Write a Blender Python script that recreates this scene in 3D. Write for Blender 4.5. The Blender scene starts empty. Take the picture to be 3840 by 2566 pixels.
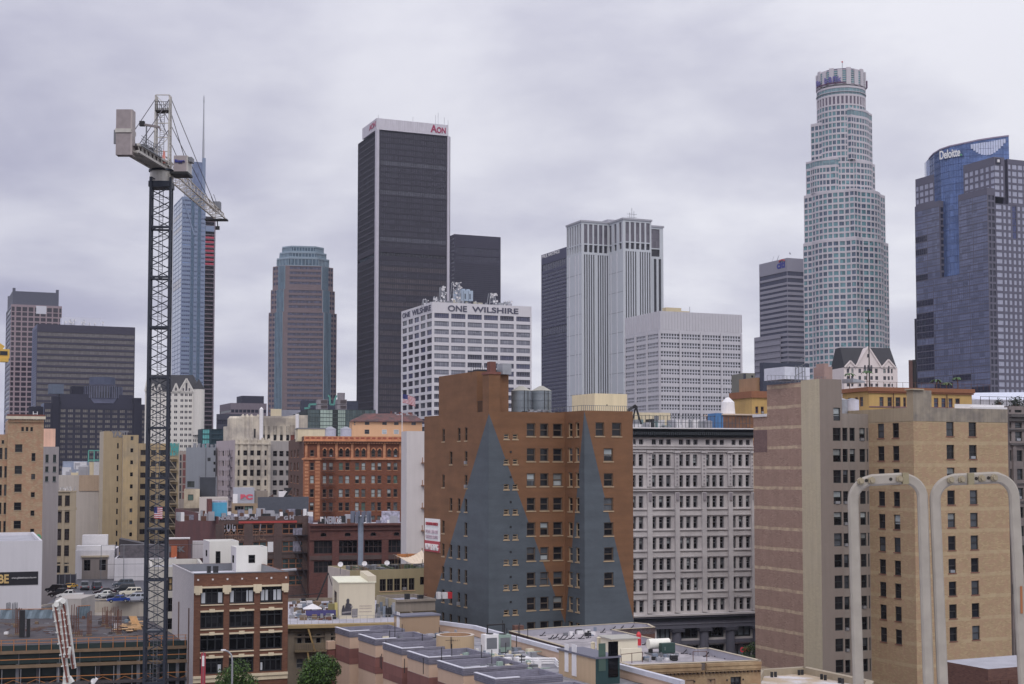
import bpy, math, random
from mathutils import Vector, Matrix
random.seed(7)
sc=bpy.context.scene; COL=sc.collection
# ---------------- camera model, in pixels of the 3840-wide photograph ----------------
F=5334.0; CX=1920.0; PYC=1461.0; E=38.0
TH=math.atan(291.0/F); CT,ST=math.cos(TH),math.sin(TH)
ZR={'A':(0,300,.5101),'B':(0,1050,.3827),'C':(900,400,.5102),'D':(1400,1050,.3507),'E':(1950,750,.5422),
'F':(2750,200,.5103),'G':(2750,900,.4644),'H':(0,1500,.3507),'I':(0,2000,.361),'J':(640,1450,.409),'K':(600,1950,.3928),
'L':(1200,1950,.3929),'M':(1560,1350,.6699),'N':(1800,2200,.4687),'O':(2340,1500,.3827),'P':(2340,2000,.361),
'Q':(2800,1400,.3826),'R':(3250,1400,.3826),'S':(2800,1950,.3928),'T':(3250,1950,.3928),'U':(520,1000,.5742),
'V':(3400,500,.2551),'W':(640,1700,.196),'X':(1130,1480,.2003),'Y':(1050,2150,.2343),'AA':(3160,1740,.2897),
'AB':(1240,2330,.2812),'AC':(3360,1380,.2045),'AD':(150,2100,.1747),'AE':(3030,240,.1148),'Z':(0,0,1.6362),'S1':(0,0,1)}
def q(k,x,y): r=ZR[k]; return (r[0]+x*r[2], r[1]+y*r[2])
def ray(px,py):
    v=PYC-py
    return (px-CX, F*CT-v*ST, F*ST+v*CT)
def at(px,py,Y):
    r=ray(px,py); return Vector((r[0]/r[1]*Y, Y, E+r[2]/r[1]*Y))
def onz(px,py,z):
    r=ray(px,py); t=(z-E)/r[2]; return Vector((r[0]*t, r[1]*t, z))
def proj(p):
    y=p[1]*CT+(p[2]-E)*ST; v=-p[1]*ST+(p[2]-E)*CT
    return (CX+F*p[0]/y, PYC-F*v/y)
# ---------------- materials ----------------
MC={}
KL=1.25; DS=.10
def lin(c):
    return tuple(((v/255+.055)/1.055)**2.4 if v>10 else v/255/12.92 for v in c)
def alb(c,k=None):
    k=KL if k is None else k
    l=lin(c); g=.2126*l[0]+.7152*l[1]+.0722*l[2]
    return tuple(min(.85,(v+(g-v)*DS)*k) for v in l)+(1,)
def newm(name):
    m=bpy.data.materials.new(name); m.use_nodes=True; nt=m.node_tree
    return m,nt,nt.nodes['Principled BSDF']
def N(nt,t,**k):
    n=nt.nodes.new(t)
    for a,b in k.items():
        if a=='i':
            for x,y in b.items(): n.inputs[x].default_value=y
        else: setattr(n,a,b)
    return n
def mixc(nt,fac,a,b,mode='MIX'):
    n=N(nt,'ShaderNodeMix',data_type='RGBA',blend_type=mode)
    L=nt.links
    for s,v in ((n.inputs[0],fac),(n.inputs[6],a),(n.inputs[7],b)):
        if isinstance(v,bpy.types.NodeSocket): L.new(v,s)
        else: s.default_value=v
    return n.outputs[2]
def mth(nt,op,a,b=None,clamp=False):
    n=N(nt,'ShaderNodeMath',operation=op,use_clamp=clamp)
    for s,v in ((n.inputs[0],a),(n.inputs[1],b)):
        if v is None: continue
        if isinstance(v,bpy.types.NodeSocket): nt.links.new(v,s)
        else: s.default_value=v
    return n.outputs[0]
def wallxz(nt):
    """(x+y, z) wall coordinates in the object's own metres"""
    tc=N(nt,'ShaderNodeTexCoord'); sp=N(nt,'ShaderNodeSeparateXYZ'); nt.links.new(tc.outputs['Object'],sp.inputs[0])
    u=mth(nt,'SUBTRACT',sp.outputs[0],sp.outputs[1])
    cb=N(nt,'ShaderNodeCombineXYZ'); nt.links.new(u,cb.inputs[0]); nt.links.new(sp.outputs[2],cb.inputs[1])
    return cb.outputs[0],sp,tc
def wall(name,c,var=.18,brick=None,c2=None,bs=.45,streak=.25,rough=.85,band=None,k=None,scale=.15,bump=0):
    """c observed colour; brick: colour of second brick; band: (period,offset,frac,colour) floor lines"""
    if name in MC: return MC[name]
    m,nt,b=newm(name); L=nt.links
    vec,sp,tc=wallxz(nt); base=alb(c,k); col=base
    if brick:
        br=N(nt,'ShaderNodeTexBrick',i={'Color1':base,'Color2':alb(brick,k),'Mortar':tuple(v*.8 for v in base[:3])+(1,),'Scale':1.0,'Mortar Size':.04,'Mortar Smooth':.5,'Bias':0.0,'Brick Width':bs,'Row Height':bs*.36})
        L.new(vec,br.inputs['Vector']); col=br.outputs['Color']
    if c2:
        n2=N(nt,'ShaderNodeTexNoise',i={'Scale':scale,'Detail':6.0,'Roughness':.62}); L.new(tc.outputs['Object'],n2.inputs['Vector'])
        r=N(nt,'ShaderNodeMapRange',i={1:.42,2:.62}); L.new(n2.outputs[0],r.inputs[0])
        col=mixc(nt,r.outputs[0],col,alb(c2,k))
    if band:
        per,off,fr,bc=band
        nb=N(nt,'ShaderNodeTexNoise',i={'Scale':.25,'Detail':4.0}); L.new(tc.outputs['Object'],nb.inputs['Vector'])
        zz=mth(nt,'ADD',mth(nt,'SUBTRACT',sp.outputs[2],off),mth(nt,'MULTIPLY',mth(nt,'SUBTRACT',nb.outputs[0],.5),.35))
        f=mth(nt,'LESS_THAN',mth(nt,'FRACT',mth(nt,'DIVIDE',zz,per)),fr)
        n3=N(nt,'ShaderNodeTexNoise',i={'Scale':.8,'Detail':3.0}); L.new(tc.outputs['Object'],n3.inputs['Vector'])
        f=mth(nt,'MULTIPLY',f,mth(nt,'MULTIPLY',mth(nt,'SUBTRACT',n3.outputs[0],.2),2.0,True),True)
        col=mixc(nt,f,col,alb(bc,k))
    nz=N(nt,'ShaderNodeTexNoise',i={'Scale':.35,'Detail':7.0,'Roughness':.65}); L.new(tc.outputs['Object'],nz.inputs['Vector'])
    mp=N(nt,'ShaderNodeMapping',i={'Scale':(1.6,.07,1)}); L.new(vec,mp.inputs[0])
    st=N(nt,'ShaderNodeTexNoise',i={'Scale':1.0,'Detail':5.0,'Roughness':.6}); L.new(mp.outputs[0],st.inputs['Vector'])
    v1=mth(nt,'MULTIPLY',mth(nt,'SUBTRACT',nz.outputs[0],.5),var*2.2)
    v2=mth(nt,'MULTIPLY',mth(nt,'SUBTRACT',st.outputs[0],.5),streak*1.6)
    val=mth(nt,'ADD',mth(nt,'ADD',v1,v2),1.0)
    hsv=N(nt,'ShaderNodeHueSaturation'); L.new(val,hsv.inputs['Value'])
    if isinstance(col,bpy.types.NodeSocket): L.new(col,hsv.inputs['Color'])
    else: hsv.inputs['Color'].default_value=col
    L.new(hsv.outputs[0],b.inputs['Base Color']); b.inputs['Roughness'].default_value=rough
    if bump:
        bp=N(nt,'ShaderNodeBump',i={'Strength':bump,'Distance':.05}); L.new(nz.outputs[0],bp.inputs['Height']); L.new(bp.outputs[0],b.inputs['Normal'])
    MC[name]=m; return m
def flat(name,c,rough=.6,metal=0,k=None,var=.12,vs=1.5,spec=.5,emit=0):
    if name in MC: return MC[name]
    m,nt,b=newm(name); base=alb(c,k)
    tc=N(nt,'ShaderNodeTexCoord'); nz=N(nt,'ShaderNodeTexNoise',i={'Scale':vs,'Detail':5.0}); nt.links.new(tc.outputs['Object'],nz.inputs['Vector'])
    val=mth(nt,'ADD',mth(nt,'MULTIPLY',mth(nt,'SUBTRACT',nz.outputs[0],.5),var*2.5),1.0)
    hsv=N(nt,'ShaderNodeHueSaturation',i={'Color':base}); nt.links.new(val,hsv.inputs['Value'])
    nt.links.new(hsv.outputs[0],b.inputs['Base Color']); b.inputs['Roughness'].default_value=rough; b.inputs['Metallic'].default_value=metal
    b.inputs['Specular IOR Level'].default_value=spec
    if emit:
        b.inputs['Emission Color'].default_value=base; b.inputs['Emission Strength'].default_value=emit
    MC[name]=m; return m
def glass(name,c,rough=.08,spec=.5,metal=0,var=.5,cell=(1.4,1.8),wob=.0,k=None):
    """window glass: dark room colour behind a reflecting surface, each pane a bit different"""
    if name in MC: return MC[name]
    m,nt,b=newm(name); base=alb(c,k); L=nt.links
    geo=N(nt,'ShaderNodeNewGeometry'); oi=N(nt,'ShaderNodeObjectInfo')
    sn=N(nt,'ShaderNodeVectorMath',operation='SNAP'); sn.inputs[1].default_value=(cell[0],cell[0],cell[1]); L.new(geo.outputs['Position'],sn.inputs[0])
    wn=N(nt,'ShaderNodeTexWhiteNoise'); L.new(sn.outputs[0],wn.inputs['Vector'])
    val=mth(nt,'ADD',mth(nt,'MULTIPLY',wn.outputs['Value'],var*1.5),1-var*.75)
    hsv=N(nt,'ShaderNodeHueSaturation',i={'Color':base}); L.new(val,hsv.inputs['Value']); L.new(hsv.outputs[0],b.inputs['Base Color'])
    b.inputs['Roughness'].default_value=rough; b.inputs['Specular IOR Level'].default_value=spec; b.inputs['Metallic'].default_value=metal
    if wob:
        nz=N(nt,'ShaderNodeTexNoise',i={'Scale':.4,'Detail':1.0}); L.new(geo.outputs['Position'],nz.inputs['Vector'])
        bp=N(nt,'ShaderNodeBump',i={'Strength':wob,'Distance':.3}); L.new(nz.outputs[0],bp.inputs['Height']); L.new(bp.outputs[0],b.inputs['Normal'])
    MC[name]=m; return m
GD=glass('glass_dark',(28,30,36),spec=.3); GD2=glass('glass_black',(14,15,19),spec=.25); GB=glass('glass_blind',(120,124,124),rough=.35); GM=glass('glass_mid',(70,74,80),rough=.2)
GW=glass('glass_white_blind',(150,158,160),rough=.5,var=.3); GBL=glass('glass_blue',(50,60,85)); GG=glass('glass_green_curtain',(70,95,85),rough=.4)
FD=flat('dark_frame',(38,38,42)); FW=flat('cream_frame',(150,142,130)); FG=flat('grey_metal',(110,112,118),metal=.3,rough=.45)
WHT=flat('white_paint',(208,206,208),var=.08); ROOFG=flat('roof_grey',(150,150,158),rough=.9,var=.25,vs=.4); ROOFD=flat('roof_dark',(85,85,92),rough=.9,var=.3,vs=.4)
STEEL=flat('galvanised_steel',(150,152,158),metal=.5,rough=.4,var=.2); BLK=flat('black_metal',(30,30,34)); RUST=flat('rusted_steel',(90,58,45),var=.4)
# ---------------- mesh building ----------------
class MB:
    def __init__(s): s.v=[];s.f=[];s.m=[];s.mats=[]
    def mi(s,m):
        if m not in s.mats: s.mats.append(m)
        return s.mats.index(m)
    def poly(s,pts,m):
        n=len(s.v); s.v+= [tuple(p) for p in pts]; s.f.append(tuple(range(n,n+len(pts)))); s.m.append(s.mi(m)); return s
    def box(s,x0,y0,z0,x1,y1,z1,m):
        n=len(s.v); s.v+=[(x,y,z) for z in (z0,z1) for x,y in ((x0,y0),(x1,y0),(x1,y1),(x0,y1))]
        for f in ((3,2,1,0),(4,5,6,7),(0,1,5,4),(1,2,6,5),(2,3,7,6),(3,0,4,7)): s.f.append(tuple(n+i for i in f)); s.m.append(s.mi(m))
        return s
    def prism(s,pts,z0,z1,m,cap=True,z1f=None):
        n=len(s.v); k=len(pts); s.v+=[(p[0],p[1],z0) for p in pts]+[(p[0],p[1],z1 if z1f is None else z1f(p)) for p in pts]; mi=s.mi(m)
        for i in range(k):
            j=(i+1)%k; s.f.append((n+i,n+j,n+k+j,n+k+i)); s.m.append(mi)
        if cap: s.f.append(tuple(range(n+k,n+2*k))); s.m.append(mi); s.f.append(tuple(range(n+k-1,n-1,-1))); s.m.append(mi)
        return s
    def cyl(s,cx,cy,z0,z1,r0,r1,m,n=16,cap=True):
        b=len(s.v)
        for z,r in ((z0,r0),(z1,r1)):
            s.v+=[(cx+r*math.cos(2*math.pi*i/n),cy+r*math.sin(2*math.pi*i/n),z) for i in range(n)]
        mi=s.mi(m)
        for i in range(n):
            j=(i+1)%n; s.f.append((b+i,b+j,b+n+j,b+n+i)); s.m.append(mi)
        if cap:
            s.f.append(tuple(range(b+n,b+2*n))); s.m.append(mi); s.f.append(tuple(range(b+n-1,b-1,-1))); s.m.append(mi)
        return s
    def bar(s,p,r,w,m,n=4,w2=None):
        p,r=Vector(p),Vector(r); d=(r-p)
        if d.length<1e-6: return s
        d.normalize(); up=Vector((0,0,1)) if abs(d.z)<.9 else Vector((1,0,0))
        a=d.cross(up).normalized(); c=a.cross(d); b=len(s.v); w2=w if w2 is None else w2
        for o,ww in ((p,w),(r,w2)):
            for i in range(n):
                t=2*math.pi*(i+.5)/n; s.v.append(tuple(o+(a*math.cos(t)+c*math.sin(t))*ww/ (2*math.cos(math.pi/n))))
        mi=s.mi(m)
        for i in range(n):
            j=(i+1)%n; s.f.append((b+j,b+i,b+n+i,b+n+j)); s.m.append(mi)
        s.f.append(tuple(b+i for i in range(n))); s.m.append(mi); s.f.append(tuple(b+n+i for i in range(n-1,-1,-1))); s.m.append(mi)
        return s
    def path(s,pts,w,m,n=4):
        for a,b in zip(pts,pts[1:]): s.bar(a,b,w,m,n)
        return s
    def dish(s,c,r,d,m):
        c=Vector(c); d=Vector(d).normalized(); up=Vector((0,0,1)) if abs(d.z)<.9 else Vector((1,0,0)); a=d.cross(up).normalized(); e=a.cross(d)
        rings=[(0,.0),(.55,.1),(1,.32)]; b=len(s.v); s.v.append(tuple(c)); K=12
        for rr,h in rings[1:]:
            for i in range(K):
                t=2*math.pi*i/K; s.v.append(tuple(c+(a*math.cos(t)+e*math.sin(t))*r*rr+d*r*h))
        mi=s.mi(m)
        for i in range(K):
            j=(i+1)%K; s.f.append((b,b+1+i,b+1+j)); s.m.append(mi); s.f.append((b+1+i,b+1+K+i,b+1+K+j,b+1+j)); s.m.append(mi)
        return s
    def mesh(s,name):
        me=bpy.data.meshes.new(name); me.from_pydata(s.v,[],s.f)
        for m in s.mats: me.materials.append(m)
        me.polygons.foreach_set('material_index',s.m); me.update(); return me
    def build(s,name,parent=None,loc=None,rz=None,smooth=False,**tags):
        me=s.mesh(name)
        if smooth: me.polygons.foreach_set('use_smooth',[True]*len(me.polygons))
        return link(name,me,parent,loc,rz,**tags)
def link(name,me,parent=None,loc=None,rz=None,**tags):
    o=bpy.data.objects.new(name,me); COL.objects.link(o)
    if parent is not None: o.parent=parent
    if loc is not None: o.location=loc
    if rz is not None: o.rotation_euler=(0,0,rz)
    for k,v in tags.items():
        if v: o[k]=v
    if tags.get('category') and not tags.get('kind'): o['kind']='thing'
    return o
def thing(name,label,cat,loc=(0,0,0),rz=0,group=None): return link(name,None,None,loc,rz,label=label,category=cat,group=group)
# ---------------- windows ----------------
def style(nx=1,nz=1,bar=.08,fr=None,panes=((None,1),),sub=False,sill=None,dep=.3,split=None,pname='pane',name='window',depth=.12,edge=1.0):
    return dict(nx=nx,nz=nz,bar=bar,fr=fr or FD,panes=panes,sub=sub,sill=sill,dep=dep,split=split,pname=pname,name=name,depth=depth,edge=edge)
def win_mesh(mb,pb,w,h,st,x=0,z=0,tf=None,pane=None):
    """frame into mb, panes into pb; local frame: x along wall, -y outward, z up"""
    A=MB(); B=MB(); bar=st['bar']; e=bar*st['edge']; d=st['depth']
    if e>0:
        A.box(0,-d,0,e,0,h,st['fr']).box(w-e,-d,0,w,0,h,st['fr']).box(e,-d,0,w-e,0,e,st['fr']).box(e,-d,h-e,w-e,0,h,st['fr'])
    for i in range(1,st['nx']): c=w*i/st['nx']; A.box(c-bar/2,-d*.8,e,c+bar/2,0,h-e,st['fr'])
    nz=st['nz']; zs=[h*j/nz for j in range(1,nz)] if not isinstance(nz,(tuple,list)) else [h*t for t in nz]
    for c in zs: A.box(e,-d*.9,c-bar/2,w-e,-d*.1,c+bar/2,st['fr'])
    if st['split'] and random.random()<st['split']:
        f=random.uniform(.35,.7); p2=random.choice([GB,GW,GM]); B.poly([(0,0.01,h*(1-f)),(w,0.01,h*(1-f)),(w,0.01,h),(0,0.01,h)],p2); B.poly([(0,.012,0),(w,.012,0),(w,.012,h*(1-f)),(0,.012,h*(1-f))],pane)
    else: B.poly([(0,0.01,0),(w,0.01,0),(w,0.01,h),(0,0.01,h)],pane)
    if st['sub'] and w<2.2 and h>1.2 and random.random()<.07: A.box(w*.2,-d-.32,.06,w*.75,-.02,.5,STEEL)
    for src,dst in ((A,mb),(B,pb)):
        n=len(dst.v)
        dst.v+=[tuple(tf@Vector(v)) if tf else v for v in src.v]
        for f,m in zip(src.f,src.m): dst.f.append(tuple(n+i for i in f)); dst.m.append(dst.mi(src.mats[m]))
WC={}
def pick(panes):
    t=random.random()*sum(w for _,w in panes)
    for p,w in panes:
        t-=w
        if t<=0: return p or GD
    return panes[0][0] or GD
CAP=100
class Bld:
    """a building: Empty at its near bottom corner, local x along its right face, local y along its left face"""
    def __init__(s,name,label,cat,corner,d,xr=None,xl=None,ang=23,wy=None,wx=None,group=None,cap=CAP,z0=0.0):
        s.ang=math.radians(ang); c=at(corner[0],corner[1],d); s.c=c; s.H=c.z
        s.X=Vector((math.cos(s.ang),math.sin(s.ang))); s.Yd=Vector((-math.sin(s.ang),math.cos(s.ang)))
        s.O=Vector((c.x,c.y)); s.e=thing(name,label,cat,(c.x,c.y,z0),s.ang,group); s.zb=z0; s.label=label
        s.cap=cap; s.wins=[]; s.wx=wx; s.wy=wy; s.trims={}
        if xr is not None: s.wx=s.solve(xr,corner[1],(0,0),(1,0))
        if xl is not None: s.wy=s.solve(xl,corner[1],(0,0),(0,1))
    def W(s,p): return s.O+s.X*p[0]+s.Yd*p[1]
    def solve(s,px,py,o,d):
        P=s.W(o); D=s.X*d[0]+s.Yd*d[1]; r=ray(px,py); k=r[0]/r[1]
        return (k*P.y-P.x)/(D.x-k*D.y)
    def z(s,px,py,p):   # world z of pixel row py at local plan point p
        P=s.W(p); return at(px,py,P.y).z
    def loc(s,px,py,Y=None,z=None):
        w=at(px,py,Y) if z is None else onz(px,py,z); d=Vector((w.x,w.y))-s.O
        return (d.dot(s.X),d.dot(s.Yd),w.z-s.zb)
class Face:
    """vertical rectangle from local plan point a to b (left to right seen from outside)"""
    def __init__(s,b,a,c,z0,z1,mat=None):
        s.b=b; s.a=Vector(a); s.d=Vector(c)-s.a; s.w=s.d.length; s.d/=s.w; s.n=Vector((s.d.y,-s.d.x)); s.z0=z0; s.z1=z1; s.h=[]; s.mat=mat
    def u(s,px,py): return s.b.solve(px,py,tuple(s.a),tuple(s.d))
    def P(s,u,o=0): return s.a+s.d*u+s.n*o
    def zz(s,px,py):
        u=s.u(px,py); return s.b.z(px,py,tuple(s.P(u)))-s.b.zb
    def hole(s,u0,u1,z0,z1,st):
        u0=max(u0,.02);u1=min(u1,s.w-.02);z0=max(z0,s.z0+.02);z1=min(z1,s.z1-.02)
        if u1-u0<.1 or z1-z0<.1: return
        r=lambda v:round(v,3)
        s.h.append((r(u0),r(u1),r(z0),r(z1),st))
    def grid(s,k,xs,ry,ys,rx,st,skip=None):
        kk=k
        us=[(s.u(*q(kk,a,ry)),s.u(*q(kk,b,ry))) for a,b in xs]; vs=[(s.zz(*q(kk,rx,b)),s.zz(*q(kk,rx,a))) for a,b in ys]
        for j,(za,zb) in enumerate(vs):
            for i,(ua,ub) in enumerate(us):
                if skip and skip(i,j): continue
                s.hole(ua,ub,za,zb,st)
        return us,vs
    def ugrid(s,nx,nz,wf,hf,z0,z1,st,u0=0,u1=None,skip=None):
        u1=s.w if u1 is None else u1; du=(u1-u0)/nx; dz=(z1-z0)/nz
        for j in range(nz):
            for i in range(nx):
                if skip and skip(i,j): continue
                s.hole(u0+du*(i+.5-wf/2),u0+du*(i+.5+wf/2),z0+dz*(j+.5-hf/2),z0+dz*(j+.5+hf/2),st)
    def emit(s,mb,mat):
        mat=s.mat or mat
        us=sorted({0.0,round(s.w,3)}|{v for h in s.h for v in h[:2]}); zs=sorted({round(s.z0,3),round(s.z1,3)}|{v for h in s.h for v in h[2:4]})
        ui={v:i for i,v in enumerate(us)}; zi={v:i for i,v in enumerate(zs)}; occ=set()
        for h in s.h:
            for i in range(ui[h[0]],ui[h[1]]):
                for j in range(zi[h[2]],zi[h[3]]): occ.add((i,j))
        V=lambda u,z,o=0:(s.P(u,o).x,s.P(u,o).y,z)
        for j in range(len(zs)-1):
            i=0
            while i<len(us)-1:
                if (i,j) in occ: i+=1; continue
                k=i
                while k<len(us)-1 and (k,j) not in occ: k+=1
                mb.poly([V(us[i],zs[j]),V(us[k],zs[j]),V(us[k],zs[j+1]),V(us[i],zs[j+1])],mat); i=k
        for (a,c,z0,z1,st) in s.h:
            d=-st['dep']
            mb.poly([V(a,z0,d),V(c,z0,d),V(c,z0),V(a,z0)][::-1],mat); mb.poly([V(a,z1,d),V(c,z1,d),V(c,z1),V(a,z1)],mat)
            mb.poly([V(a,z0),V(a,z0,d),V(a,z1,d),V(a,z1)],mat); mb.poly([V(c,z0),V(c,z0,d),V(c,z1,d),V(c,z1)][::-1],mat)
            s.b.wins.append((s,a,c,z0,z1,st))
    # trim: box along the face, proud of it by o
    def trim(s,mb,u0,u1,z0,z1,o,mat,inn=.0):
        p=[s.P(u0,o),s.P(u1,o),s.P(u1,-inn),s.P(u0,-inn)]
        mb.prism([(a.x,a.y) for a in p],z0,z1,mat)
    def text(s,txt,k,box,mat,name='lettering',o=.15,ext=.1,bold=.0,u=None):
        (x0,y0,x1,y1)=box
        if u is None: u0,u1=s.u(*q(k,x0,y1)),s.u(*q(k,x1,y1))
        else: u0,u1=u
        z0=s.zz(*q(k,x0,y1)); z1=s.zz(*q(k,x0,y0))
        return place_text(txt,s.P(u0,o),z0,math.atan2(s.d.y,s.d.x),u1-u0,z1-z0,mat,s.b.e,name,ext,bold)
def place_text(txt,p,z,rz,w,h,mat,parent,name='lettering',ext=.05,bold=0):
    cu=bpy.data.curves.new(name,'FONT'); cu.body=txt; cu.extrude=ext; cu.size=1; cu.offset=bold; cu.materials.append(mat)
    o=link(name,cu,parent); bpy.context.view_layer.update(); d=o.dimensions.copy(); bb=[Vector(c) for c in o.bound_box]
    mnx=min(c.x for c in bb); mny=min(c.y for c in bb)
    sx=w/max(d.x,.01); sy=h/max(d.y,.01)
    o.rotation_euler=(math.pi/2,0,rz); o.scale=(sx,sy,1)
    dr=Vector((math.cos(rz),math.sin(rz)))
    loc=(p[0]-mnx*sx*dr.x,p[1]-mnx*sx*dr.y,z-mny*sy)
    me=bpy.data.meshes.new_from_object(o.evaluated_get(bpy.context.evaluated_depsgraph_get())); me.transform(Matrix.Diagonal((sx,sy,1,1)))
    if not me.materials: me.materials.append(mat)
    bpy.data.objects.remove(o); bpy.data.curves.remove(cu)
    o=link(name,me,parent,loc); o.rotation_euler=(math.pi/2,0,rz); return o
def windows(b):
    """turn the recorded holes into window parts (the largest first), the rest into one stuff part"""
    L=[]
    for (f,a,c,z0,z1,st) in b.wins:
        m=f.P((a+c)/2); w=b.W(m); P=proj((w.x,w.y,(z0+z1)/2+b.zb)); dist=w.length
        vis=0<P[0]<3840 and 0<P[1]<2566 and (f.n.x*b.X+f.n.y*b.Yd).dot(w)<0
        L.append((-(vis*10+(c-a)*(z1-z0)*1e2/dist/dist+ (1 if P[1]<getattr(b,'vis',9999) else -1)),len(L),(f,a,c,z0,z1,st)))
    L.sort(key=lambda t:t[:2]); rest=MB()
    for n,(_,_,(f,a,c,z0,z1,st)) in enumerate(L):
        w=round(c-a,2); h=round(z1-z0,2); p=f.P(a,-st['dep']+.02); rz=math.atan2(f.d.y,f.d.x); pane=pick(st['panes'])
        if n<b.cap:
            key=(w,h,id(st),pane.name,random.randrange(5) if st['sub'] else 0)
            if key not in WC:
                A=MB();B=MB(); win_mesh(A,A if not st['sub'] else B,w,h,st,pane=pane)
                if st['sill'] : A.box(-.12,-st['dep']-.06,-.16,w+.12,0,0,st['sill'])
                WC[key]=(A.mesh(st['name']),B.mesh(st['pname']) if st['sub'] else None)
            ms=WC[key]; o=link(st['name'],ms[0],b.e,(p.x,p.y,z0),rz)
            if ms[1]: link(st['pname'],ms[1],o)
        else:
            tf=Matrix.Translation((p.x,p.y,z0))@Matrix.Rotation(rz,4,'Z'); win_mesh(rest,rest,w,h,st,tf=tf,pane=pane)
            if st['sill']:
                g=[tf@Vector(v) for v in ((-.12,-st['dep']-.06,0),(w+.12,-st['dep']-.06,0),(w+.12,0,0),(-.12,0,0))]; rest.prism([(v.x,v.y) for v in g],z0-.16,z0,st['sill'])
    if rest.v: o=rest.build(L[0][2][5]['name'],b.e,kind='stuff')
    b.wins=[]
class Block:
    """box with faces R (towards the right front), L (left front) and plain backs; optional parapet and roof"""
    def __init__(s,b,o=(0,0),wx=None,wy=None,z1=None,z0=0,mat=None,lmat=None,roof=None,par=0,pt=.35,name='wall',pin=None):
        s.b=b; s.o=o; s.wx=b.wx if wx is None else wx; s.wy=b.wy if wy is None else wy; s.z1=b.H-b.zb if z1 is None else z1; s.z0=z0
        x0,y0=o; x1,y1=x0+s.wx,y0+s.wy
        s.R=Face(b,(x0,y0),(x1,y0),z0,s.z1,mat); s.L=Face(b,(x0,y1),(x0,y0),z0,s.z1,lmat or mat)
        s.S=Face(b,(x1,y0),(x1,y1),z0,s.z1,mat); s.mat=mat; s.roof=roof or ROOFG; s.par=par; s.pt=pt; s.name=name; s.pin=pin
    def done(s):
        mb=MB(); x0,y0=s.o; x1,y1=x0+s.wx,y0+s.wy
        s.R.emit(mb,s.mat); s.L.emit(mb,s.mat); s.S.emit(mb,s.mat)
        mb.poly([(x1,y1,s.z0),(x0,y1,s.z0),(x0,y1,s.z1),(x1,y1,s.z1)],s.mat)
        t=s.pt if s.par else 0; zr=s.z1-s.par
        if s.par:
            for a,c in (((x0,y0),(x1,y0)),((x1,y0),(x1,y1)),((x1,y1),(x0,y1)),((x0,y1),(x0,y0))):
                pass
            I=[(x0+t,y0+t),(x1-t,y0+t),(x1-t,y1-t),(x0+t,y1-t)]; Oo=[(x0,y0),(x1,y0),(x1,y1),(x0,y1)]
            for i in range(4):
                j=(i+1)%4; mb.poly([Oo[i]+(s.z1,),Oo[j]+(s.z1,),I[j]+(s.z1,),I[i]+(s.z1,)],s.mat); mb.poly([I[j]+(zr,),I[i]+(zr,),I[i]+(s.z1,),I[j]+(s.z1,)],s.pin or s.mat)
        mb.build(s.name,s.b.e)
        MB().poly([(x0+t,y0+t,zr),(x1-t,y0+t,zr),(x1-t,y1-t,zr),(x0+t,y1-t,zr)],s.roof).build('roof',s.b.e)
        return s
def ev(a,b,n,f=.7,off=.5):
    """n intervals evenly spaced between a and b, each filling the share f"""
    p=(b-a)/n; return [(a+p*(i+off-f/2),a+p*(i+off+f/2)) for i in range(n)]
# =====================================================================  FAR TOWERS
FAR='tall office towers of the skyline'
def crown_box(b,x0,y0,x1,y1,z0,z1,m,name): MB().box(x0,y0,z0,x1,y1,z1,m).build(name,b.e)
# --- pink granite tower at far left
b=Bld('office_tower','pink granite office tower with square windows and grey crown at far left','tower',q('B',110,238),1150,xr=q('B',607,0)[0],xl=q('B',61,0)[0],group=FAR)
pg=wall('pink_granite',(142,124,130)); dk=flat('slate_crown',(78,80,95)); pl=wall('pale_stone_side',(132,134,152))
k=Block(b,mat=pg,lmat=pl)
st=style(bar=.12,panes=((glass('glass_plum',(48,42,54)),1),),dep=.5)
k.R.grid('B',[(115,143)]+[(160+60.3*i,207+60.3*i) for i in range(7)]+[(581,603)],300,[(262,305)]+[(314+49.2*i,349+49.2*i) for i in range(24)],150,st)
st2=style(bar=.1,nx=8,panes=((glass('glass_grey_side',(95,98,118)),1),),dep=.4,name='window_band')
k.L.grid('B',[(63,107)],300,[(262,305)]+[(314+49.2*i,342+49.2*i) for i in range(26)],108,st2)
k.done(); H=b.H
crown_box(b,1,1,b.wx-2.5,b.wy-1,H+.01,H+11,dk,'crown')
m=MB(); [m.box(x,y,H+11,x+2.2,y+2.2,H+13.5,dk) for x in (1,b.wx-4.7) for y in (1,b.wy-4)]; m.build('crown_finial',b.e)
MB().box(b.wx*.49,-.25,H-7,b.wx*.49+8,-.02,H-.5,flat('pale_sign',(190,190,200))).build('roof_sign',b.e)
windows(b)
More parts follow.
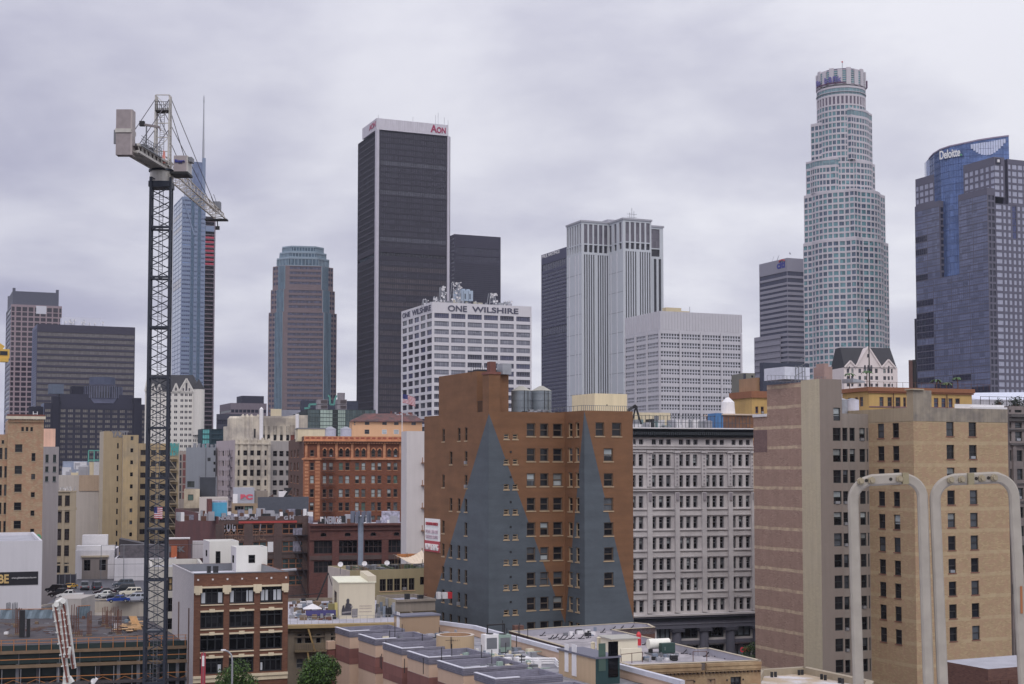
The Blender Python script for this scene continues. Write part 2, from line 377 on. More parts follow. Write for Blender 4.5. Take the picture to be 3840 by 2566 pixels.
# --- dark ribbon-window tower
b=Bld('office_tower','broad charcoal office block with long brown ribbon windows behind the dark hotel','tower',q('B',365,430),960,xr=q('B',1325,0)[0],xl=q('B',318,0)[0],group=FAR)
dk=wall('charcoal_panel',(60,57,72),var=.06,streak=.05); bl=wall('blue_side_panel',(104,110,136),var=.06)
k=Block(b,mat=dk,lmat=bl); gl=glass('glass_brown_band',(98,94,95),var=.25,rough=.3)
st=style(nx=60,bar=.1,fr=flat('brown_mullion',(78,73,78)),panes=((gl,1),),dep=.35,name='window_band')
k.R.grid('B',[(368,1318)],500,[(508+57.3*i,546+57.3*i) for i in range(15)],368,st)
k.L.grid('B',[(326,362)],500,[(470+24*i,482+24*i) for i in range(32)],362,style(nx=8,bar=.06,fr=bl,panes=((glass('glass_side_blue',(92,100,128)),1),),name='window_band'))
k.done(); windows(b)
u0=b.solve(q('B',610,0)[0],1200,(0,6),(1,0)); u1=b.solve(q('B',988,0)[0],1200,(0,6),(1,0))
MB().box(u0,6,b.H+.01,u1,20,b.H+6,flat('white_penthouse',(190,192,205))).build('penthouse',b.e)
m=MB()
for i in range(9):
    x=u0+(u1-u0)*(i/8)+random.uniform(-2,2); h=random.uniform(2.5,4.8); m.bar((x,5,b.H),(x,5,b.H+h),.35,STEEL)
    for j in range(3): m.dish((x+random.uniform(-1,1),4.6,b.H+h*random.uniform(.5,1)),random.uniform(.35,.6),(0,-1,0),WHT)
m.build('antenna_mast',b.e)
# --- navy hotel with round rooftop lounge
b=Bld('hotel_tower','navy hotel block with paired brown windows and round rooftop lounge','hotel',q('B',432,1205),800,xr=q('B',1455,0)[0],xl=q('B',402,0)[0],group=FAR)
nv=wall('navy_panel',(46,46,62),var=.06,streak=.05); nv2=wall('navy_shaft',(32,32,48),var=.05,streak=.04)
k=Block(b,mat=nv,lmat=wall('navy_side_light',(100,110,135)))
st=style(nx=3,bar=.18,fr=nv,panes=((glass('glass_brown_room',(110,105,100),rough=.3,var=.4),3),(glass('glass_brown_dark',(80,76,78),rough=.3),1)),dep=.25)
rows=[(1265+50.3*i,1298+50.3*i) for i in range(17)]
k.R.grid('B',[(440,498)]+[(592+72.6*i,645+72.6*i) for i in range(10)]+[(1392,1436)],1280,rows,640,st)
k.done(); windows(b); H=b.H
for a,c,top in ((510,585,1140),(1308,1384,1156)):
    x0=b.solve(q('B',a,0)[0],1500,(0,0),(1,0)); x1=b.solve(q('B',c,0)[0],1500,(0,0),(1,0)); zt=b.z(*q('B',(a+c)/2,top),(x0,-1))
    MB().box(x0,-1.2,0,x1,6,zt,nv2).build('lift_shaft',b.e)
x0=b.solve(q('B',590,0)[0],1480,(0,4),(1,0)); x1=b.solve(q('B',1300,0)[0],1480,(0,4),(1,0))
MB().box(x0,4,H+.01,x1,24,H+5.5,nv).build('upper_storey',b.e)
MB().box(x0-6,5,H+5.51,x0+2,12,H+11,wall('teal_grey_shed',(85,95,112))).build('roof_shed',b.e)
p=b.loc(*q('B',1000,1150),Y=at(0,0,b.c.y+18).y); px_=q('B',1000,1150)
u=b.solve(px_[0],px_[1],(0,12),(1,0)); R=(1195-810)*.3827/5334*(b.c.y+20)/2
zf=lambda zy: b.z(px_[0],q('B',0,zy)[1],(u,12))
dr=MB(); zz0,zz1=zf(1165),zf(1050); dr.cyl(u,12,zz0-3,zz0,R*.85,R*.97,flat('lounge_rim',(105,108,130)),48).cyl(u,12,zz0,zz1,R,R,glass('lounge_glass',(50,50,62),var=.6,cell=(2,9)),48)
for i in range(48):
    t=2*math.pi*i/48; dr.box(u+R*math.cos(t)-.2,12+R*math.sin(t)-.2,zz0,u+R*math.cos(t)+.2,12+R*math.sin(t)+.2,zz1,flat('lounge_mullion',(88,92,115)))
dr.build('rooftop_lounge',b.e)
r2=R*.64; MB().cyl(u,12,zz1,zf(1030),R*.8,r2,nv,40).cyl(u,12,zf(1030),zf(958),r2,r2,wall('drum_grey',(72,78,100)),40).build('roof_drum',b.e)
MB().box(u-R*1.55,8,zz0-1,u-R*.9,16,zz1,nv2).build('roof_stair',b.e)
hs=Face(b,(-7,4.0),(0,4.0),0,H,nv)
MB().box(-7.5,4,0,0,10,H-2,nv2).build('side_wing',b.e)
place_text('H',(-5.6,3.9),H-7.4,0,2.6,2.6,WHT,b.e); place_text('o',(-5.5,3.9),H-10,0,2.4,2.2,WHT,b.e); place_text('t',(-5.4,3.9),H-13,0,2.2,2.6,WHT,b.e); place_text('e',(-5.4,3.9),H-15.7,0,2.2,2.2,WHT,b.e); place_text('l',(-5.0,3.9),H-19,0,1.2,2.8,WHT,b.e)
# --- glass tower under construction with spire
b=Bld('glass_skyscraper','unfinished blue glass skyscraper with tall spire and open red floors, behind the crane','skyscraper',(q('A',1338,0)[0],q('A',0,1000)[1]),1250,xr=q('A',1586,0)[0],xl=q('A',1276,0)[0],ang=22,group=FAR,cap=100)
H=b.H; DD=b.c.y
zt=lambda px,py,y=0:b.z(px,py,(b.solve(px,py,(0,y),(1,0)),y))
xs1=b.solve(q('A',1498,0)[0],1400,(0,0),(1,0)); x14=b.solve(q('A',1395,0)[0],1400,(0,0),(1,0)); x145=b.solve(q('A',1445,0)[0],1400,(0,0),(1,0))
sk=glass('glass_sky_sail',(146,160,180),metal=.35,rough=.12,var=.12,cell=(3,4)); gb=glass('glass_navy_bands',(60,70,108),var=.35,cell=(3,4.2)); lt=flat('white_spandrel',(116,130,156)); tl=glass('glass_teal_recess',(60,85,110),var=.2)
zb=b.z(*q('A',1400,860),(5,0))
# glass body
k=Block(b,(0,0),xs1,b.wy,zb,mat=lt,lmat=lt)
fl=14*.5101/5334*DD*1.0 ; fl=33.0*.5101/5334*DD; nfl=int((zb-20)/fl)
stg=style(nx=4,bar=.3,fr=lt,panes=((gb,4),(glass('glass_pale_band',(105,125,165)),1)),dep=.3,name='window_band')
for i in range(nfl):
    z=20+i*fl
    for a,c in ((.6,x14-.5),(x14+2.5,x145-.6),(x145+2.5,xs1-.5)): k.R.hole(a,c,z+.9,z+fl-1.2,stg)
for i in range(nfl): k.L.hole(.3,b.wy-.6,20+i*fl+.12,20+(i+1)*fl-.12,style(nx=3,bar=.12,fr=lt,panes=((sk,12),(glass('glass_beige_panel',(150,150,150)),1)),dep=.15,name='window_band') if i==0 else k.L.h[-1][4])
for z in (0,): k.R.hole(.6,xs1-.5,1,18,stg)
k.done()
MB().box(x14-.3,-.6,20,x14+2.2,-.1,zb,tl).box(x145-.3,-.6,20,x145+2.2,-.1,zb,tl).build('glass_fin',b.e)
# open construction bay on the right
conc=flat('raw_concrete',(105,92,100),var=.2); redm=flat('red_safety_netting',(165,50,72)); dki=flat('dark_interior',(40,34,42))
x2=b.wx; zc=b.z(*q('A',1540,1000),(xs1+2,0))
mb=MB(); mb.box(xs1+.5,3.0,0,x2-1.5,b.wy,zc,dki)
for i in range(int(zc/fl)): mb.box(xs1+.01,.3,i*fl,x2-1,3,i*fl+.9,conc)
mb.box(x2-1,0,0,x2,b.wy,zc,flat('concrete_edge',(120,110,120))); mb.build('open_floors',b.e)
za,zc2=b.z(*q('A',1540,1130),(xs1+2,0)),b.z(*q('A',1540,1350),(xs1+2,0)); z=zc2
for i in range(7):
    zz=int(zc2/fl)*fl+fl*i+.9; MB().box(xs1+.1,.1,zz,x2-1.2,.25,zz+1.7,redm).build('safety_net',b.e)
MB().box(xs1+.2,-.1,za+2,x2-1.1,.2,za+7,lt).build('glass_panel',b.e)
# crown and spire
g1=b.z(*q('A',1410,590),(x14,0)); cr=MB(); xa=b.solve(q('A',1408,0)[0],1000,(0,0),(1,0)); xb=b.solve(q('A',1500,0)[0],1000,(0,0),(1,0))
za=b.z(*q('A',1405,600),(xa,0)); zb2=b.z(*q('A',1500,600),(xb,0))
cr.prism([(xa,0.5),(xb,0.5),(xb,b.wy-1),(xa,b.wy-1)],zb,za,glass('glass_crown',(96,108,138),metal=.3,var=.2,cell=(3,4)))
cr.build('glass_crown',b.e); MB().box(xb-2.6,-.1,zb-8,xb+.4,.45,zb2+3,lt).box(xa-.5,-.1,zb,xa+.6,.45,za-4,lt).build('crown_fin',b.e)
sp=MB(); xsn=b.solve(q('A',1487,0)[0],900,(0,4),(1,0)); top=b.z(*q('A',1497,115),(xsn,4)); sp.bar((xsn,4,za-10),(xsn,4,za+(top-za)*.35),2.2,STEEL,8,1.7).bar((xsn,4,za+(top-za)*.35),(xsn,4,za+(top-za)*.9),1.5,STEEL,8,.8).bar((xsn,4,za+(top-za)*.9),(xsn,4,top),1.3,STEEL,8,.6); sp.build('spire',b.e)
MB().bar((.5,.0,zb-24),(13,-.0,zb-2),.5,lt).bar((1,-.3,zb-2),(11,-.3,zb-34),.8,lt).build('diagonal_brace',b.e)
b.vis=1560; windows(b)
# --- stepped pink and green glass tower
def octa(cx,cy,r,ch): return [(cx-r+ch,cy-r),(cx+r-ch,cy-r),(cx+r,cy-r+ch),(cx+r,cy+r-ch),(cx+r-ch,cy+r),(cx-r+ch,cy+r),(cx-r,cy+r-ch),(cx-r,cy-r+ch)]
b=Bld('office_tower','pink granite and green glass tower stepping up to an octagonal glass crown','tower',q('C',505,1170),1120,wx=1,wy=1,ang=10,group=FAR)
sc_=.5102/5334*1120; s2=.5102/5334*1150
gp=wall('rose_granite',(118,104,108)); gg=glass('glass_green_tower',(66,90,108),var=.35,cell=(2,4)); ggl=flat('green_spandrel',(128,146,160)); gwn=glass('glass_rose_window',(72,74,96),var=.5)
zR=lambda zy:b.z(*q('C',505,zy),(0,0)); cy0=25.0
levels=[(0,zR(1512),495),(zR(1512),zR(1345),466),(zR(1345),zR(1170),440)]
fh=zR(1170)-zR(1207); cxo=-4
prev=0
for li,(z0,z1,wz) in enumerate(levels):
    r=wz*s2/2*.985; pts=octa(cxo,cy0,r,r*.40); mb=MB()
    for i in range(8):
        p0,p1=pts[i],pts[(i+1)%8]; f=Face(b,p0,p1,z0,z1,gp)
        if i in (0,1,7,6):
            nf=max(1,int((z1-z0)/fh)); wd=f.w
            if i==0:
                stt=style(nx=8,bar=.15,fr=flat('rose_mullion',(110,90,96)),panes=((gwn,1),),dep=.3,name='window_band')
                for j in range(nf):
                    z=z1-(j+1)*fh
                    if z>z0: f.hole(wd*.12,wd*.98,z+fh*.28,z+fh*.85,stt)
            elif i in (7,1):
                for j in range(nf):
                    z=z1-(j+1)*fh
                    if z>z0:
                        for a in ((.05,.22),(.28,.45)) if i==7 else ((.55,.72),(.78,.95)): f.hole(wd*a[0],wd*a[1],z+fh*.25,z+fh*.8,ROSE)
            else:
                for j in range(nf):
                    z=z1-(j+1)*fh
                    if z>z0: f.hole(wd*.1,wd*.9,z+fh*.3,z+fh*.8,stt)
        if li==0 and i==0: ROSE=style(bar=.1,panes=((gwn,1),))
        f.emit(mb,gp)
    mb.poly([p+(z1,) for p in pts],gp); mb.build('wall',b.e)
    # green glass strips on the diagonal faces
    for i in (7,1):
        p0,p1=Vector(pts[i]),Vector(pts[(i+1)%8]); f=Face(b,p0,p1,z0,z1); a,c=(.5,1.0) if i==7 else (0,.5)
        mb=MB(); f.trim(mb,f.w*a,f.w*c,z0,z1-.3,.5,gg)
        for j in range(6): f.trim(mb,f.w*(a+(c-a)*j/5)-.15,f.w*(a+(c-a)*j/5)+.15,z0,z1-.3,.75,ggl)
        mb.build('glass_strip',b.e)
for (ya,yb,wz) in ((1170,1105,373),(1105,1060,333),(1060,1014,296)):
    z0,z1=zR(ya),zR(yb); r=wz*s2/2*1.0; pts=octa(cxo,cy0,r,r*.45); mb=MB(); mb.prism(pts,z0-.5,z1,gg); mb.prism(octa(cxo,cy0,r+.3,r*.45),z1-1.2,z1+.01,ggl)
    mb.prism(octa(cxo,cy0,r+.2,r*.45),z0+.0,z0+1.0,ggl)
    for i in range(8):
        p0,p1=Vector(pts[i]),Vector(pts[(i+1)%8])
        for j in range(8): p=p0.lerp(p1,(j+.5)/8); mb.box(p.x-.25,p.y-.25,z0,p.x+.25,p.y+.25,z1,ggl)
    mb.build('glass_crown',b.e)
b.vis=1500; windows(b)
# --- black tower with white corner columns
b=Bld('office_tower','tallest black office tower with white corner columns and white crown carrying red letters','tower',q('C',1012,172),1032,xr=q('C',1546,0)[0],xl=q('C',868,0)[0],group=FAR,cap=100)
bz=wall('bronze_black',(48,45,57),var=.05,streak=.04); H=b.z(*q('C',1012,172),(0,0)); b.H=H
k=Block(b,(0,0),z1=H,mat=bz); ga=glass('glass_bronze',(50,47,61),rough=.35,var=.35,cell=(1.6,4)); gb2=glass('glass_bronze_warm',(70,62,68),rough=.35,var=.25,cell=(1.6,4)); fr=flat('bronze_mullion',(44,42,54))
x0=b.solve(q('C',1028,0)[0],900,(0,0),(1,0)); x1=b.solve(q('C',1516,0)[0],900,(0,0),(1,0)); nf=52; zlo=60; fh=(H-zlo)/nf
zd1=b.z(*q('C',1030,1063),(x0,0)); zd0=b.z(*q('C',1030,1095),(x0,0))
sA=style(nx=36,bar=.28,fr=fr,panes=((ga,6),(glass('glass_bronze_lit',(72,72,84),var=.3,cell=(1.6,4)),1)),dep=.3,name='window_band',depth=.3)
sB=style(nx=36,bar=.28,fr=fr,panes=((gb2,3),(ga,1)),dep=.3,name='window_band',depth=.3)
for i in range(nf):
    z=zlo+i*fh
    if z+fh>zd0 and z<zd1: continue
    k.R.hole(x0,x1,z+.3,z+fh-.25,sA if z>zd0 else sB)
    k.L.hole(.8,b.wy-2.4,z+.3,z+fh-.25,sA if z>zd0 else sB)
k.R.hole(x0,x1,zd0,zd1-.5,style(nx=18,bar=.3,fr=fr,panes=((glass('louvre_black',(28,26,38)),1),),dep=.8,name='louvre_band'))
k.L.hole(.8,b.wy-2.4,zd0,zd1-.5,style(nx=18,bar=.3,fr=fr,panes=((glass('louvre_black',(28,26,38)),1),),dep=.8,name='louvre_band'))
k.done(); b.vis=1500; windows(b)
col=wall('white_column',(178,174,184),var=.1,streak=.3); cw=2.0
cx0=b.solve(q('C',1000,0)[0],q('C',0,500)[1],(0,-.5),(1,0))
MB().box(-1.2,-1.2,0,x0-1.2,-.02,H+.2,col).box(-1.2,-.02,0,-.02,2.4,H+.2,col).build('corner_column',b.e)
MB().box(x1+.4,-1.2,0,x1+2.2,-.02,H+.2,col).build('corner_column',b.e)
zt=b.z(*q('C',1015,84),(-1.2,-1.2)); cm=wall('white_crown_panel',(186,182,190),var=.08,streak=.45)
xr=b.solve(q('C',1532,0)[0],q('C',0,140)[1],(0,-1.2),(1,0)); yl=b.solve(q('C',899,0)[0],q('C',0,165)[1],(-1.2,0),(0,1))
MB().box(-1.2,-1.2,H+.2,xr,yl,zt,cm).build('crown',b.e)
fR=Face(b,(-1.2,-1.2),(xr,-1.2),0,zt); fL=Face(b,(-1.2,yl),(-1.2,-1.2),0,zt); rd=flat('red_letters',(150,30,75),rough=.4)
fR.text('A',"C",(1400,132,1448,188),rd,bold=.03); fR.text('ON','C',(1446,150,1512,194),rd,bold=.03)
fL.text('AON','C',(952,140,996,180),rd,bold=.03,u=(fL.w*.5,fL.w*.93))
m=MB(); [m.bar((x,8,zt),(x,8,zt+h),.2,STEEL) for x,h in ((30,6),(48,9),(50,11),(55,8),(58,6),(3,5))]; m.build('antenna_mast',b.e)
# --- black block behind it
b=Bld('office_tower','plain black office tower standing behind the white block with rooftop dishes','tower',q('C',1576,937),1180,xr=q('C',1916,0)[0],xl=q('C',1520,0)[0],group=FAR)
bk=wall('black_stone',(58,56,72),var=.05,streak=.04); k=Block(b,mat=bk); H=b.H
gk=glass('glass_black_tower',(50,49,66),var=.3,cell=(2,4))
k.R.grid('C',[(1590,1902)],1000,[(1032,1085),(1092,1140)],1600,style(nx=26,bar=.3,fr=bk,panes=((gk,1),),name='window_band'))
k.R.grid('C',[(1582,1908)],1000,[(1152+14.5*i,1162+14.5*i) for i in range(40)],1600,style(nx=44,bar=.25,fr=bk,panes=((gk,1),),name='window_band',dep=.25,edge=.3))
k.L.grid('C',[(1552,1573)],1000,[(960+29*i,978+29*i) for i in range(20)],1570,style(nx=4,bar=.2,fr=bk,panes=((gk,1),),name='window_band'))
k.done(); windows(b)
# --- One white block with letters
b=Bld('office_block','white gridded office block lettered along its top, with dishes on its roof','office block',q('D',630,235),700,xr=q('D',1692,0)[0],xl=q('D',300,0)[0],group=FAR,cap=100)
wp=wall('white_grid_panel',(194,191,196),var=.06,streak=.12); k=Block(b,mat=wp,par=1.0)
rowsR=[(352+86.6*i,405+86.6*i) for i in range(16)]
gA=glass('glass_curtained',(128,130,140),rough=.3,var=.35,cell=(1.5,3)); gB_=glass('glass_blue_office',(66,68,96),var=.35,cell=(1.5,3)); gC=glass('glass_dark_office',(42,42,58),var=.4,cell=(1.5,3))
styles=[style(nx=8,nz=[.3],bar=.16,fr=flat('mullion_grey',(100,100,115)),panes=p,dep=.45) for p in (((gB_,4),(gC,1)),((gA,1),),((gC,3),(gB_,1)))]
for r,(a,c) in enumerate(rowsR):
    for ci,(x,y) in enumerate([(652,808),(832,985),(1008,1160),(1184,1333),(1356,1503),(1529,1676)]):
        st=styles[0] if r==0 else styles[1] if (r<5 or (r<8 and ci<2)) else styles[2]
        k.R.grid('D',[(x,y)],800,[(a,c)],652,st)
stl=style(nx=2,bar=.12,fr=flat('mullion_dark',(60,60,74)),panes=((gC,5),(gB_,2),(glass('glass_half_grey',(84,88,96)),2)),dep=.5)
k.L.grid('D',[(310,358),(372,422),(436,488),(503,555),(570,624)],800,[(352+86.6*i,408+86.6*i) for i in range(16)],628,stl)
k.done(); b.vis=1600; windows(b)
dl=flat('dark_letters',(72,72,90))
k.R.text('ONE','D',(797,270,1000,335),dl,bold=.02); k.R.text('WILSHIRE','D',(1055,284,1550,343),dl,bold=.02)
u=k.L.w; k.L.text('ONE','D',(318,358,400,414),dl,bold=.02,u=(u*.05,u*.30)); k.L.text('WILSHIRE','D',(410,328,610,388),dl,bold=.02,u=(u*.37,u*.96))
ow=b; H=b.H
ct=MB(); xa=b.solve(q('D',915,0)[0],1120,(0,7),(1,0)); xb=b.solve(q('D',1068,0)[0],1120,(0,7),(1,0)); tm=flat('cooling_tower_grey',(150,165,182))
for i in range(3):
    x=xa+(xb-xa)*i/3; w=(xb-xa)/3; ct.box(x+.1,7,H+2.2,x+w-.1,15,H+7.5,tm).cyl(x+w/2,11,H+7.5,H+8.6,w*.42,w*.4,tm,14).cyl(x+w/2,6.95,H+3.5,H+3.6,.1,.1,BLK)
    ct.box(x+w*.2,6.9,H+3.2,x+w*.45,7,H+5.8,flat('louvre_grey',(80,88,100)))
for x in (xa+.3,xb-.6): ct.box(x,7.3,H-1,x+.3,7.6,H+2.3,BLK)
link_=ct.build('cooling_tower'); link_.matrix_world=b.e.matrix_basis.copy(); 
def tag(o,label,cat,group=None,kind=None):
    if label:o['label']=label
    if cat:o['category']=cat
    if group:o['group']=group
    o['kind']=kind or 'thing'
    return o
def place(o,b,x=0,y=0,z=0,rz=0):
    """stand a separate thing at local plan point of building b (parent-free)"""
    w=b.W((x,y)); o.location=(w.x,w.y,z); o.rotation_euler=(0,0,b.ang+rz); return o
tag(link_,'pale blue cooling tower bank on the roof of the lettered white block','cooling tower')
def antenna(b,x,y,z,h,w,n,label,dmax=1.2,group='dish-laden antenna masts on the lettered white block'):
    e=thing('antenna_mast',label,'antenna mast',group=group); place(e,b,x,y,z); m=MB()
    for a,c in ((-w,-w),(w,-w),(w,w),(-w,w)): m.bar((a,c,-1),(a*.6,c*.6,h),.3,STEEL)
    for i in range(int(h/1.8)):
        t=i*1.8; f=1-.4*t/h; m.bar((-w*f,-w*f,t),(w*f,-w*f,t+1.8),.18,STEEL).bar((w*f,-w*f,t),(w*f,w*f,t+1.8),.18,STEEL).bar((-w*f,-w*f,t),(w*f,-w*f,t),.18,STEEL)
    m.build('mast',e)
    for i in range(n):
        t=random.uniform(.12,1)*h; D=MB(); a=random.uniform(-2.6,-.4); c=Vector((random.uniform(-1.15,1.15)*w,-w-.3,t)); D.dish(c,random.uniform(.3,dmax*.62),(math.cos(a),math.sin(a),0),WHT).bar(c,(c.x*.6,0,t),.2,STEEL); D.build('dish',e)
def ux(k,x,y=7): return b.solve(q(k,x,0)[0],1130,(0,y),(1,0))
antenna(b,ux('D',735),7,H,8.5,1.4,14,'slim dish mast left of the white column line on the lettered block')
antenna(b,ux('D',878),7,H,11.3,2.3,26,'tallest dish mast on the roof of the lettered white block')
antenna(b,ux('D',1265),7,H,6.7,2.0,18,'short wide dish mast near the right end of the lettered block')
antenna(b,ux('D',640),4,H,3.2,1.0,6,'low cluster of dishes at the front corner of the lettered block',.7)
antenna(b,ux('D',1410),5,H,2.6,1.8,6,'low dish frame at the right end of the lettered block roof',.8)
antenna(b,1,14,H,2.8,1.2,6,'low dish cluster over the left face of the lettered block',.7)
m=MB()
for i in range(36):
    x=random.uniform(2,b.wx*.8); w=random.uniform(.5,2.6); h=random.uniform(.6,2.3); y=random.uniform(1.5,14); m.box(x,y,H-1,x+w,y+w*.7,H+h,random.choice([ROOFG,STEEL,flat('tan_duct',(165,160,145))]))
o=m.build('roof_ducts'); place(o,b); tag(o,'jumble of pale ducts and cabinets along the lettered block roof','roof ducts',kind='stuff')
# --- navy tower with small lettering, left of the fluted white one
b=Bld('office_tower','navy tower with small white lettering, left of the fluted white tower','tower',q('E',440,285),1160,wx=30,xl=q('E',147,0)[0],group=FAR)
nb=wall('navy_stone',(74,74,98),var=.06,streak=.05); k=Block(b,mat=nb); gn=glass('glass_navy_tower',(52,54,80),var=.3,cell=(2,4)); gnd=glass('glass_navy_deep',(44,44,68),var=.2,cell=(2,4))
k.L.grid('E',[(150,320)],500,[(452,500)],150,style(nx=14,bar=.3,fr=nb,panes=((gnd,1),),name='window_band',dep=.6))
k.L.grid('E',[(150,436)],500,[(520+25*i,538+25*i) for i in range(38) if not 885<520+25*i<940],150,style(nx=22,bar=.35,fr=nb,panes=((gn,1),),name='window_band'))
k.L.grid('E',[(150,436)],500,[(895,948)],150,style(nx=22,bar=.3,fr=nb,panes=((gnd,1),),name='window_band',dep=.6))
k.done(); windows(b); k.L.text('PAUL HASTINGS','E',(150,386,262,408),WHT,u=(k.L.w*.02,k.L.w*.45),bold=.02)
# --- fluted white tower, cross shaped plan
b=Bld('office_tower','tall white fluted tower of narrow black window strips with dark upper storeys','tower',q('E',425,152),900,xl=q('E',322,0)[0],wx=1,group=FAR,cap=100)
wf=wall('white_fluted',(178,182,188),var=.06,streak=.1); wm=flat('white_fin',(190,190,196)); gk=glass('glass_strip_black',(40,38,48),var=.2,cell=(1,4)); gpn=glass('glass_grey_upper',(92,88,98),var=.3,cell=(2,5))
H=b.H; capm=flat('roof_slab_grey',(150,150,158))
xW=b.solve(q('E',618,0)[0],1200,(0,0),(1,0)) # left wing front runs to the notch
z1=lambda zy,p=(0,0):b.z(*q('E',425,zy),p)
zu=z1(375); zm=z1(305)
def fluted(o,wx,wy,H,nR,nL,zu,zm,zd):
    k=Block(b,o,wx,wy,H,mat=wf)
    if nR:
        g0=1.8; n=nR; du=(wx-g0)/n
        sN=style(bar=.05,edge=0,panes=((gk,1),),dep=.8,name='window_strip')
        for i in range(n):
            u=g0+du*i
            if i%6==5: continue
            k.R.hole(u,u+du*.55,25,zu,sN)
        m2=max(1,nR//2); dv=(wx-g0)/m2
        for i in range(m2):
            u=g0+dv*i
            k.R.hole(u,u+dv*.7,zm+.5,H-1.2,style(bar=.05,nz=2,edge=0,panes=((gpn,1),),dep=.5,name='window_strip') if i==0 else k.R.h[-1][4])
        for i in range(m2):
            u=g0+dv*i
            k.R.hole(u,u+dv*.7,zu+1.5,zm-.2,style(bar=.2,nz=2,panes=((gk,1),),dep=1.2) if i==0 else k.R.h[-1][4])
    dv=wy/nL
    for i in range(nL):
        u=dv*i+dv*.2; k.L.hole(u,u+dv*.5,zm+.5,H-1.2,style(bar=.05,edge=0,panes=((gpn,1),),dep=.5,name='window_strip') if i==0 else k.L.h[-1][4])
    for i in range(nL):
        u=dv*i+dv*.2; k.L.hole(u,u+dv*.5,zu+1.5,zm-.2,style(bar=.2,panes=((gk,1),),dep=1) if i==0 else k.L.h[-1][4])
    k.done(); m=MB(); x,y=o
    m.box(x-.5,y-.5,H+.01,x+wx+.5,y+wy+.5,H+1.2,capm); m.build('roof_slab',b.e)
    m=MB()
    for i in (1,2,4): m.box(x-.35,y+wy*i/5-.4,20,x-.01,y+wy*i/5+.4,zu,wm)
    for i in range(12): m.box(x-.06,y+.1,20+i*(zu-20)/12,x-.01,y+wy-.1,20.25+i*(zu-20)/12,flat('panel_joint',(120,124,130)))
    m.build('corner_fin',b.e)
fluted((0,0),xW,b.wy,H,11,6,zu,zm,0)
# centre wing projects nearer
yC=b.solve(q('E',712,0)[0],q('E',712,140)[1],(xW,0),(0,-1)); c2=(xW,-yC)
x3=b.solve(q('E',908,0)[0],q('E',0,140)[1],c2,(1,0)); H2=b.z(*q('E',712,136),c2)
fluted(c2,x3,yC+b.wy,H2,11,6,b.z(*q('E',712,352),c2),b.z(*q('E',712,290),c2),0)
c3=(xW+x3,0); x4=b.solve(q('E',990,0)[0],q('E',0,190)[1],c3,(1,0)); fluted(c3,max(4,x4),b.wy,H,5,6,zu,zm,0)
MB().box(xW+1,4,H2+1.3,xW+12,12,H2+4,capm).build('penthouse',b.e)
m=MB(); [m.bar((xW+8+i*1.5,-yC+6,H2),(xW+8+i*1.5,-yC+6,H2+h),.25,STEEL) for i,h in ((0,6),(1,9),(2,7))]; [m.bar((xW+6,-yC+6,H2+z),(xW+13,-yC+6,H2+z),.25,STEEL) for z in (3,5)]; m.build('antenna_mast',b.e)
b.vis=1600; windows(b)
# --- white block with punched small windows
b=Bld('office_block','white office block with tall blank top and rows of small paired windows','office block',q('E',968,768),720,xr=q('E',1532,0)[0],xl=q('E',727,0)[0],group=FAR,cap=100)
ww=wall('white_precast',(180,178,184),var=.05,streak=.08); k=Block(b,mat=ww,par=.8); H=b.H
gs=glass('glass_slit',(50,50,58),var=.5); stp=style(nx=7,nz=[.45],bar=.62,fr=flat('precast_mullion',(172,172,180)),panes=((gs,1),),dep=.5,edge=.15,depth=.45)
rows=[(922+61.3*i,960+61.3*i) for i in range(13)]
k.R.grid('E',[(974,1103),(1116,1246),(1260,1388),(1400,1524)],1000,rows,974,stp)
k.L.grid('E',[(730,797),(804,876),(883,955)],1000,[(922+61.3*i,960+61.3*i) for i in range(13)],962,stp)
k.done(); b.vis=1560; windows(b); m=MB()
for i in range(29): k.R.trim(m,b.wx*i/28-.12 if i else 0,b.wx*i/28+.12,b.z(*q('E',968,895),(0,0)),H-.01,.25,ww)
for i in range(14): k.L.trim(m,b.wy*i/14,b.wy*i/14+.24,b.z(*q('E',968,895),(0,0)),H-.01,.25,ww)
m.build('top_ribs',b.e); m=MB()
zt=b.z(*q('E',968,905),(0,0))
for f,us in ((k.R,[966,1109,1253,1394,1531]),(k.L,[729,800,880,966])):
    for x in us:
        u=f.u(*q('E',x,1100)); f.trim(m,max(0,u-.55),min(f.w,u+.55),5,zt,.5,ww)
m.build('pier',b.e)
o=MB(); x=b.solve(q('E',1010,0)[0],1150,(0,8),(1,0)); o.box(x,8,H-.5,x+9,12,H+3,flat('tan_plant',(180,165,130))).box(x+9,8,H-.5,x+14,11,H+1.5,flat('tan_plant',(180,165,130))).bar((x+14,8,H),(x+14,8,H+4),.2,STEEL)
place(o.build('plant_room'),b); tag(bpy.data.objects['plant_room'],'tan plant box on the roof of the white punched block','plant room')
# --- ribbon tower with bank logo
b=Bld('office_tower','grey banded bank tower with a blue logo and lower left shoulder','tower',q('G',435,145),1190,xl=q('G',208,0)[0],xr=q('G',700,0)[0],group=FAR)
cg=wall('citi_grey_panel',(138,136,148),var=.06,streak=.06); H=b.H
k=Block(b,mat=cg); gd=glass('glass_band_navy',(52,54,78),var=.25,cell=(1.5,4)); cs=style(nx=20,bar=.12,fr=flat('band_mullion',(44,44,60)),panes=((gd,1),),dep=.6,name='window_band')
rows=[(252,287),(306,340)]+[(359+41.4*i,378+41.4*i) for i in range(19)]
k.R.grid('G',[(437,690)],300,rows,440,cs); k.L.grid('G',[(212,433)],300,rows,433,cs); k.done()
yl2=b.solve(q('G',168,0)[0],q('G',0,785)[1],(-.6,0),(0,1)); k2=Block(b,(-.6,b.wy*.25),.58,yl2-b.wy*.25,b.z(*q('G',215,785),(0,b.wy)),mat=cg); 
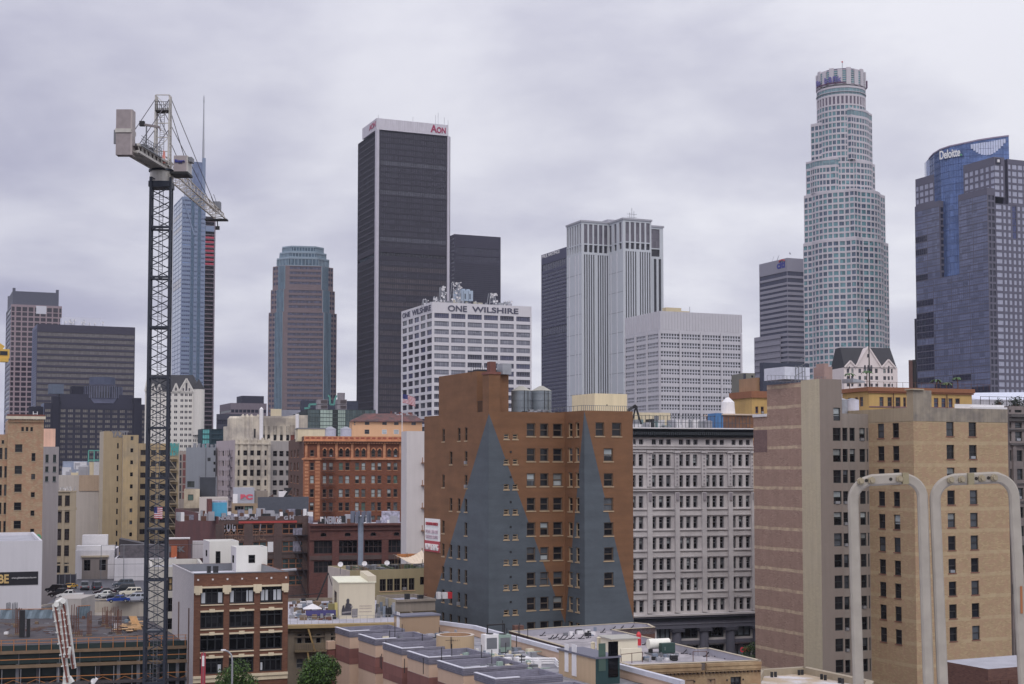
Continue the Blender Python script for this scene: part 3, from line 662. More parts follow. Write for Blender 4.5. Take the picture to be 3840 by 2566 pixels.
k2.L.ugrid(1,26,.98,.45,8,k2.z1-2,cs); k2.R.ugrid(1,26,.9,.45,8,k2.z1-2,cs); k2.done(); windows(b)
k.L.text('citi','G',(355,180,418,238),flat('logo_blue',(48,55,140)),bold=.04,u=(k.L.u(*q('G',352,200)),k.L.u(*q('G',418,200))))
m=MB(); f=k.L; u0=f.u(*q('G',372,170)); u1=f.u(*q('G',416,170)); z0=b.z(*q('G',395,182),f.P(u0)); r=(u1-u0)/2
for i in range(8):
    a,c=math.pi*i/8,math.pi*(i+1)/8; p=lambda t:Vector((f.P(u0+r-r*math.cos(t),.4).x,f.P(u0+r-r*math.cos(t),.4).y,z0+1.6*math.sin(t))); m.bar(p(a),p(c),.8,flat('logo_red',(190,70,70)))
m.build('logo_arc',b.e)
m=MB(); [m.bar((x,y,H),(x+2,y,H+5),.2,STEEL) for x,y in ((2,18),(2,26),(4,22))]; m.dish((8,8,H+5),1.2,(.3,-1,.4),STEEL); m.build('antenna_mast',b.e)
# =====================================================================  ROUND STEPPED TOWER
D0=1120.0; b=Bld('skyscraper','tallest pale stone skyscraper stepping up to a round crown, teal windows all over','skyscraper',q('F',800,1000),D0,wx=1,wy=1,ang=45,group=FAR,cap=100)
us=wall('us_pale_stone',(182,176,182),var=.05,streak=.06); ut=glass('glass_teal',(88,128,136),var=.5,cell=(1.6,4.4),rough=.12); ud=glass('glass_teal_dark',(70,84,104),var=.5,cell=(1.6,4.4)); up=glass('glass_purple_window',(92,82,98),var=.3); ub=glass('glass_teal_band',(108,138,146),var=.35,cell=(4,4),rough=.15)
zz=lambda zy,k='F',x=800: at(*q(k,x,zy),D0-10).z
FH=zz(1000)-zz(1042.5); sU=style(nx=2,bar=.12,fr=flat('teal_mullion',(110,128,138)),panes=((ut,4),(ud,3)),dep=.35); sP=style(bar=.18,fr=us,panes=((up,1),),dep=.4)
sBand=style(nx=3,bar=.2,fr=flat('teal_mullion',(110,128,138)),panes=((ub,1),),dep=.3,name='window_band')
def poly_tier(pts,z0,z1,band=None,topb=1.6,purple=0,nm='wall',wd=3.6):
    mb=MB(); n=len(pts)
    for i in range(n):
        p0,p1=pts[i],pts[(i+1)%n]; f=Face(b,p0,p1,z0,z1,us)
        nn=b.X*f.n.x+b.Yd*f.n.y
        if nn.y<.12 and f.w>1.5:
            c=max(1,round(f.w/wd)); top=z1-topb
            if band: f.hole(.05,f.w-.05,top-band,top,sBand); top-=band+1.2
            if purple: f.ugrid(c,1,.62,.9,top-purple,top,sP); top-=purple
            nf=max(1,round((top-z0)/FH)); fh_=(top-z0)/nf
            for j in range(nf): f.ugrid(c,1,.76,.68,top-(j+1)*fh_,top-j*fh_,sU)
        f.emit(mb,us)
    mb.poly([tuple(p)+(z1,) for p in pts],us); mb.build(nm,b.e)
def bulge(x0,y0,x1,y1,bl,sides='RL',N_=7,fr=.18):
    P=[]; C=[(x0,y0),(x1,y0),(x1,y1),(x0,y1)]
    for i in range(4):
        a=Vector(C[i]); c=Vector(C[(i+1)%4]); d=c-a; w=d.length; d/=w; n=Vector((d.y,-d.x)); P.append(tuple(a))
        if (i==0 and 'R' in sides) or (i==3 and 'L' in sides):
            for j in range(N_+1):
                t=fr+(1-2*fr)*j/N_; o=bl*(1-(2*j/N_-1)**2)+(.8 if True else 0); p=a+d*w*t+n*o; P.append((p.x,p.y))
    return P
circ=lambda r,n,ph=0:[(r*math.cos(ph+2*math.pi*i/n),r*math.sin(ph+2*math.pi*i/n)) for i in range(n)]
poly_tier(bulge(-22.3,-25.5,25.5,22.3,5.5),0,zz(1385))
poly_tier(bulge(-21.6,-24,24,21.6,4.6),zz(1385),zz(1030))
poly_tier(bulge(-21.5,-8,0,19.5,3.2,'L'),zz(1030),zz(785),band=4)
poly_tier(bulge(-9,-18.6,18.6,0,3.2,'R'),zz(1030),zz(800))
poly_tier(bulge(-13.5,-17.3,17.3,0,2.4,'R'),zz(800),zz(425),band=4)
poly_tier([(-17.3,3),(0,3),(0,17.3),(-17.3,17.3)],zz(785),zz(500))
poly_tier(circ(19.1,36),zz(1030),zz(258),band=5,purple=7,wd=4)
poly_tier(circ(19.5,36),zz(302),zz(298),topb=9)
# crown: alternating stone panels and glass slots
zc0,zc1=zz(250),zz(140); mb=MB(); mb.prism(circ(18.3,36),zc0,zc1-1,us)
for i in range(18):
    a=2*math.pi*(i+.5)/18; w=2*math.pi/18
    if i%1==0:
        P=[(19.6*math.cos(a+w*t),19.6*math.sin(a+w*t)) for t in (-.27,0,.27)]+[(18*math.cos(a+w*t),18*math.sin(a+w*t)) for t in (.27,-.27)]
        mb.prism(P,zc0,zc1+(1.5 if i%2 else .3),us)
mb.build('crown',b.e); mb=MB()
for i in range(18):
    a=2*math.pi*i/18; w=2*math.pi/18; P=[(18.75*math.cos(a+w*t),18.75*math.sin(a+w*t)) for t in (-.2,.2)]+[(18*math.cos(a+w*t),18*math.sin(a+w*t)) for t in (.2,-.2)]
    mb.prism(P,zc0+1,zc1-.5,ut)
    for j in range(7): 
        z=zc0+1+j*(zc1-zc0)/7; P2=[(p[0]*1.012,p[1]*1.012) for p in P[:2]]+P[2:]; mb.prism(P2,z,z+.4,us)
mb.build('crown_glass',b.e)
MB().cyl(0,0,zc1-1,zc1+1.6,16.4,16.2,flat('helipad_rim',(92,86,105)),40).build('helipad',b.e)
MB().bar((-4,-4,zc1),(-4,-4,zc1+9),.35,STEEL).cyl(-4,-4,zc1+9,zc1+10,.6,.6,flat('logo_red',(190,70,70)),8).build('mast',b.e)
pur=flat('purple_sign',(95,88,150)); A0=math.radians(225-90-2)
def arc_text(t,a0,a1,z0,z1,r,mat):
    m=MB()
    for i in range(9):
        a=a0+(a1-a0)*i/8; c=a0+(a1-a0)*(i+1)/8; m.prism([(r*math.cos(a),r*math.sin(a)),(r*math.cos(c),r*math.sin(c)),((r+.3)*math.cos(c),(r+.3)*math.sin(c)),((r+.3)*math.cos(a),(r+.3)*math.sin(a))],z0-1,z0-.2,flat('sign_maroon',(90,50,85)))
    m.build('sign_frame',b.e)
    for i,ch in enumerate(t):
        if ch==' ': continue
        a=a0+(a1-a0)*(i+.1)/len(t); w=r*abs(a1-a0)/len(t)*.85; place_text(ch,((r+.3)*math.cos(a),(r+.3)*math.sin(a)),z0,a+math.pi/2,w,(z1-z0)*(.72 if ch in 's' else 1),mat,b.e,ext=.25,bold=.03)
arc_text('us bank',math.radians(141),math.radians(214),zz(232),zz(190),19.9,pur)
m=MB(); a=math.radians(-50); 
for i in range(4): c=math.radians(-58+i*6); m.box(20*math.cos(c)-.5,20*math.sin(c)-.5,zz(240),20*math.cos(c)+.5,20*math.sin(c)+.5,zz(190),flat('sign_maroon',(90,50,85)))
m.build('side_sign',b.e)
b.vis=1400; windows(b)
# =====================================================================  GRANITE AND BLUE GLASS TOWER
b=Bld('skyscraper','slate granite tower wrapped round a curved blue glass sail at far right','skyscraper',q('V',1180,800),1000,wx=1,wy=1,group=FAR,cap=100)
gr=wall('slate_granite',(90,88,104),var=.05,streak=.06); gr2=wall('slate_granite_dark',(52,50,68),var=.05,streak=.05); gs=glass('glass_silver_square',(150,152,172),var=.12,rough=.25); gst=glass('glass_striped',(102,108,136),var=.3,cell=(5,4),rough=.15); gdk=glass('glass_deep',(40,40,60),var=.4)
blu=glass('glass_sail_blue',(80,102,148),metal=.35,rough=.12,var=.25,cell=(3,4.2)); LX=lambda k,x,y,o=(0,0):b.solve(q(k,x,y)[0],q(k,x,y)[1],o,(0,1)); RX=lambda k,x,y,o=(0,0):b.solve(q(k,x,y)[0],q(k,x,y)[1],o,(1,0))
H=b.H; wyT=LX('G',1478,600); w5=RX('V',1300,1000); y1=LX('V',757,900); y2=LX('V',475,1000)
zn=b.z(*q('G',1700,292),(0,(y1+y2)/2)); fh=b.z(*q('V',1180,900),(0,0))-b.z(*q('V',1180,1000),(0,0))
sL=style(nx=9,nz=[.42],bar=.12,fr=flat('stripe_line',(64,62,80)),panes=((gst,1),),dep=.15,name='window_band',edge=1)
sLd=style(nx=6,nz=[.42],bar=.12,fr=flat('stripe_line',(64,62,80)),panes=((gst,2),(gdk,3)),dep=.15,name='window_band',edge=1)
sD=style(nx=1,bar=.1,fr=gr2,panes=((gdk,1),),dep=.5)
low=Block(b,(0,0),w5,wyT,zn,mat=gr,lmat=gr)
nlow=int((zn-4)/fh)
for i in range(nlow):
    z=zn-(i+1)*fh; 
    n=4
    for j in range(n): low.L.hole(wyT*j/n+.15,wyT*(j+1)/n-.15,z+.35,z+fh-.1,sLd if (i>14 or (j==0 and i>2)) else sL)
    low.R.hole(w5*.12,w5*.42,z+.8,z+fh-.7,sD); low.R.hole(w5*.55,w5*.9,z+.8,z+fh-.7,sD)
low.done()
b5=Block(b,(0,0),w5,y1,H,z0=zn+.01,mat=gr,lmat=gr); b5.L.z0=zn+.01
for i in range(int((H-zn)/fh)):
    z=zn+i*fh
    for j in range(2): b5.L.hole(y1*j/2+.15,y1*(j+1)/2-.15,z+.35,z+fh-.1,sL)
    b5.R.hole(w5*.12,w5*.42,z+.8,z+fh-.7,sD); b5.R.hole(w5*.55,w5*.9,z+.8,z+fh-.7,sD)
b5.done()
H4=b.z(*q('V',475,990),(0,y2)); x4=RX('V',580,1050,(0,y2)); b4=Block(b,(0,y2),x4,wyT-y2,H4,z0=zn+.01,mat=gr)
for i in range(int((H4-zn)/fh)):
    z=zn+i*fh
    for j in range(2): b4.L.hole((wyT-y2)*j/2+.15,(wyT-y2)*(j+1)/2-.15,z+.35,z+fh-.1,sLd if (j==0 and i<7) else sL)
    b4.R.hole(x4*.2,x4*.8,z+.8,z+fh-.7,sD)
b4.done()
xd=RX('V',665,1050,(x4,y2)); b6=Block(b,(x4+.02,y2+.5),xd,8,H4-.6,z0=zn+.01,mat=gr2); b6.R.ugrid(1,int((H4-zn)/fh),.8,.5,zn,H4-2,sD); b6.done()
sS=style(bar=.1,fr=gr,panes=((gs,1),),dep=.25)
o=(w5,.05); H1=b.z(*q('V',1290,345),o); w1=RX('V',1442,700,o); l1=LX('V',832,500,o); k=Block(b,o,w1,l1,H1,mat=gr,z0=H-6)
k.L.grid('V',[(x,x+52-i) for i,x in enumerate((848,922,1000,1078,1157))]+[(1232,1287)],600,[(468+99*i,540+99*i) for i in range(4)],1287,sS)
k.R.grid('V',[(1294,1366),(1388,1422)],600,[(468+97*i,536+97*i) for i in range(11)],1294,sS); k.done()
ya=LX('V',550,700,o); yb=LX('V',126,700,o); H3=b.z(*q('V',550,560),(w5,ya)); k=Block(b,(w5+.02,ya),6,yb-ya,H3,mat=gr,z0=H4-20)
k.L.grid('V',[(136,172),(190,244),(262,316),(334,388),(406,462),(478,536)],800,[(682+98*i,755+98*i) for i in range(5)],530,sS); k.done()
o2=(w5+.03,-.3); Hl=b.z(*q('V',1320,1030),o2); Wl=b.solve(3990,1200,o2,(1,0)); k=Block(b,o2,Wl,30,Hl,mat=gr); nf=int((Hl-6)/fh)
for i in range(nf):
    z=Hl-(i+1)*fh; k.R.hole(.3,5.6,z+.9,z+fh-.7,sS) 
    u=7.0; j=0
    while u<Wl-2:
        if not (i<5 and j in (2,)): k.R.hole(u,u+2.5,z+.9,z+fh-.7,sS)
        else: k.R.hole(u-.6,u+3,z+.1,z+fh-.1,style(bar=.1,panes=((glass('glass_ink_blue',(50,56,100)),1),)))
        u+=4.35; j+=1
k.done()
xr_=RX('V',1600,700,(w5,0)); H6=b.z(*q('V',1600,378),(xr_,0)); k=Block(b,(xr_,-.1),Wl-xr_+w5,20,H6,z0=Hl-1,mat=gr,lmat=gr2); nf=int((H6-Hl-3)/fh)
u=.6
while u<k.wx-2:
    for i in range(nf): z=H6-3-(i+1)*fh; k.R.hole(u,u+(2.4 if u<1 else 4.2),z+.7,z+fh-.7,sS)
    u+=3.6 if u<1 else 5.2
k.done()
xq=RX('V',1470,700,(w5,0)); k=Block(b,(w5+w1,2),xq-w1+2,12,H1-2,z0=Hl-2,mat=gr2); k.done()
# blue sail
pts=[(332,375,1085),(352,350,1072),(400,300,1062),(500,238,1050),(640,190,1042),(840,148,1036),(1060,100,1033),(1280,66,1031),(1500,38,1030)]
P=[];T=[]
for x,y,d in pts:
    w=at(*q('V',x,y),d); v=Vector((w.x,w.y))-b.O; P.append((v.dot(b.X),v.dot(b.Yd))); T.append(w.z)
Pb=[(p[0]*.94+8,p[1]+14) for p in P[::-1]]; allp=P+Pb; tops=T+T[::-1]; n=len(allp); zb_=zn-4
mb=MB(); fr=flat('sail_line',(48,66,112))
NS=30
for i in range(n):
    j=(i+1)%n; mb.poly([allp[i]+(zb_,),allp[j]+(zb_,),allp[j]+(tops[j]+.01,),allp[i]+(tops[i],)],blu if i>0 else gst)
for i in range(len(P)-1): mb.poly([P[i]+(T[i],),P[i+1]+(T[i+1],),Pb[-2-i]+(T[i+1],),Pb[-1-i]+(T[i],)],fr)
mb.build('glass_sail',b.e); mb=MB()
for i in range(len(P)-1):
    a,c=Vector(P[i]),Vector(P[i+1]); d=(c-a).normalized(); nrm=Vector((d.y,-d.x))
    mb.bar(tuple(a+nrm*.1)+(T[i],),tuple(c+nrm*.1)+(T[i+1],),1.0,flat('sail_rim',(130,118,140)))
    z=zb_
    while z<max(T[i],T[i+1])-2:
        if z<min(T[i],T[i+1])-1: mb.bar(tuple(a+nrm*.05)+(z,),tuple(c+nrm*.05)+(z,),.25,fr)
        z+=fh*1.0
    for j in range(1,5): p=a.lerp(c,j/5)+nrm*.05; mb.bar(tuple(p)+(zb_,),tuple(p)+(T[i]+(T[i+1]-T[i])*j/5-.3,),.15,fr)
mb.build('sail_mullions',b.e)
mb=MB(); skyg=glass('glass_sky_see_through',(175,182,205),rough=.3,var=.1); a,c=Vector(P[5]),Vector(P[8]); d=(c-a).normalized(); nrm=Vector((d.y,-d.x))
for i in range(14):
    t0,t1=.15+.78*i/14,.15+.78*(i+.85)/14; dd=9*math.sin(math.pi*min(1,(i+.5)/14*.9+.05))+1; p0,p1=a+(c-a)*t0,a+(c-a)*t1
    g=lambda t:T[5]+(T[8]-T[5])*t-2
    mb.poly([tuple(p0+nrm*1.2)+(g(t0)-dd,),tuple(p1+nrm*1.2)+(g(t1)-dd,),tuple(p1+nrm*1.2)+(g(t1),),tuple(p0+nrm*1.2)+(g(t0),)],skyg)
mb.build('open_glazing',b.e)
a,c=Vector(P[3]),Vector(P[5]); ca=a.lerp(c,.05)+Vector(((c-a).normalized().y,-(c-a).normalized().x))*3.2; cb_=c+Vector(((c-a).normalized().y,-(c-a).normalized().x))*3.2
zt=at(*q('V',700,350),1040).z; dv=cb_-ca
t=place_text('Deloitte',ca,at(*q('V',530,380),1045).z,math.atan2(dv.y,dv.x),dv.length*.93,6.4,flat('sign_white',(215,215,220)),b.e,ext=.2,bold=.02)
dd=ca+dv*.97; MB().cyl(dd.x,dd.y,zt-.4,zt+.9,.8,.8,flat('sign_green',(60,130,90)),8).build('sign_dot',b.e)
MB().box(w5+1,-.45,H1-5,w5+5.5,-.0,H1-1,gr2).cyl(w5+3,-.6,H1-4,H1-2,1,1,WHT,10).build('emblem',b.e)
b.vis=1450; windows(b)
# dark slab edge beside it
b=Bld('office_block','dark slab edge of a lower block at the foot of the slate granite tower','office block',q('G',1482,635),1120,wx=5,wy=3,group=FAR); Block(b,mat=wall('bronze_black',(52,49,62))).done()
# =====================================================================  STEEP ROOFED CREAM BUILDINGS
def gable(b,u0,u1,ze,zt,o,m,depth=6):
    mb=MB(); y=-o; mid=(u0+u1)/2
    mb.poly([(u0,y,ze),(u1,y,ze),(mid,y,zt)],m).poly([(u0,y,ze),(mid,y,zt),(mid,y+depth,zt),(u0,y+depth,ze)],m).poly([(mid,y,zt),(u1,y,ze),(u1,y+depth,ze),(mid,y+depth,zt)],m)
    mb.bar((u0-.2,y-.1,ze),(mid,y-.1,zt+.3),.6,m).bar((mid,y-.1,zt+.3),(u1+.2,y-.1,ze),.6,m); return mb
ro=flat('dark_slate_roof',(50,50,55),rough=.8,var=.15); ck=wall('pink_cream_stone',(208,196,193),var=.05,streak=.06); gw=glass('glass_old',(66,64,76),var=.6)
b=Bld('apartment_building','pink stone apartment block with steep dark roof and three pointed gables below the round tower','apartment block',q('G',893,1030),620,xr=q('G',1325,0)[0],wy=18,ang=8,group='steep roofed cream blocks')
k=Block(b,mat=ck); st=style(bar=.1,nz=2,panes=((gw,2),(GB,1)),dep=.3)
gx=lambda x:k.R.u(*q('G',x,1030)); gz=lambda y:b.z(*q('G',1085,y),(gx(1085),0))
k.R.grid('G',[(915,935),(950,968),(1010,1030),(1055,1075),(1105,1125),(1145,1168),(1210,1232),(1245,1262),(1275,1287)],1030,[(1100,1130),(1160,1185),(1215,1240)],1085,st)
k.R.grid('G',[(915,935),(953,970),(1010,1032),(1052,1072),(1078,1095),(1102,1122),(1143,1165),(1210,1230),(1244,1262),(1272,1286)],1030,[(1040,1075)],1085,st); k.done()
y2=6; zr=gz(862); MB().poly([(.3,0.02,b.H),(b.wx-.3,.02,b.H),(b.wx-.8,y2,zr),(.8,y2,zr)],ro).poly([(b.wx-.3,.02,b.H),(b.wx-.3,17,b.H),(b.wx-.8,12,zr),(b.wx-.8,y2,zr)],ro).poly([(.3,17,b.H),(.3,.02,b.H),(.8,y2,zr),(.8,12,zr)],ro).poly([(.8,y2,zr),(b.wx-.8,y2,zr),(b.wx-.8,12,zr),(.8,12,zr)],ro).build('roof',b.e)
for a,c,t in ((985,1192,868),(900,985,985),(1198,1303,972)): g=gable(b,gx(a),gx(c),gz(1030),gz(t),.35,ck,5.8); g.build('gable',b.e)
aw=MB(); wmat=glass('glass_arch',(70,66,74))
for cx_,cy_,w,h in ((1085,950,14,30),(1060,1040,16,30),(1085,1040,10,30),(1111,1040,16,30),(935,1040,10,18),(1253,1040,12,26)):
    u=gx(cx_); z=gz(cy_); ww=w*.4644/5334*620/2; hh=h*.4644/5334*620; aw.poly([(u-ww,-.42,z),(u+ww,-.42,z),(u+ww,-.42,z+hh*.7),(u+ww*.6,-.42,z+hh*.92),(u,-.42,z+hh),(u-ww*.6,-.42,z+hh*.92),(u-ww,-.42,z+hh*.7)],wmat)
aw.build('arched_window',b.e); windows(b)
b=Bld('apartment_building','cream gabled block with steep dark roof seen behind the crane mast','apartment block',q('U',42,820),640,xr=q('U',398,0)[0],wy=22,ang=8,group='steep roofed cream blocks')
k=Block(b,mat=wall('cream_stone',(196,192,186),var=.06)); X_=lambda x:k.R.u(*q('U',x,820)); Z_=lambda y:b.z(*q('U',300,y),(X_(300),0))
k.R.grid('U',[(90,98),(112,120),(138,146),(160,168),(205,213),(232,241),(243,252),(273,281),(283,291),(301,309),(311,319),(328,336),(338,346),(359,366),(372,379),(386,393)],900,[(830+37.3*i,846+37.3*i) for i in range(17)],300,style(bar=.08,panes=((gw,1),),dep=.3))
k.done(); b.vis=1720; windows(b)
zr=Z_(703); H=b.H; xe=X_(345); xs=X_(60); W_=b.wx
MB().poly([(0,.02,H),(W_,.02,H),(xe,6,zr),(xs,6,zr)],ro).poly([(W_,.02,H),(W_,20,H),(xe,12,zr),(xe,6,zr)],ro).poly([(0,20,H),(0,.02,H),(xs,6,zr),(xs,12,zr)],ro).poly([(xs,6,zr),(xe,6,zr),(xe,12,zr),(xs,12,zr)],ro).build('roof',b.e)
cs=wall('cream_stone',(0,0,0))
for a,c,t in ((266,358,736),(226,262,768),(120,150,772),(80,110,772),(44,70,740)): gable(b,X_(a),X_(c),Z_(818),Z_(t),.35,cs,5).build('gable',b.e)
m=MB()
for cx_,y0,y1,w in ((312,812,758,12),(292,812,792,9),(331,812,792,9),(244,812,790,10),(135,812,790,10),(95,812,790,10)):
    u=X_(cx_); ww=w*.5742/5334*640/2; m.poly([(u-ww,-.42,Z_(y0)),(u+ww,-.42,Z_(y0)),(u+ww,-.42,Z_(y1+4)),(u,-.42,Z_(y1)),(u-ww,-.42,Z_(y1+4))],wmat)
m.build('arched_window',b.e)
m=MB(); k.R.trim(m,0,W_,Z_(824),Z_(820),.3,cs); m.build('cornice',b.e)
m=MB(); u=X_(392); m.cyl(u,.6,Z_(1100),H+1.5,2.6,2.6,cs,12).cyl(u,.6,H+1.5,H+6,2.7,.2,ro,12); m.build('corner_turret',b.e)
# =====================================================================  MIDDLE DISTANCE
MID='mid-rise blocks between the towers'
def simple(name,label,cat,k,cx_,cy_,d,xr=None,xl=None,ang=12,mat=None,lmat=None,wy=None,wx=None,par=.8,roof=None,group=None,z0=0):
    b=Bld(name,label,cat,q(k,cx_,cy_),d,xr=None if xr is None else q(k,xr,cy_)[0],xl=None if xl is None else q(k,xl,cy_)[0],ang=ang,wy=wy,wx=wx,group=group)
    blk=Block(b,mat=mat,lmat=lmat,par=par,roof=roof); return b,blk
gold=glass('glass_old',(0,0,0)); gdx=glass('glass_loft',(32,32,36),spec=.3,var=.6,cell=(1.2,1.6)); gmx=glass('glass_mid_old',(84,86,88),var=.5,rough=.25)
# far low blocks
b,k=simple('office_block','low brown ribbon-window block between the glass and the pink towers','office block','J',552,150,930,xr=880,xl=450,ang=23,mat=wall('mauve_stone',(112,102,112)),wx=None)
k.R.ugrid(9,6,.8,.45,k.z1-30,k.z1-3,style(panes=((gC,1),))); k.L.ugrid(1,6,.96,.4,k.z1-30,k.z1-3,style(nx=10,panes=((gC,1),),name='window_band')); k.done(); windows(b)
MB().box(8,3,b.H,b.wx*.95,20,b.H+5,wall('navy_panel',(0,0,0))).build('penthouse',b.e)
b,k=simple('office_block','navy low office block with wide dark windows above the cream deco block','office block','J',420,252,860,xr=680,wy=16,ang=10,mat=wall('navy_low',(62,62,76)))
k.R.ugrid(2,5,.85,.5,k.z1-30,k.z1-2,style(nx=6,panes=((gC,1),))); k.done(); windows(b)
b,k=simple('office_block','dark teal glass block left of the cream deco block','office block','J',285,388,620,xr=640,xl=250,ang=21,mat=wall('dark_teal',(36,58,68)))
tg=glass('glass_bright_teal',(80,150,150),var=.5,cell=(1.5,3)); k.R.grid('J',[(292,356)],500,[(390+47*i,432+47*i) for i in range(8)],300,style(nx=3,panes=((tg,1),)))
k.R.grid('J',[(372,630)],500,[(390+47*i,425+47*i) for i in range(8)],300,style(nx=10,bar=.1,fr=wall('dark_teal',(0,0,0)),panes=((glass('glass_dark_teal',(34,56,66)),1),),name='window_band')); k.done(); windows(b)
b,k=simple('office_block','plain dark block wedged behind the cooling tower building','office block','J',1195,128,900,xr=1720,wy=20,ang=10,mat=wall('ink_block',(52,56,72))); k.done()
b,k=simple('parapet_block','pale grey slab roof rising beside the cooling tower building','office block','J',1015,215,760,xr=1190,wy=14,ang=10,mat=wall('pale_grey_slab',(128,130,142))); k.done()
b,k=simple('roof_house','small cream lift house above the cream deco block','lift house','J',918,205,620,xr=1016,wy=10,ang=10,mat=wall('cream_render',(196,182,152))); k.done()
# mirrored glass building with cooling towers
b,k=simple('office_block','green mirrored glass block with stacked cooling towers on top','office block','J',1250,208,690,xr=1880,xl=1120,ang=14,mat=wall('dark_green_frame',(40,52,54)),group=MID)
g1=glass('glass_pale_green',(150,168,158),var=.15,cell=(2,3),rough=.3); g2=glass('glass_murky_green',(58,74,76),var=.7,cell=(1.5,3))
for (a,c,g) in ((1258,1366,g2),(1370,1484,g1),(1488,1530,GD2),(1534,1602,g1),(1606,1700,g2),(1704,1870,g2)):
    k.R.grid('J',[(a,c)],300,[(212+36*i,246+36*i) for i in range(11)],1370,style(nx=4,bar=.12,fr=flat('green_mullion',(78,92,90)),panes=((g,1),),dep=.15,name='window_band',edge=.5))
k.done(); windows(b)
def cool(b,xa,xb,n,label,cyl=False):
    H=b.H; u0=b.solve(q('J',xa,0)[0],1530,(0,3),(1,0)); u1=b.solve(q('J',xb,0)[0],1530,(0,3),(1,0)); m=MB(); bd=flat('tower_casing',(128,122,128)); lv=flat('louvre_brown',(78,68,70))
    zt=b.z(*q('J',xa,115),(u0,3)); h=(zt-H)/2; w=u1-u0
    for i in range(2):
        z=H+h*i; m.box(u0,3,z+.1,u1,10,z+h-.15,bd)
        for j in range(6): m.box(u0+w*.35,2.8,z+.6+j*(h-1)/6,u1-.3,3,z+.6+(j+.6)*(h-1)/6,lv)
    if cyl: m.cyl((u0+u1)/2,6.5,zt,zt+3.2,w*.38,w*.4,bd,16)
    o=m.build('cooling_tower'); place(o,b); tag(o,label,'cooling tower')
cool(b,1345,1440,2,'grey louvred cooling tower without a fan stack, left of the pair'); cool(b,1525,1615,2,'grey louvred cooling tower topped by a round fan stack',True)
m=MB(); pt=flat('verdigris_pipe',(70,135,125)); u=[b.solve(q('J',x,0)[0],1530,(0,2),(1,0)) for x in (1225,1270,1335,1440,1460,1500,1520)]; H=b.H
m.path([(u[0],2,H+.5),(u[1],2,H+.7),(u[1],2,H+2.4),(u[2],2,H+2.6)],.9,pt).path([(u[3],2,H+7),(u[4],2,H+6),(u[4],2,H+2.5),(u[5],2,H+2.5),(u[5],2,H+4),(u[6],2,H+7)],.8,pt)
o=m.build('roof_pipes'); place(o,b); tag(o,'verdigris green pipes between the two louvred cooling towers','pipes')
# brick striped strip and grey wall building
b,k=simple('apartment_building','narrow block with red brick strips right of the crane mast','apartment block','J',78,592,560,xr=142,wy=20,ang=10,mat=wall('buff_frame',(150,138,130))); 
k.R.grid('J',[(82,98)],800,[(625+70*i,680+70*i) for i in range(6)],82,style(panes=((GM,1),))); m=MB(); u0,u1=k.R.u(*q('J',110,800)),k.R.u(*q('J',135,800))
for i in range(6): k.R.trim(m,u0,u1,b.z(*q('J',80,680+70*i),(0,0)),b.z(*q('J',80,622+70*i),(0,0)),.08,wall('red_brick_panel',(135,80,78),brick=(110,70,66)))
k.done(); m.build('brick_panel',b.e); windows(b)
b,k=simple('commercial_building','blank grey-painted commercial block left of the cream deco block','commercial block','J',142,558,540,xr=412,wy=26,ang=8,mat=wall('grey_painted_wall',(128,133,142),var=.08,streak=.1),group=MID)
k.R.grid('J',[(392,411)],800,[(585,632),(690,715),(748,782),(835,870)],400,style(panes=((GD2,1),)));k.R.grid('J',[(338,366)],700,[(652,684)],350,style(nz=5,panes=((GM,1),))); k.R.grid('J',[(152,218)],900,[(868,925)],180,style(nx=1,nz=6,fr=flat('green_louvre',(80,95,85)),panes=((GM,1),)));k.done(); windows(b)
m=MB(); u=k.R.u(*q('J',322,700)); k.R.trim(m,u-.12,u+.12,0,b.H,.1,flat('pipe_grey',(85,88,96))); m.build('downpipe',b.e)
m=MB(); [m.cyl(3+i*1.6,3,b.H-.2,b.H+random.uniform(.6,1.8),.5,.6,STEEL,8) for i in range(9)]; o=m.build('roof_vents'); place(o,b); tag(o,'row of small metal vents along the blank grey block roof','roof vents',kind='stuff')
# cream deco building
cr=wall('deco_cream',(188,178,162),c2=(150,142,134),var=.12,streak=.35); cg_=wall('deco_grey_wing',(148,142,140),var=.12,streak=.3); pk=wall('deco_pink_side',(165,152,156),var=.1,streak=.3)
b=Bld('deco_building','tall cream art deco block with rounded shoulders and dark window columns','art deco block',q('J',590,490),520,xr=q('J',918,0)[0],xl=q('J',420,0)[0],ang=26,group=MID)
k=Block(b,mat=cr,lmat=pk,par=.6); st=style(nz=[.5],bar=.12,fr=flat('bronze_frame',(66,62,60)),panes=((gdx,3),(gmx,1)),dep=.5)
rows=[(585,632),(670,725),(763,820),(857,910),(945,985),(1035,1080)]
k.R.grid('J',[(610,632),(665,702),(726,762),(786,824),(860,880)],800,rows,700,st)
k.L.grid('J',[(437,447),(455,462),(469,486),(497,504),(512,520),(527,543),(549,556),(563,569)],800,[(585+93*i,636+93*i) for i in range(6)],560,st)
k.done(); xR=b.wx
def Uj(x,y=0): return b.solve(q('J',x,0)[0],1800,(0,y),(1,0))
m=MB()
for x in (598,645,713,774,840,900):
    u=Uj(x); k.R.trim(m,max(0,u-.5),min(b.wx,u+.5),0,b.H+random.uniform(.4,1.0),.35,cr)
k.R.trim(m,0,b.wx,b.H-1.6,b.H-.9,.6,cr)
for i in range(24): k.R.trim(m,b.wx*i/24+.1,b.wx*i/24+.45,b.H-.9,b.H+.3,.25,cr)
m.build('pier',b.e)
yw=3; Hw=b.z(*q('J',700,480),(xR,yw)); xw=Uj(1250,yw)-xR; k2=Block(b,(xR+.01,yw),xw,18,Hw+8,mat=cg_)
zj=lambda y:b.z(*q('J',960,y),(xR+3,yw))
k2.z1=k2.R.z1=k2.L.z1=k2.S.z1=zj(500)
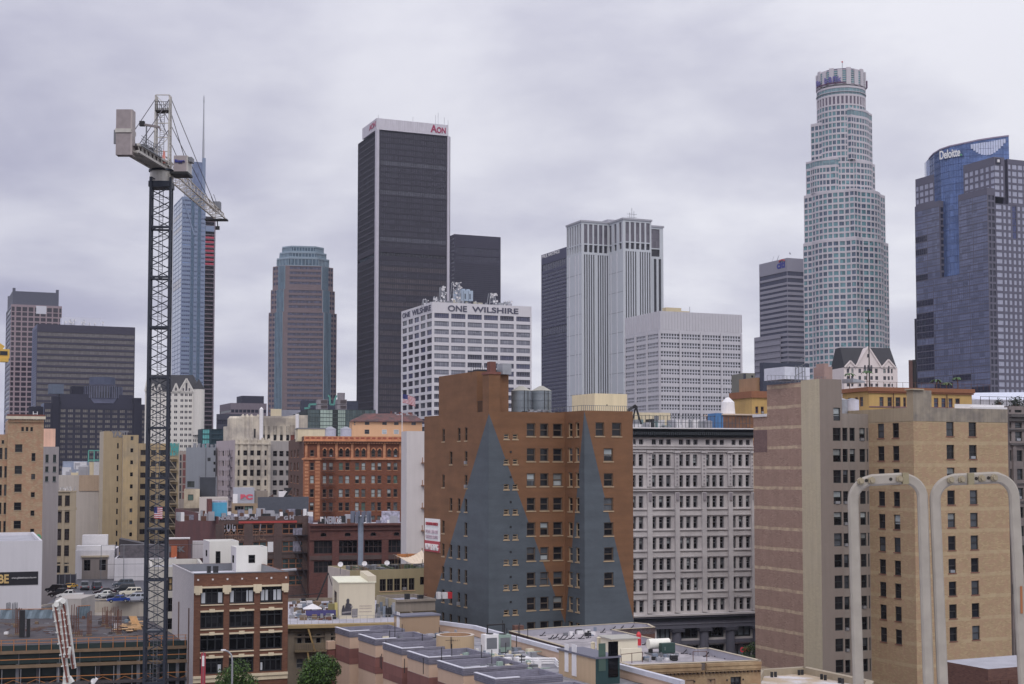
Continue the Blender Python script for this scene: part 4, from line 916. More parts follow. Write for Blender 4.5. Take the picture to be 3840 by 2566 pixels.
k2.R.grid('J',[(937,975),(996,1034),(1057,1096)],800,[(590,640),(678,728),(768,816),(860,908),(948,995)],937,st); k2.done()
# upper tower
x0=Uj(662,8); x1=Uj(1152,8); ztw=b.z(*q('J',850,268),(x0+5,8)); k3=Block(b,(x0,8),x1-x0,14,ztw,z0=b.H-12,mat=cr,par=.5)
k3.R.grid('J',[(762,780)],430,[(388,470)],850,style(panes=((gdx,1),))); k3.R.grid('J',[(838,866),(885,914),(943,973),(1002,1031),(1060,1090)],430,[(362,495)],940,style(nz=4,nx=1,bar=.15,panes=((GD2,1),),dep=.8))
k3.R.grid('J',[(1098,1138)],430,[(352,495)],1000,style(panes=((wall('rust_panel',(110,55,45)),1),),dep=.3)); k3.done()
x2=Uj(1165,9); x3=Uj(1252,9); k4=Block(b,(x2-1.5,9),x3-x2+1.5,10,b.z(*q('J',1200,262),(x2,9)),z0=b.H-14,mat=cr,par=.5);k4.done()
xs=Uj(545,9); k5=Block(b,(xs,9.5),x0-xs,10,b.z(*q('J',600,362),(xs,9.5)),z0=b.H-10,mat=cr,par=.4); k5.done()
m=MB()
for x in (662,700,740,800): 
    u=Uj(x,7.9); m.cyl(u,8.6,b.H,ztw-.5,1.0,1.0,cr,10).cyl(u,8.6,ztw-.5,ztw+.6,.9,.2,cr,10)
for i in range(26): u=Uj(850+i*12,7.9); m.box(u-.12,7.75,ztw-7,u+.12,8,ztw-.6,cr)
u=Uj(600,9.4); m.cyl(u,10.2,b.H,b.H+8.2,3.2,3.2,cr,20).cyl(u,10.2,b.H+8.2,b.H+9,3.0,2.4,cr,20); m.build('rounded_shoulder',b.e)
m=MB(); u=Uj(825,7.5); m.cyl(u,7.4,b.H-.3,ztw+2.5,.75,.75,WHT,12).cyl(u,7.4,ztw+2.5,ztw+3.3,.75,.1,WHT,12); u=Uj(1158,7.5); m.cyl(u,7.9,b.H-3,ztw+1,.7,.7,WHT,12); o=m.build('white_flues'); place(o,b); tag(o,'pair of white round flues rising on the deco block','flues')
windows(b)
m=MB(); fe=flat('rusty_fire_escape',(80,72,84))
for i in range(5):
    z=b.z(*q('J',530,650+92*i),(0,6)); m.box(-.9,3,z,-.05,6.5,z+.12,fe)
    for j in range(8): m.bar((-.9,3+j*.5,z),(-.9,3+j*.5,z+1),.07,fe)
    m.bar((-.6,3.3,z),(-.6,6,z+3.3),.15,fe)
m.build('fire_escape',b.e)
# peach hip-roofed block
b,k=simple('hotel_building','peach painted block with weathered brown hip roof above the brick block','hotel','X',952,492,432,xr=2262,wy=14,ang=10,mat=wall('peach_render',(200,155,115),var=.05,streak=.08),par=0,group=MID)
st=style(nz=[.5],bar=.12,fr=flat('grey_sash',(80,82,88)),panes=((GD,2),(GM,1)),dep=.15)
k.R.grid('X',[(1188,1274),(1515,1600),(1736,1822),(2060,2145)],600,[(512,568)],1200,st); k.R.grid('X',[(1185,1274)],600,[(655,738)],1200,st); k.R.grid('X',[(1510,1600),(1732,1825)],700,[(655,738)],1500,style(fr=WHT,nz=[.4],panes=((GW,1),),dep=.1)); k.R.grid('X',[(985,1012)],600,[(512,540),(555,575)],990,st); k.done(); windows(b)
rf=wall('weathered_roof',(78,62,62),c2=(110,70,66),var=.25,streak=.1,scale=.5); zr=b.z(*q('X',1500,355),(b.wx*.4,5)); xa=b.solve(q('X',1190,0)[0],1550,(0,5),(1,0)); xb=b.solve(q('X',2080,0)[0],1550,(0,5),(1,0)); H=b.H; W_=b.wx+.7
MB().poly([(-.7,-.7,H),(W_,-.7,H),(xb,5,zr),(xa,5,zr)],rf).poly([(W_,-.7,H),(W_,14.7,H),(xb,9,zr),(xb,5,zr)],rf).poly([(-.7,14.7,H),(-.7,-.7,H),(xa,5,zr),(xa,9,zr)],rf).poly([(xa,5,zr),(xb,5,zr),(xb,9,zr),(xa,9,zr)],rf).box(-.7,-.7,H-.35,W_,-.5,H-.02,rf).build('roof',b.e)
m=MB()
for i in range(26): x=random.uniform(xa+7,W_-3); y=random.uniform(2.5,6); w=random.uniform(.4,1.8); zz_=zr-.3-max(0,5-y)*.7; m.box(x,y,zz_,x+w,y+w*.6,zz_+random.uniform(.2,1.1),random.choice([rf,ROOFG,wall('rust_panel',(110,55,45))]))
m.build('roof_patches',b.e)
fp=MB(); u=k.R.u(*q('X',1838,600)); zt=b.z(*q('X',1845,-30),(u,-8)); fp.bar((u,-8,10),(u,-8,zt),.18,WHT); e=thing('flag_pole','white flag pole flying a striped flag in front of the peach block','flag pole'); place(e,b); fp.build('pole',e)
def flag(e,u,y,zt,w,h,rot=0,name='flag',hang=0):
    red=flat('flag_red',(165,50,60)); wh=flat('flag_white',(205,200,205)); blu_=flat('flag_blue',(50,55,110)); m=MB(); nx,nz=12,13
    P=lambda i,j:(u+w*i/nx*math.cos(rot),y+.12*w*math.sin(i*1.1)+w*i/nx*math.sin(rot),zt-h*j/nz-hang*h*(i/nx)**1.5)
    for i in range(nx):
        for j in range(nz): m.poly([P(i,j+1),P(i+1,j+1),P(i+1,j),P(i,j)],blu_ if i<5 and j<7 else (red if j%2==0 else wh))
    return m.build(name,e)
flag(e,u,-8,zt-.3,4,2.6,hang=.5)
# ornate orange brick block
ob=wall('orange_brick',(122,70,46),brick=(100,58,40),var=.12,streak=.12,bs=.6); ob2=wall('brown_brick_side',(98,66,54),brick=(86,58,48),var=.1,bs=.6); ot=wall('orange_terracotta',(186,128,90),c2=(156,102,70),var=.15,scale=.6)
b=Bld('brick_hotel','ornate orange brick block with arched top windows and heavy terracotta cornice','brick block',q('J',1222,455),406,xr=q('J',2330,0)[0],xl=q('J',1082,0)[0],ang=12,group=MID)
k=Block(b,mat=ob,lmat=ob2,par=1.2); zJ=lambda y:b.z(*q('J',1222,y),(0,0)); H=b.H
stw=style(nz=[.5],bar=.13,fr=flat('orange_sash',(105,85,72)),panes=((gdx,4),(gmx,2),(GW,1),(GG,1)),dep=.35,sill=ot,split=.35,sub=True)
cols=[(1392,1428),(1450,1488),(1540,1580),(1599,1640),(1690,1728),(1748,1786),(1838,1875),(1895,1932),(1984,2020),(2042,2080),(2128,2160),(2185,2220)]
rows=[(697,768),(816,890),(940,1015),(1062,1140),(1185,1262),(1308,1385)]
k.R.grid('J',[(1276,1314)],900,rows,1276,stw); k.R.grid('J',cols,900,rows,1700,stw); k.R.grid('J',[(1276,1314)],900,[(582,640)],1276,stw)
k.L.grid('J',[(1100,1112),(1130,1142),(1158,1172)],900,[(575,645),(695,770),(818,890),(940,1012),(1060,1130),(1185,1255)],1170,stw)
sta=style(nz=[.45],bar=.13,fr=flat('orange_sash',(105,85,72)),panes=((gdx,1),),dep=.4,sub=True); k.R.grid('J',cols,900,[(588,645)],1700,sta); k.done(); windows(b)
m=MB(); U=lambda x:k.R.u(*q('J',x,900))
for (a,c) in cols+[(1276,1314)]:
    if a==1276: continue
    u0,u1=U(a),U(c); r=(u1-u0)/2; zc=zJ(588); P=[(u0+r-r*math.cos(math.pi*i/8),zc+r*math.sin(math.pi*i/8)*1.15) for i in range(9)]
    m.poly([(p[0],-.02,p[1]) for p in P],gdx)
    for p,p2 in zip(P,P[1:]): m.bar((p[0],-.12,p[1]+.12),(p2[0],-.12,p2[1]+.12),.35,ot)
m.build('arched_light',b.e); m=MB(); W_=b.wx
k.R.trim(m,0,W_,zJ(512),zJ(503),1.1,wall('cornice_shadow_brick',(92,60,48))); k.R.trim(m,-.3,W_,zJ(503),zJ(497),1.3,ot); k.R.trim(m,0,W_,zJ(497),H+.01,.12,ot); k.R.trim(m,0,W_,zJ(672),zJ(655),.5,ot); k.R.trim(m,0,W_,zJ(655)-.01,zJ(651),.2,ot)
k.L.trim(m,k.L.w-3.5,k.L.w,zJ(672),zJ(655),.4,ot)
for i in range(46): u=W_*(i+.5)/46; k.R.trim(m,u-.25,u+.25,zJ(524),zJ(512)-.01,.8,ot)
for i in range(22): u=W_*(i+.3)/22; k.R.trim(m,u,u+W_/22*.62,zJ(478),zJ(464),.2,wall('terracotta_red_panel',(140,70,54)))
m.build('cornice',b.e); m=MB()
for x in (1240,1352,1518,1662,1812,1958,2104): u=U(x); k.R.trim(m,u-.35,u+.35,zJ(655),zJ(524),.25,ot)
for i in range(24): k.R.trim(m,.3,U(1262),zJ(700+i*32),zJ(680+i*32),.12,ot); k.R.trim(m,U(1326),U(1366),zJ(700+i*32),zJ(680+i*32),.12,ot)
m.build('terracotta_pier',b.e); oq=wall('orange_quoin_brick',(158,98,64),brick=(136,82,54),bs=.6,var=.1); m=MB(); k.R.trim(m,0,U(1270),0,zJ(672)-.02,.06,oq); k.R.trim(m,U(1320),U(1372),0,zJ(672)-.02,.06,oq); k.L.trim(m,k.L.w-2.2,k.L.w,0,zJ(672)-.02,.06,oq); m.build('brick_quoin',b.e)
m=MB(); fe=flat('fire_escape_brown',(72,46,42)); u0,u1=U(1380),U(1506)
for y in (655,775,900,1022,1145):
    z=zJ(y); m.box(u0,-1.3,z-.15,u1,-.6,z,fe)
    for i in range(13): m.bar((u0+(u1-u0)*i/12,-1.3,z),(u0+(u1-u0)*i/12,-1.3,z+1.1),.06,fe)
    m.bar((u0,-1.3,z+1.1),(u1,-1.3,z+1.1),.09,fe).bar((u0+.5,-1.0,z),(u1-1,-1.0,z-4),.18,fe)
m.build('fire_escape',b.e); obk=b
for (a,c,lb) in ((1415,1520,'left of two squat silver water tanks behind the orange cornice'),(1560,1662,'right of two squat silver water tanks behind the orange cornice')):
    u0,u1=b.solve(q('J',a,0)[0],1620,(0,8),(1,0)),b.solve(q('J',c,0)[0],1620,(0,8),(1,0)); r=(u1-u0)/2; zt=b.z(*q('J',a,388),(u0,8)); e=thing('water_tank',lb,'water tank',group='silver roof tanks'); place(e,b,u0+r,8+r,H-1.2)
    MB().cyl(0,0,0,zt-H+1.2,r,r,flat('tank_silver',(165,165,178),rough=.4),28).build('tank',e); MB().cyl(0,0,zt-H+1.2,zt-H+1.9,r*1.03,.4,STEEL,28).build('lid',e)
u0,u1=b.solve(q('J',1165,0)[0],1620,(0,9),(1,0)),b.solve(q('J',1415,0)[0],1620,(0,9),(1,0)); zt=b.z(*q('J',1250,388),(u0,9))
o=MB().box(u0,9,H-1.3,u1,20,zt,wall('cream_render',(196,182,152))).box(u0-.2,8.8,zt,u1+.2,20.2,zt+.3,FG).build('roof_house'); place(o,b); tag(o,'cream roof house left of the silver tanks on the brick block','roof house')
# white slab building between the brick hotel and painted block
b=Bld('party_wall_building','plain pale rendered slab wall between the orange brick and the pyramid-painted block','slab building',q('J',2165,408),262,xr=q('J',2420,0)[0],wy=5,ang=16,group=MID); k=Block(b,mat=wall('pale_render_slab',(192,186,186),var=.06,streak=.12),par=.5); k.done()
m=MB()
for i in range(6): z=b.z(*q('J',2300,700+205*i),(12,0)); m.box(b.wx*.52,-.8,z-.1,b.wx*.95,0,z+.1,flat('tan_balcony',(140,105,85))).box(b.wx*.52,-.8,z,b.wx*.55,-.7,z+1,flat('tan_balcony',(0,0,0)))
m.build('fire_balcony',b.e)
# =====================================================================  LEFT SIDE
# tan speckled brick block far left
tb=wall('speckled_tan_brick',(168,146,116),c2=(156,118,92),var=.12,streak=.15,brick=(146,114,86),scale=1.1,bs=.5)
b=Bld('brick_building','speckled tan brick block with arcaded parapet and sash windows at the left edge','brick block',q('H',85,212),285,xr=q('H',470,0)[0],wy=20,ang=21,group='old blocks at the left'); H=b.H
k=Block(b,mat=tb,par=.8); sh=style(nz=[.5],bar=.1,fr=flat('dark_sash',(52,50,50)),panes=((gdx,4),(gmx,1)),dep=.35,sill=wall('tan_sill',(150,132,108)),sub=True)
k.R.grid('H',[(152,230)],1000,[(475,558),(705,792),(900,985),(1097,1180),(1292,1378),(1485,1570),(1680,1765)],152,sh)
k.R.grid('H',[(330,372)],1000,[(568,655),(792,850),(988,1042),(1183,1240),(1378,1435),(1575,1630)],330,sh); k.R.grid('H',[(228,256),(276,303),(325,352)],315,[(290,335)],276,sh); k.done(); windows(b)
m=MB(); zH=lambda y:b.z(*q('H',300,y),(6,0)); k.R.trim(m,-.4,b.wx+.3,zH(208),zH(178),.6,wall('stone_cornice',(190,180,160))); k.R.trim(m,-.2,b.wx+.15,zH(176),zH(158),.4,wall('red_brick_parapet',(110,70,62)))
for i in range(15): k.R.trim(m,b.wx*i/15+.1,b.wx*i/15+.45,zH(240),zH(209),.3,tb)
m.build('cornice',b.e)
xl_=b.solve(-160,1700,(0,.4),(1,0)); HL=b.z(*q('H',60,368),(-4,.4)); k2=Block(b,(xl_,.4),-xl_-.01,16,HL,mat=tb,par=.5)
k2.R.grid('H',[(42,100)],1000,[(512,635),(708,832),(905,1025),(1098,1222),(1295,1415),(1480,1590)],42,sh); k2.R.grid('H',[(-40,18)],1000,[(512,635),(708,832),(905,1025),(1098,1222),(1295,1415)],10,sh); k2.R.grid('H',[(18,45)],440,[(430,470)],30,sh); k2.done(); windows(b)
zG=b.z(*q('H',320,1510),(10,0)); place_text('MNKO',k.R.P(k.R.u(*q('H',218,1500)),.1),b.z(*q('H',320,1518),(8,0)),0,k.R.u(*q('H',440,1500))-k.R.u(*q('H',218,1500)),1.6,flat('graffiti_green',(70,150,110)),b.e,name='graffiti',bold=.05)
b=Bld('crane_cab','yellow steel cabin of another tower crane at the left edge','crane cab',q('B',95,680),700,xl=None,wx=1,wy=1); yl=flat('machine_yellow',(200,160,50)); s_=.3827/5334*700
MB().box(-30*s_*3.2,0,-88*s_,0,5,0,yl).box(-90*s_,-.3,-60*s_,-20*s_,0,-20*s_,glass('glass_dark',(0,0,0))).box(-110*s_,-1,-125*s_,-10*s_,4,-88*s_,yl).bar((-100*s_,2,0),(-70*s_,2,45*s_),3,yl).build('cab_body',b.e,loc=(0,0,b.H))
m=MB(); [m.bar((x,y,-b.H),(x,y,-125*s_),.5,yl) for x,y in ((-13,0),(-10.5,0),(-13,2.5),(-10.5,2.5))]
for i in range(24): z=-b.H+i*3; m.bar((-13,0,z),(-10.5,0,z+3),.25,yl).bar((-10.5,2.5,z),(-13,2.5,z+3),.25,yl)
m.build('mast',b.e,loc=(0,0,b.H))
# pale narrow block with peach penthouse
b,k=simple('apartment_building','narrow grey rendered block with peach roof box and six slit windows','apartment block','H',462,500,330,xr=632,wy=14,ang=21,mat=wall('warm_grey_render',(140,134,136),var=.05),par=.4)
k.R.grid('H',[(485,518),(566,600)],700,[(585,668),(712,770),(818,872)],485,style(nx=2,bar=.1,fr=flat('dark_green_sash',(48,66,62)),panes=((GD,1),),sill=FG,sub=True)); k.done(); windows(b)
MB().box(-1,1,b.H-.5,b.wx-.8,10,b.H+4.2,wall('peach_box',(216,172,150))).build('penthouse',b.e)
# stack of pale roofs in the middle left
b,k=simple('commercial_building','low cream block with two small square windows and one arched one','commercial block','H',632,805,470,xr=1100,wy=20,ang=21,mat=wall('cream_low',(172,164,158),var=.08),par=.5)
k.R.grid('H',[(893,920),(938,968),(1038,1066)],900,[(890,928)],893,style(nx=1,nz=2,bar=.1,fr=flat('maroon_sash',(105,72,68)),panes=((GM,1),))); k.done(); windows(b)
m=MB(); u=b.solve(q('H',845,0)[0],1800,(0,-.1),(1,0)); k.R.trim(m,u,b.wx,b.z(*q('H',845,975),(u,0)),b.H,.25,wall('buff_render',(168,146,124))); m.build('buff_bay',b.e)
rng=random.Random(3); m=MB(); cols_=[ROOFG,STEEL,flat('pale_blue_duct',(130,140,160)),wall('cream_render',(196,182,152)),flat('duct_white',(190,190,195))]
for i in range(34):
    x=rng.uniform(1,b.wx-3); w=rng.uniform(1,4.5); m.box(x,rng.uniform(1,3),b.H-.5,x+w,rng.uniform(4,9),b.H+rng.uniform(.6,4.5)*(1 if x>b.wx*.3 else .6),rng.choice(cols_))
o=m.build('roof_equipment'); place(o,b); tag(o,'crowd of pale ducts and boxes on the low cream block roof','roof equipment',kind='stuff')
m=MB(); tq=flat('turquoise_frame',(80,150,140)); x0=b.solve(q('H',945,0)[0],1740,(0,4),(1,0)); x1=b.solve(q('H',1065,0)[0],1740,(0,4),(1,0))
for x in (x0,(x0+x1)/2,x1): m.bar((x,4,b.H),(x,4,b.H+8.2),.35,tq)
m.bar((x0,4,b.H+8.2),(x1,4,b.H+8.2),.35,tq).bar((x0,4,b.H+5),(x1,4,b.H+5),.35,tq).box(x0-8,4.5,b.H,x1+.5,8,b.H+4.6,flat('pale_blue_duct',(0,0,0))); o=m.build('steel_trestle'); place(o,b); tag(o,'turquoise steel frame around rooftop plant on the low cream block','trestle')
# loft block with big dark bays
lf=wall('loft_buff',(152,138,116),var=.12,streak=.25)
b=Bld('loft_building','buff concrete loft block with big dark factory windows in two bays','loft block',q('H',458,975),420,xr=q('H',815,0)[0],wy=24,ang=21,group='old blocks at the left'); k=Block(b,mat=lf,par=.8)
bw=glass('glass_factory',(48,38,38),var=.7,cell=(1,1.4)); sl=style(nx=9,nz=4,bar=.09,fr=flat('factory_bar',(50,42,40)),panes=((bw,1),),dep=.7,sill=lf,sub=True)
k.R.grid('H',[(468,660)],1200,[(1022,1135),(1195,1315),(1380,1500),(1556,1672)],600,sl); k.R.grid('H',[(694,778)],1200,[(1022,1135),(1195,1315),(1380,1500),(1556,1672)],694,style(nx=4,nz=4,bar=.09,fr=flat('factory_bar',(50,42,40)),panes=((bw,1),),dep=.7,sill=lf,sub=True))
zI=lambda y:b.z(*q('I',600,y),(6,0)); 
k.R.grid('I',[(452,625)],400,[(305,322),(338,415)],500,style(nx=4,nz=2,fr=flat('factory_bar',(50,42,40)),panes=((GD2,1),),dep=.5)); k.R.grid('I',[(664,742)],400,[(305,322),(338,415)],700,style(nx=2,fr=FW,panes=((GD,1),),dep=.3)); k.done(); windows(b)
m=MB(); zq=lambda y:b.z(*q('H',600,y),(6,0)); k.R.trim(m,-.2,b.wx+.2,zq(1180),zq(1150),.35,lf); k.R.trim(m,-.2,b.wx+.2,zq(985),zq(975),.4,lf); k.R.trim(m,k.R.u(*q('H',662,1200)),k.R.u(*q('H',690,1200)),0,b.H-2,.3,lf); k.R.trim(m,b.wx-1.8,b.wx,0,b.H,.3,lf); m.build('cornice',b.e)
m=MB()
for i in range(60): x=b.wx*(.1+.85*i/60); m.bar((x,.4,b.H-.2),(x+rng.uniform(-.6,.6),.4,b.H+rng.uniform(.2,1.5)),.1,random.choice([STEEL,GW if False else WHT]))
m.build('razor_wire',b.e)
# slate modern block with balconies
b=Bld('apartment_building','grey modern block with stacked white balconies behind the loft block','apartment block',q('H',815,1010),500,xr=q('H',1090,0)[0],wy=14,ang=21); k=Block(b,mat=wall('slate_modern',(108,112,124)),par=.4)
k.R.grid('H',[(822,890),(955,1020)],1200,[(1105,1190),(1222,1285),(1305,1368),(1390,1440)],822,style(nx=4,bar=.12,fr=FG,panes=((GD,1),(GBL,1)),dep=.4,sub=True)); k.done(); windows(b)
m=MB(); zq=lambda y:b.z(*q('H',850,y),(2,0))
for y in (1205,1292,1378): k.R.trim(m,0,k.R.u(*q('H',925,1200)),zq(y+6),zq(y-6),1.0,WHT)
k.R.trim(m,k.R.u(*q('H',930,1200)),k.R.u(*q('H',955,1200)),0,zq(1082),.6,flat('ink_blue_post',(40,44,60))); k.R.trim(m,k.R.u(*q('H',930,1200)),b.wx,zq(1082),zq(1070),.7,flat('ink_blue_post',(0,0,0)));
k.R.trim(m,k.R.u(*q('H',858,1000)),b.wx,zq(1040),b.H+.4,.4,wall('slate_navy',(78,80,98))); m.build('balcony',b.e)
# beige building left of crane with column of small windows
bg_=wall('beige_render',(168,146,108),c2=(150,134,108),var=.14,streak=.35,scale=.2)
b=Bld('commercial_building','tall beige rendered block with one column of small windows beside the crane mast','commercial block',q('H',1318,375),455,xr=q('H',1482,0)[0],xl=q('H',1255,0)[0],ang=21,group='old blocks at the left'); k=Block(b,mat=bg_,lmat=wall('beige_side',(172,160,140),var=.1),par=.5)
k.R.grid('H',[(1388,1418)],1000,[(390+128.5*i,432+128.5*i) for i in range(9)],1388,style(nz=[.5],panes=((GD2,3),(GM,1)),dep=.3,sub=True)); k.done(); windows(b)
x0=b.solve(q('H',1100,0)[0],1800,(0,2),(1,0)); k2=Block(b,(x0,2),-x0+.0-.01,14,b.z(*q('H',1200,335),(-4,2)),mat=wall('beige_tan',(152,134,104),var=.14,streak=.3),lmat=wall('beige_side',(0,0,0)),par=.5)
k2.R.grid('H',[(1245,1262)],1000,[(462+117*i,520+117*i) for i in range(10)],1245,style(panes=((GD2,1),),dep=.3)); k2.done(); windows(b)
place_text('YAZIT',(x0+2.4,1.9),b.z(*q('H',1200,400),(-4,2)),0,5.4,2.2,flat('graffiti_grey',(112,112,118)),b.e,name='graffiti',bold=.05)
# fire-escape building behind crane
b=Bld('commercial_building','beige block with wide dark window strips and zigzag fire escape behind the crane','commercial block',q('H',1490,465),480,xr=q('H',1915,0)[0],wy=16,ang=21,group='old blocks at the left'); k=Block(b,mat=bg_,par=.5)
st=style(nx=5,bar=.15,panes=((glass('glass_factory',(0,0,0)),1),),dep=.5,sub=True)
k.R.grid('H',[(1497,1590),(1610,1665)],1000,[(535+121*i,590+121*i) for i in range(9)],1500,st); k.R.grid('H',[(1690,1780)],1000,[(535+121*i,590+121*i) for i in range(9)],1700,style(nx=4,panes=((GD,1),),dep=.4,sub=True)); k.R.grid('H',[(1812,1885)],1000,[(660+121*i,742+121*i) for i in range(8)],1812,st); k.done(); windows(b)
m=MB(); fe=flat('pale_fire_escape',(140,130,115)); u0,u1=k.R.u(*q('H',1795,1000)),k.R.u(*q('H',1890,1000))
for i in range(8):
    z=b.z(*q('H',1800,630+121*i),(u0,0)); m.box(u0,-1.3,z-.12,u1,-.1,z,fe); m.bar((u0,-1.3,z+1.1),(u1,-1.3,z+1.1),.1,fe).bar((u0,-1.2,z),(u1,-1.2,z-4),.22,fe)
    for j in range(9): m.bar((u0+(u1-u0)*j/8,-1.3,z),(u0+(u1-u0)*j/8,-1.3,z+1.1),.06,fe)
m.build('fire_escape',b.e)
u=k.R.u(*q("H",1800,560))
place_text('KREW',k.R.P(u,.15),b.z(*q('H',1800,600),(u,0)),0,k.R.u(*q('H',1915,560))-u,4.4,flat('graffiti_teal',(60,150,150)),b.e,name='graffiti',bold=.06)
# =====================================================================  PAINTED PYRAMID BLOCK
b=Bld('painted_building','large brown block painted with two tall grey pyramids, in the middle of the view','painted block',q('M',408,288),205,xr=q('M',832,0)[0],xl=q('M',47,0)[0],ang=26,cap=100)
H=b.H; gz=lambda x,y,p=(0,0):b.z(*q('M',x,y),p)
a2=Vector((b.wx,0)); y2=b.solve(*q('M',942,282),tuple(a2),(0,-1)); c2=(b.wx,-y2)
def painted():
    m,nt,bs=newm('painted_brown_and_grey'); L=nt.links; tc=N(nt,'ShaderNodeTexCoord'); sp=N(nt,'ShaderNodeSeparateXYZ'); L.new(tc.outputs['Object'],sp.inputs[0])
    fL=Face(b,(0,b.wy),(0,0),0,H); fR=Face(b,(0,0),(b.wx,0),0,H); f2=Face(b,(c2[0],0),c2,0,H); f3=Face(b,c2,(c2[0]+30,c2[1]),0,H)
    def kk(f,x,y,rev):
        u=f.u(*q('M',x,y)); z=f.zz(*q('M',x,y)); return abs((f.w-u) if rev else u)/(H-z)
    kL=kk(fL,76,1410,1); kR=kk(fR,700,1090,0); k2=kk(f2,852,1290,1); k3=kk(f3,1214,1440,0)
    def tri(x0,y0,ka,kb,ht):
        xa=mth(nt,'ABSOLUTE',mth(nt,'SUBTRACT',sp.outputs[0],x0)); ya=mth(nt,'ABSOLUTE',mth(nt,'SUBTRACT',sp.outputs[1],y0))
        s_=mth(nt,'ADD',mth(nt,'DIVIDE',xa,ka),mth(nt,'DIVIDE',ya,kb)); return mth(nt,'LESS_THAN',s_,mth(nt,'SUBTRACT',ht,sp.outputs[2]))
    f=mth(nt,'MAXIMUM',tri(0,0,kR,kL,H-.3),tri(c2[0],c2[1],k3,k2,b.z(*q('M',942,284),c2)))
    br=alb((118,81,52)); gy=alb((78,86,94)); col=mixc(nt,f,br,gy)
    vec,sp2,tc2=wallxz(nt)
    bk=N(nt,'ShaderNodeTexBrick',i={'Color1':(1,1,1,1),'Color2':(.86,.86,.86,1),'Mortar':(.78,.78,.78,1),'Scale':1.0,'Mortar Size':.02,'Brick Width':.5,'Row Height':.17}); L.new(vec,bk.inputs['Vector']); col=mixc(nt,.55,col,bk.outputs[0],'MULTIPLY')
    nz=N(nt,'ShaderNodeTexNoise',i={'Scale':.3,'Detail':7.0,'Roughness':.65}); L.new(tc.outputs['Object'],nz.inputs['Vector'])
    ln=N(nt,'ShaderNodeTexNoise',i={'Scale':1.0,'Detail':3.0}); mp=N(nt,'ShaderNodeMapping',i={'Scale':(.12,.9,1)}); L.new(vec,mp.inputs[0]); L.new(mp.outputs[0],ln.inputs['Vector'])
    v=mth(nt,'ADD',mth(nt,'MULTIPLY',mth(nt,'SUBTRACT',nz.outputs[0],.5),.6),mth(nt,'ADD',mth(nt,'MULTIPLY',mth(nt,'SUBTRACT',ln.outputs[0],.5),.5),1.0))
    h=N(nt,'ShaderNodeHueSaturation'); L.new(v,h.inputs['Value']); L.new(col,h.inputs['Color']); L.new(h.outputs[0],bs.inputs['Base Color']); bs.inputs['Roughness'].default_value=.8
    MC['painted']=m; return m
pm=painted(); sill=wall('cream_sill',(165,142,112)); bf=flat('brown_sash',(92,78,66))
sw=style(nz=[.5],bar=.13,fr=bf,panes=((gdx,5),(GM,2),(GW,1)),dep=.3,sill=sill,sub=True,split=.25)
sn=style(nz=[.5],bar=.1,fr=bf,panes=((GD,3),(gdx,2)),dep=.25,sill=sill,sub=True)
k=Block(b,mat=pm,par=.9)
c=[(146,160),(188,203),(233,248),(272,287)]
k.L.grid('M',c,700,[(378+133*i,452+133*i) for i in range(9)],279,sn,skip=lambda i,j:(j,i) in {(0,1),(1,0),(1,2),(2,1),(2,2),(3,0),(4,1),(4,2)})
rows=[(355,428),(495,568),(635,708),(772,845),(910,985),(1050,1125),(1190,1265),(1330,1402),(1468,1545)]
k.R.grid('M',[(492,520),(542,570)],800,[(415+140.6*i,444+140.6*i) for i in range(8)],520,style(nz=[.5],bar=.09,fr=sill,panes=((gdx,3),(GM,1)),dep=.25,sill=sill,sub=True))
k.R.grid('M',[(620,668),(695,742),(768,820)],800,rows,640,sw); k.done()
x3=b.solve(*q('M',1213,282),c2,(1,0)); H2=gz(942,283,c2); k2=Block(b,c2,x3,y2+b.wy*.8,H2,mat=pm,par=.9)
k2.L.grid('M',[(852,876),(893,914)],800,[(350+140.3*i,430+140.3*i) for i in range(9)],905,style(nz=[.5],bar=.12,fr=sill,panes=((gdx,3),(GM,1)),dep=.3,sill=sill,sub=True))
k2.R.grid('M',[(1005,1054),(1097,1150)],400,[(350,427)],1030,sw); k2.R.grid('M',[(1052,1104)],800,rows[1:7],1070,sw); k2.done()
m=MB()
for i in range(7): u=k.R.u(*q('M',530,515+140*i)); z=gz(530,515+140*i,(u,0)); k.R.trim(m,u-.15,u+.15,z-.15,z+.15,.05,BLK)
m.build('wall_vents',b.e,kind='stuff')
windows(b)
# penthouse volumes
yp=b.solve(*q('M',340,150),(0,0),(0,1)); xp=b.solve(*q('M',518,150),(0,yp),(1,0)); Hp=b.z(*q('M',338,63),(0,yp))
kp=Block(b,(0,yp),xp,b.wy-yp-(b.wy-b.solve(*q('M',128,100),(0,0),(0,1))),Hp,z0=H-.95,mat=pm,par=.5,name='penthouse'); kp.z0=kp.R.z0=kp.L.z0=kp.S.z0=H+.005; kp.done()
yt=b.solve(*q('M',372,150),(0,0),(0,1)); xt=b.solve(*q('M',470,150),(0,0),(1,0)); Ht=b.z(*q('M',408,80),(0,0)); kt=Block(b,(0.02,0.02),xt,yt,Ht,z0=H-.9,mat=pm,name='chimney_tower'); kt.done()
MB().prism([(-.1,-.1),(xt+.1,-.1),(xt+.1,yt+.1),(-.1,yt+.1)],Ht+.01,Ht+.35,wall('chimney_cap',(120,75,66))).prism([(xt*.3,yt*.3),(xt*.8,yt*.3),(xt*.8,yt*.8),(xt*.3,yt*.8)],Ht+.36,Ht+1.9,wall('red_brick_parapet',(110,70,62))).build('chimney_pot',b.e)
m=MB(); [m.bar((x,yp,H),(x,yp-2.2,H+.0),.01,BLK) for x in ()]; z=H
for i in range(7): m.bar((.1,yt+.3+i*.35,z),(.1,yt+.3+i*.35,z+1.6),.06,BLK)
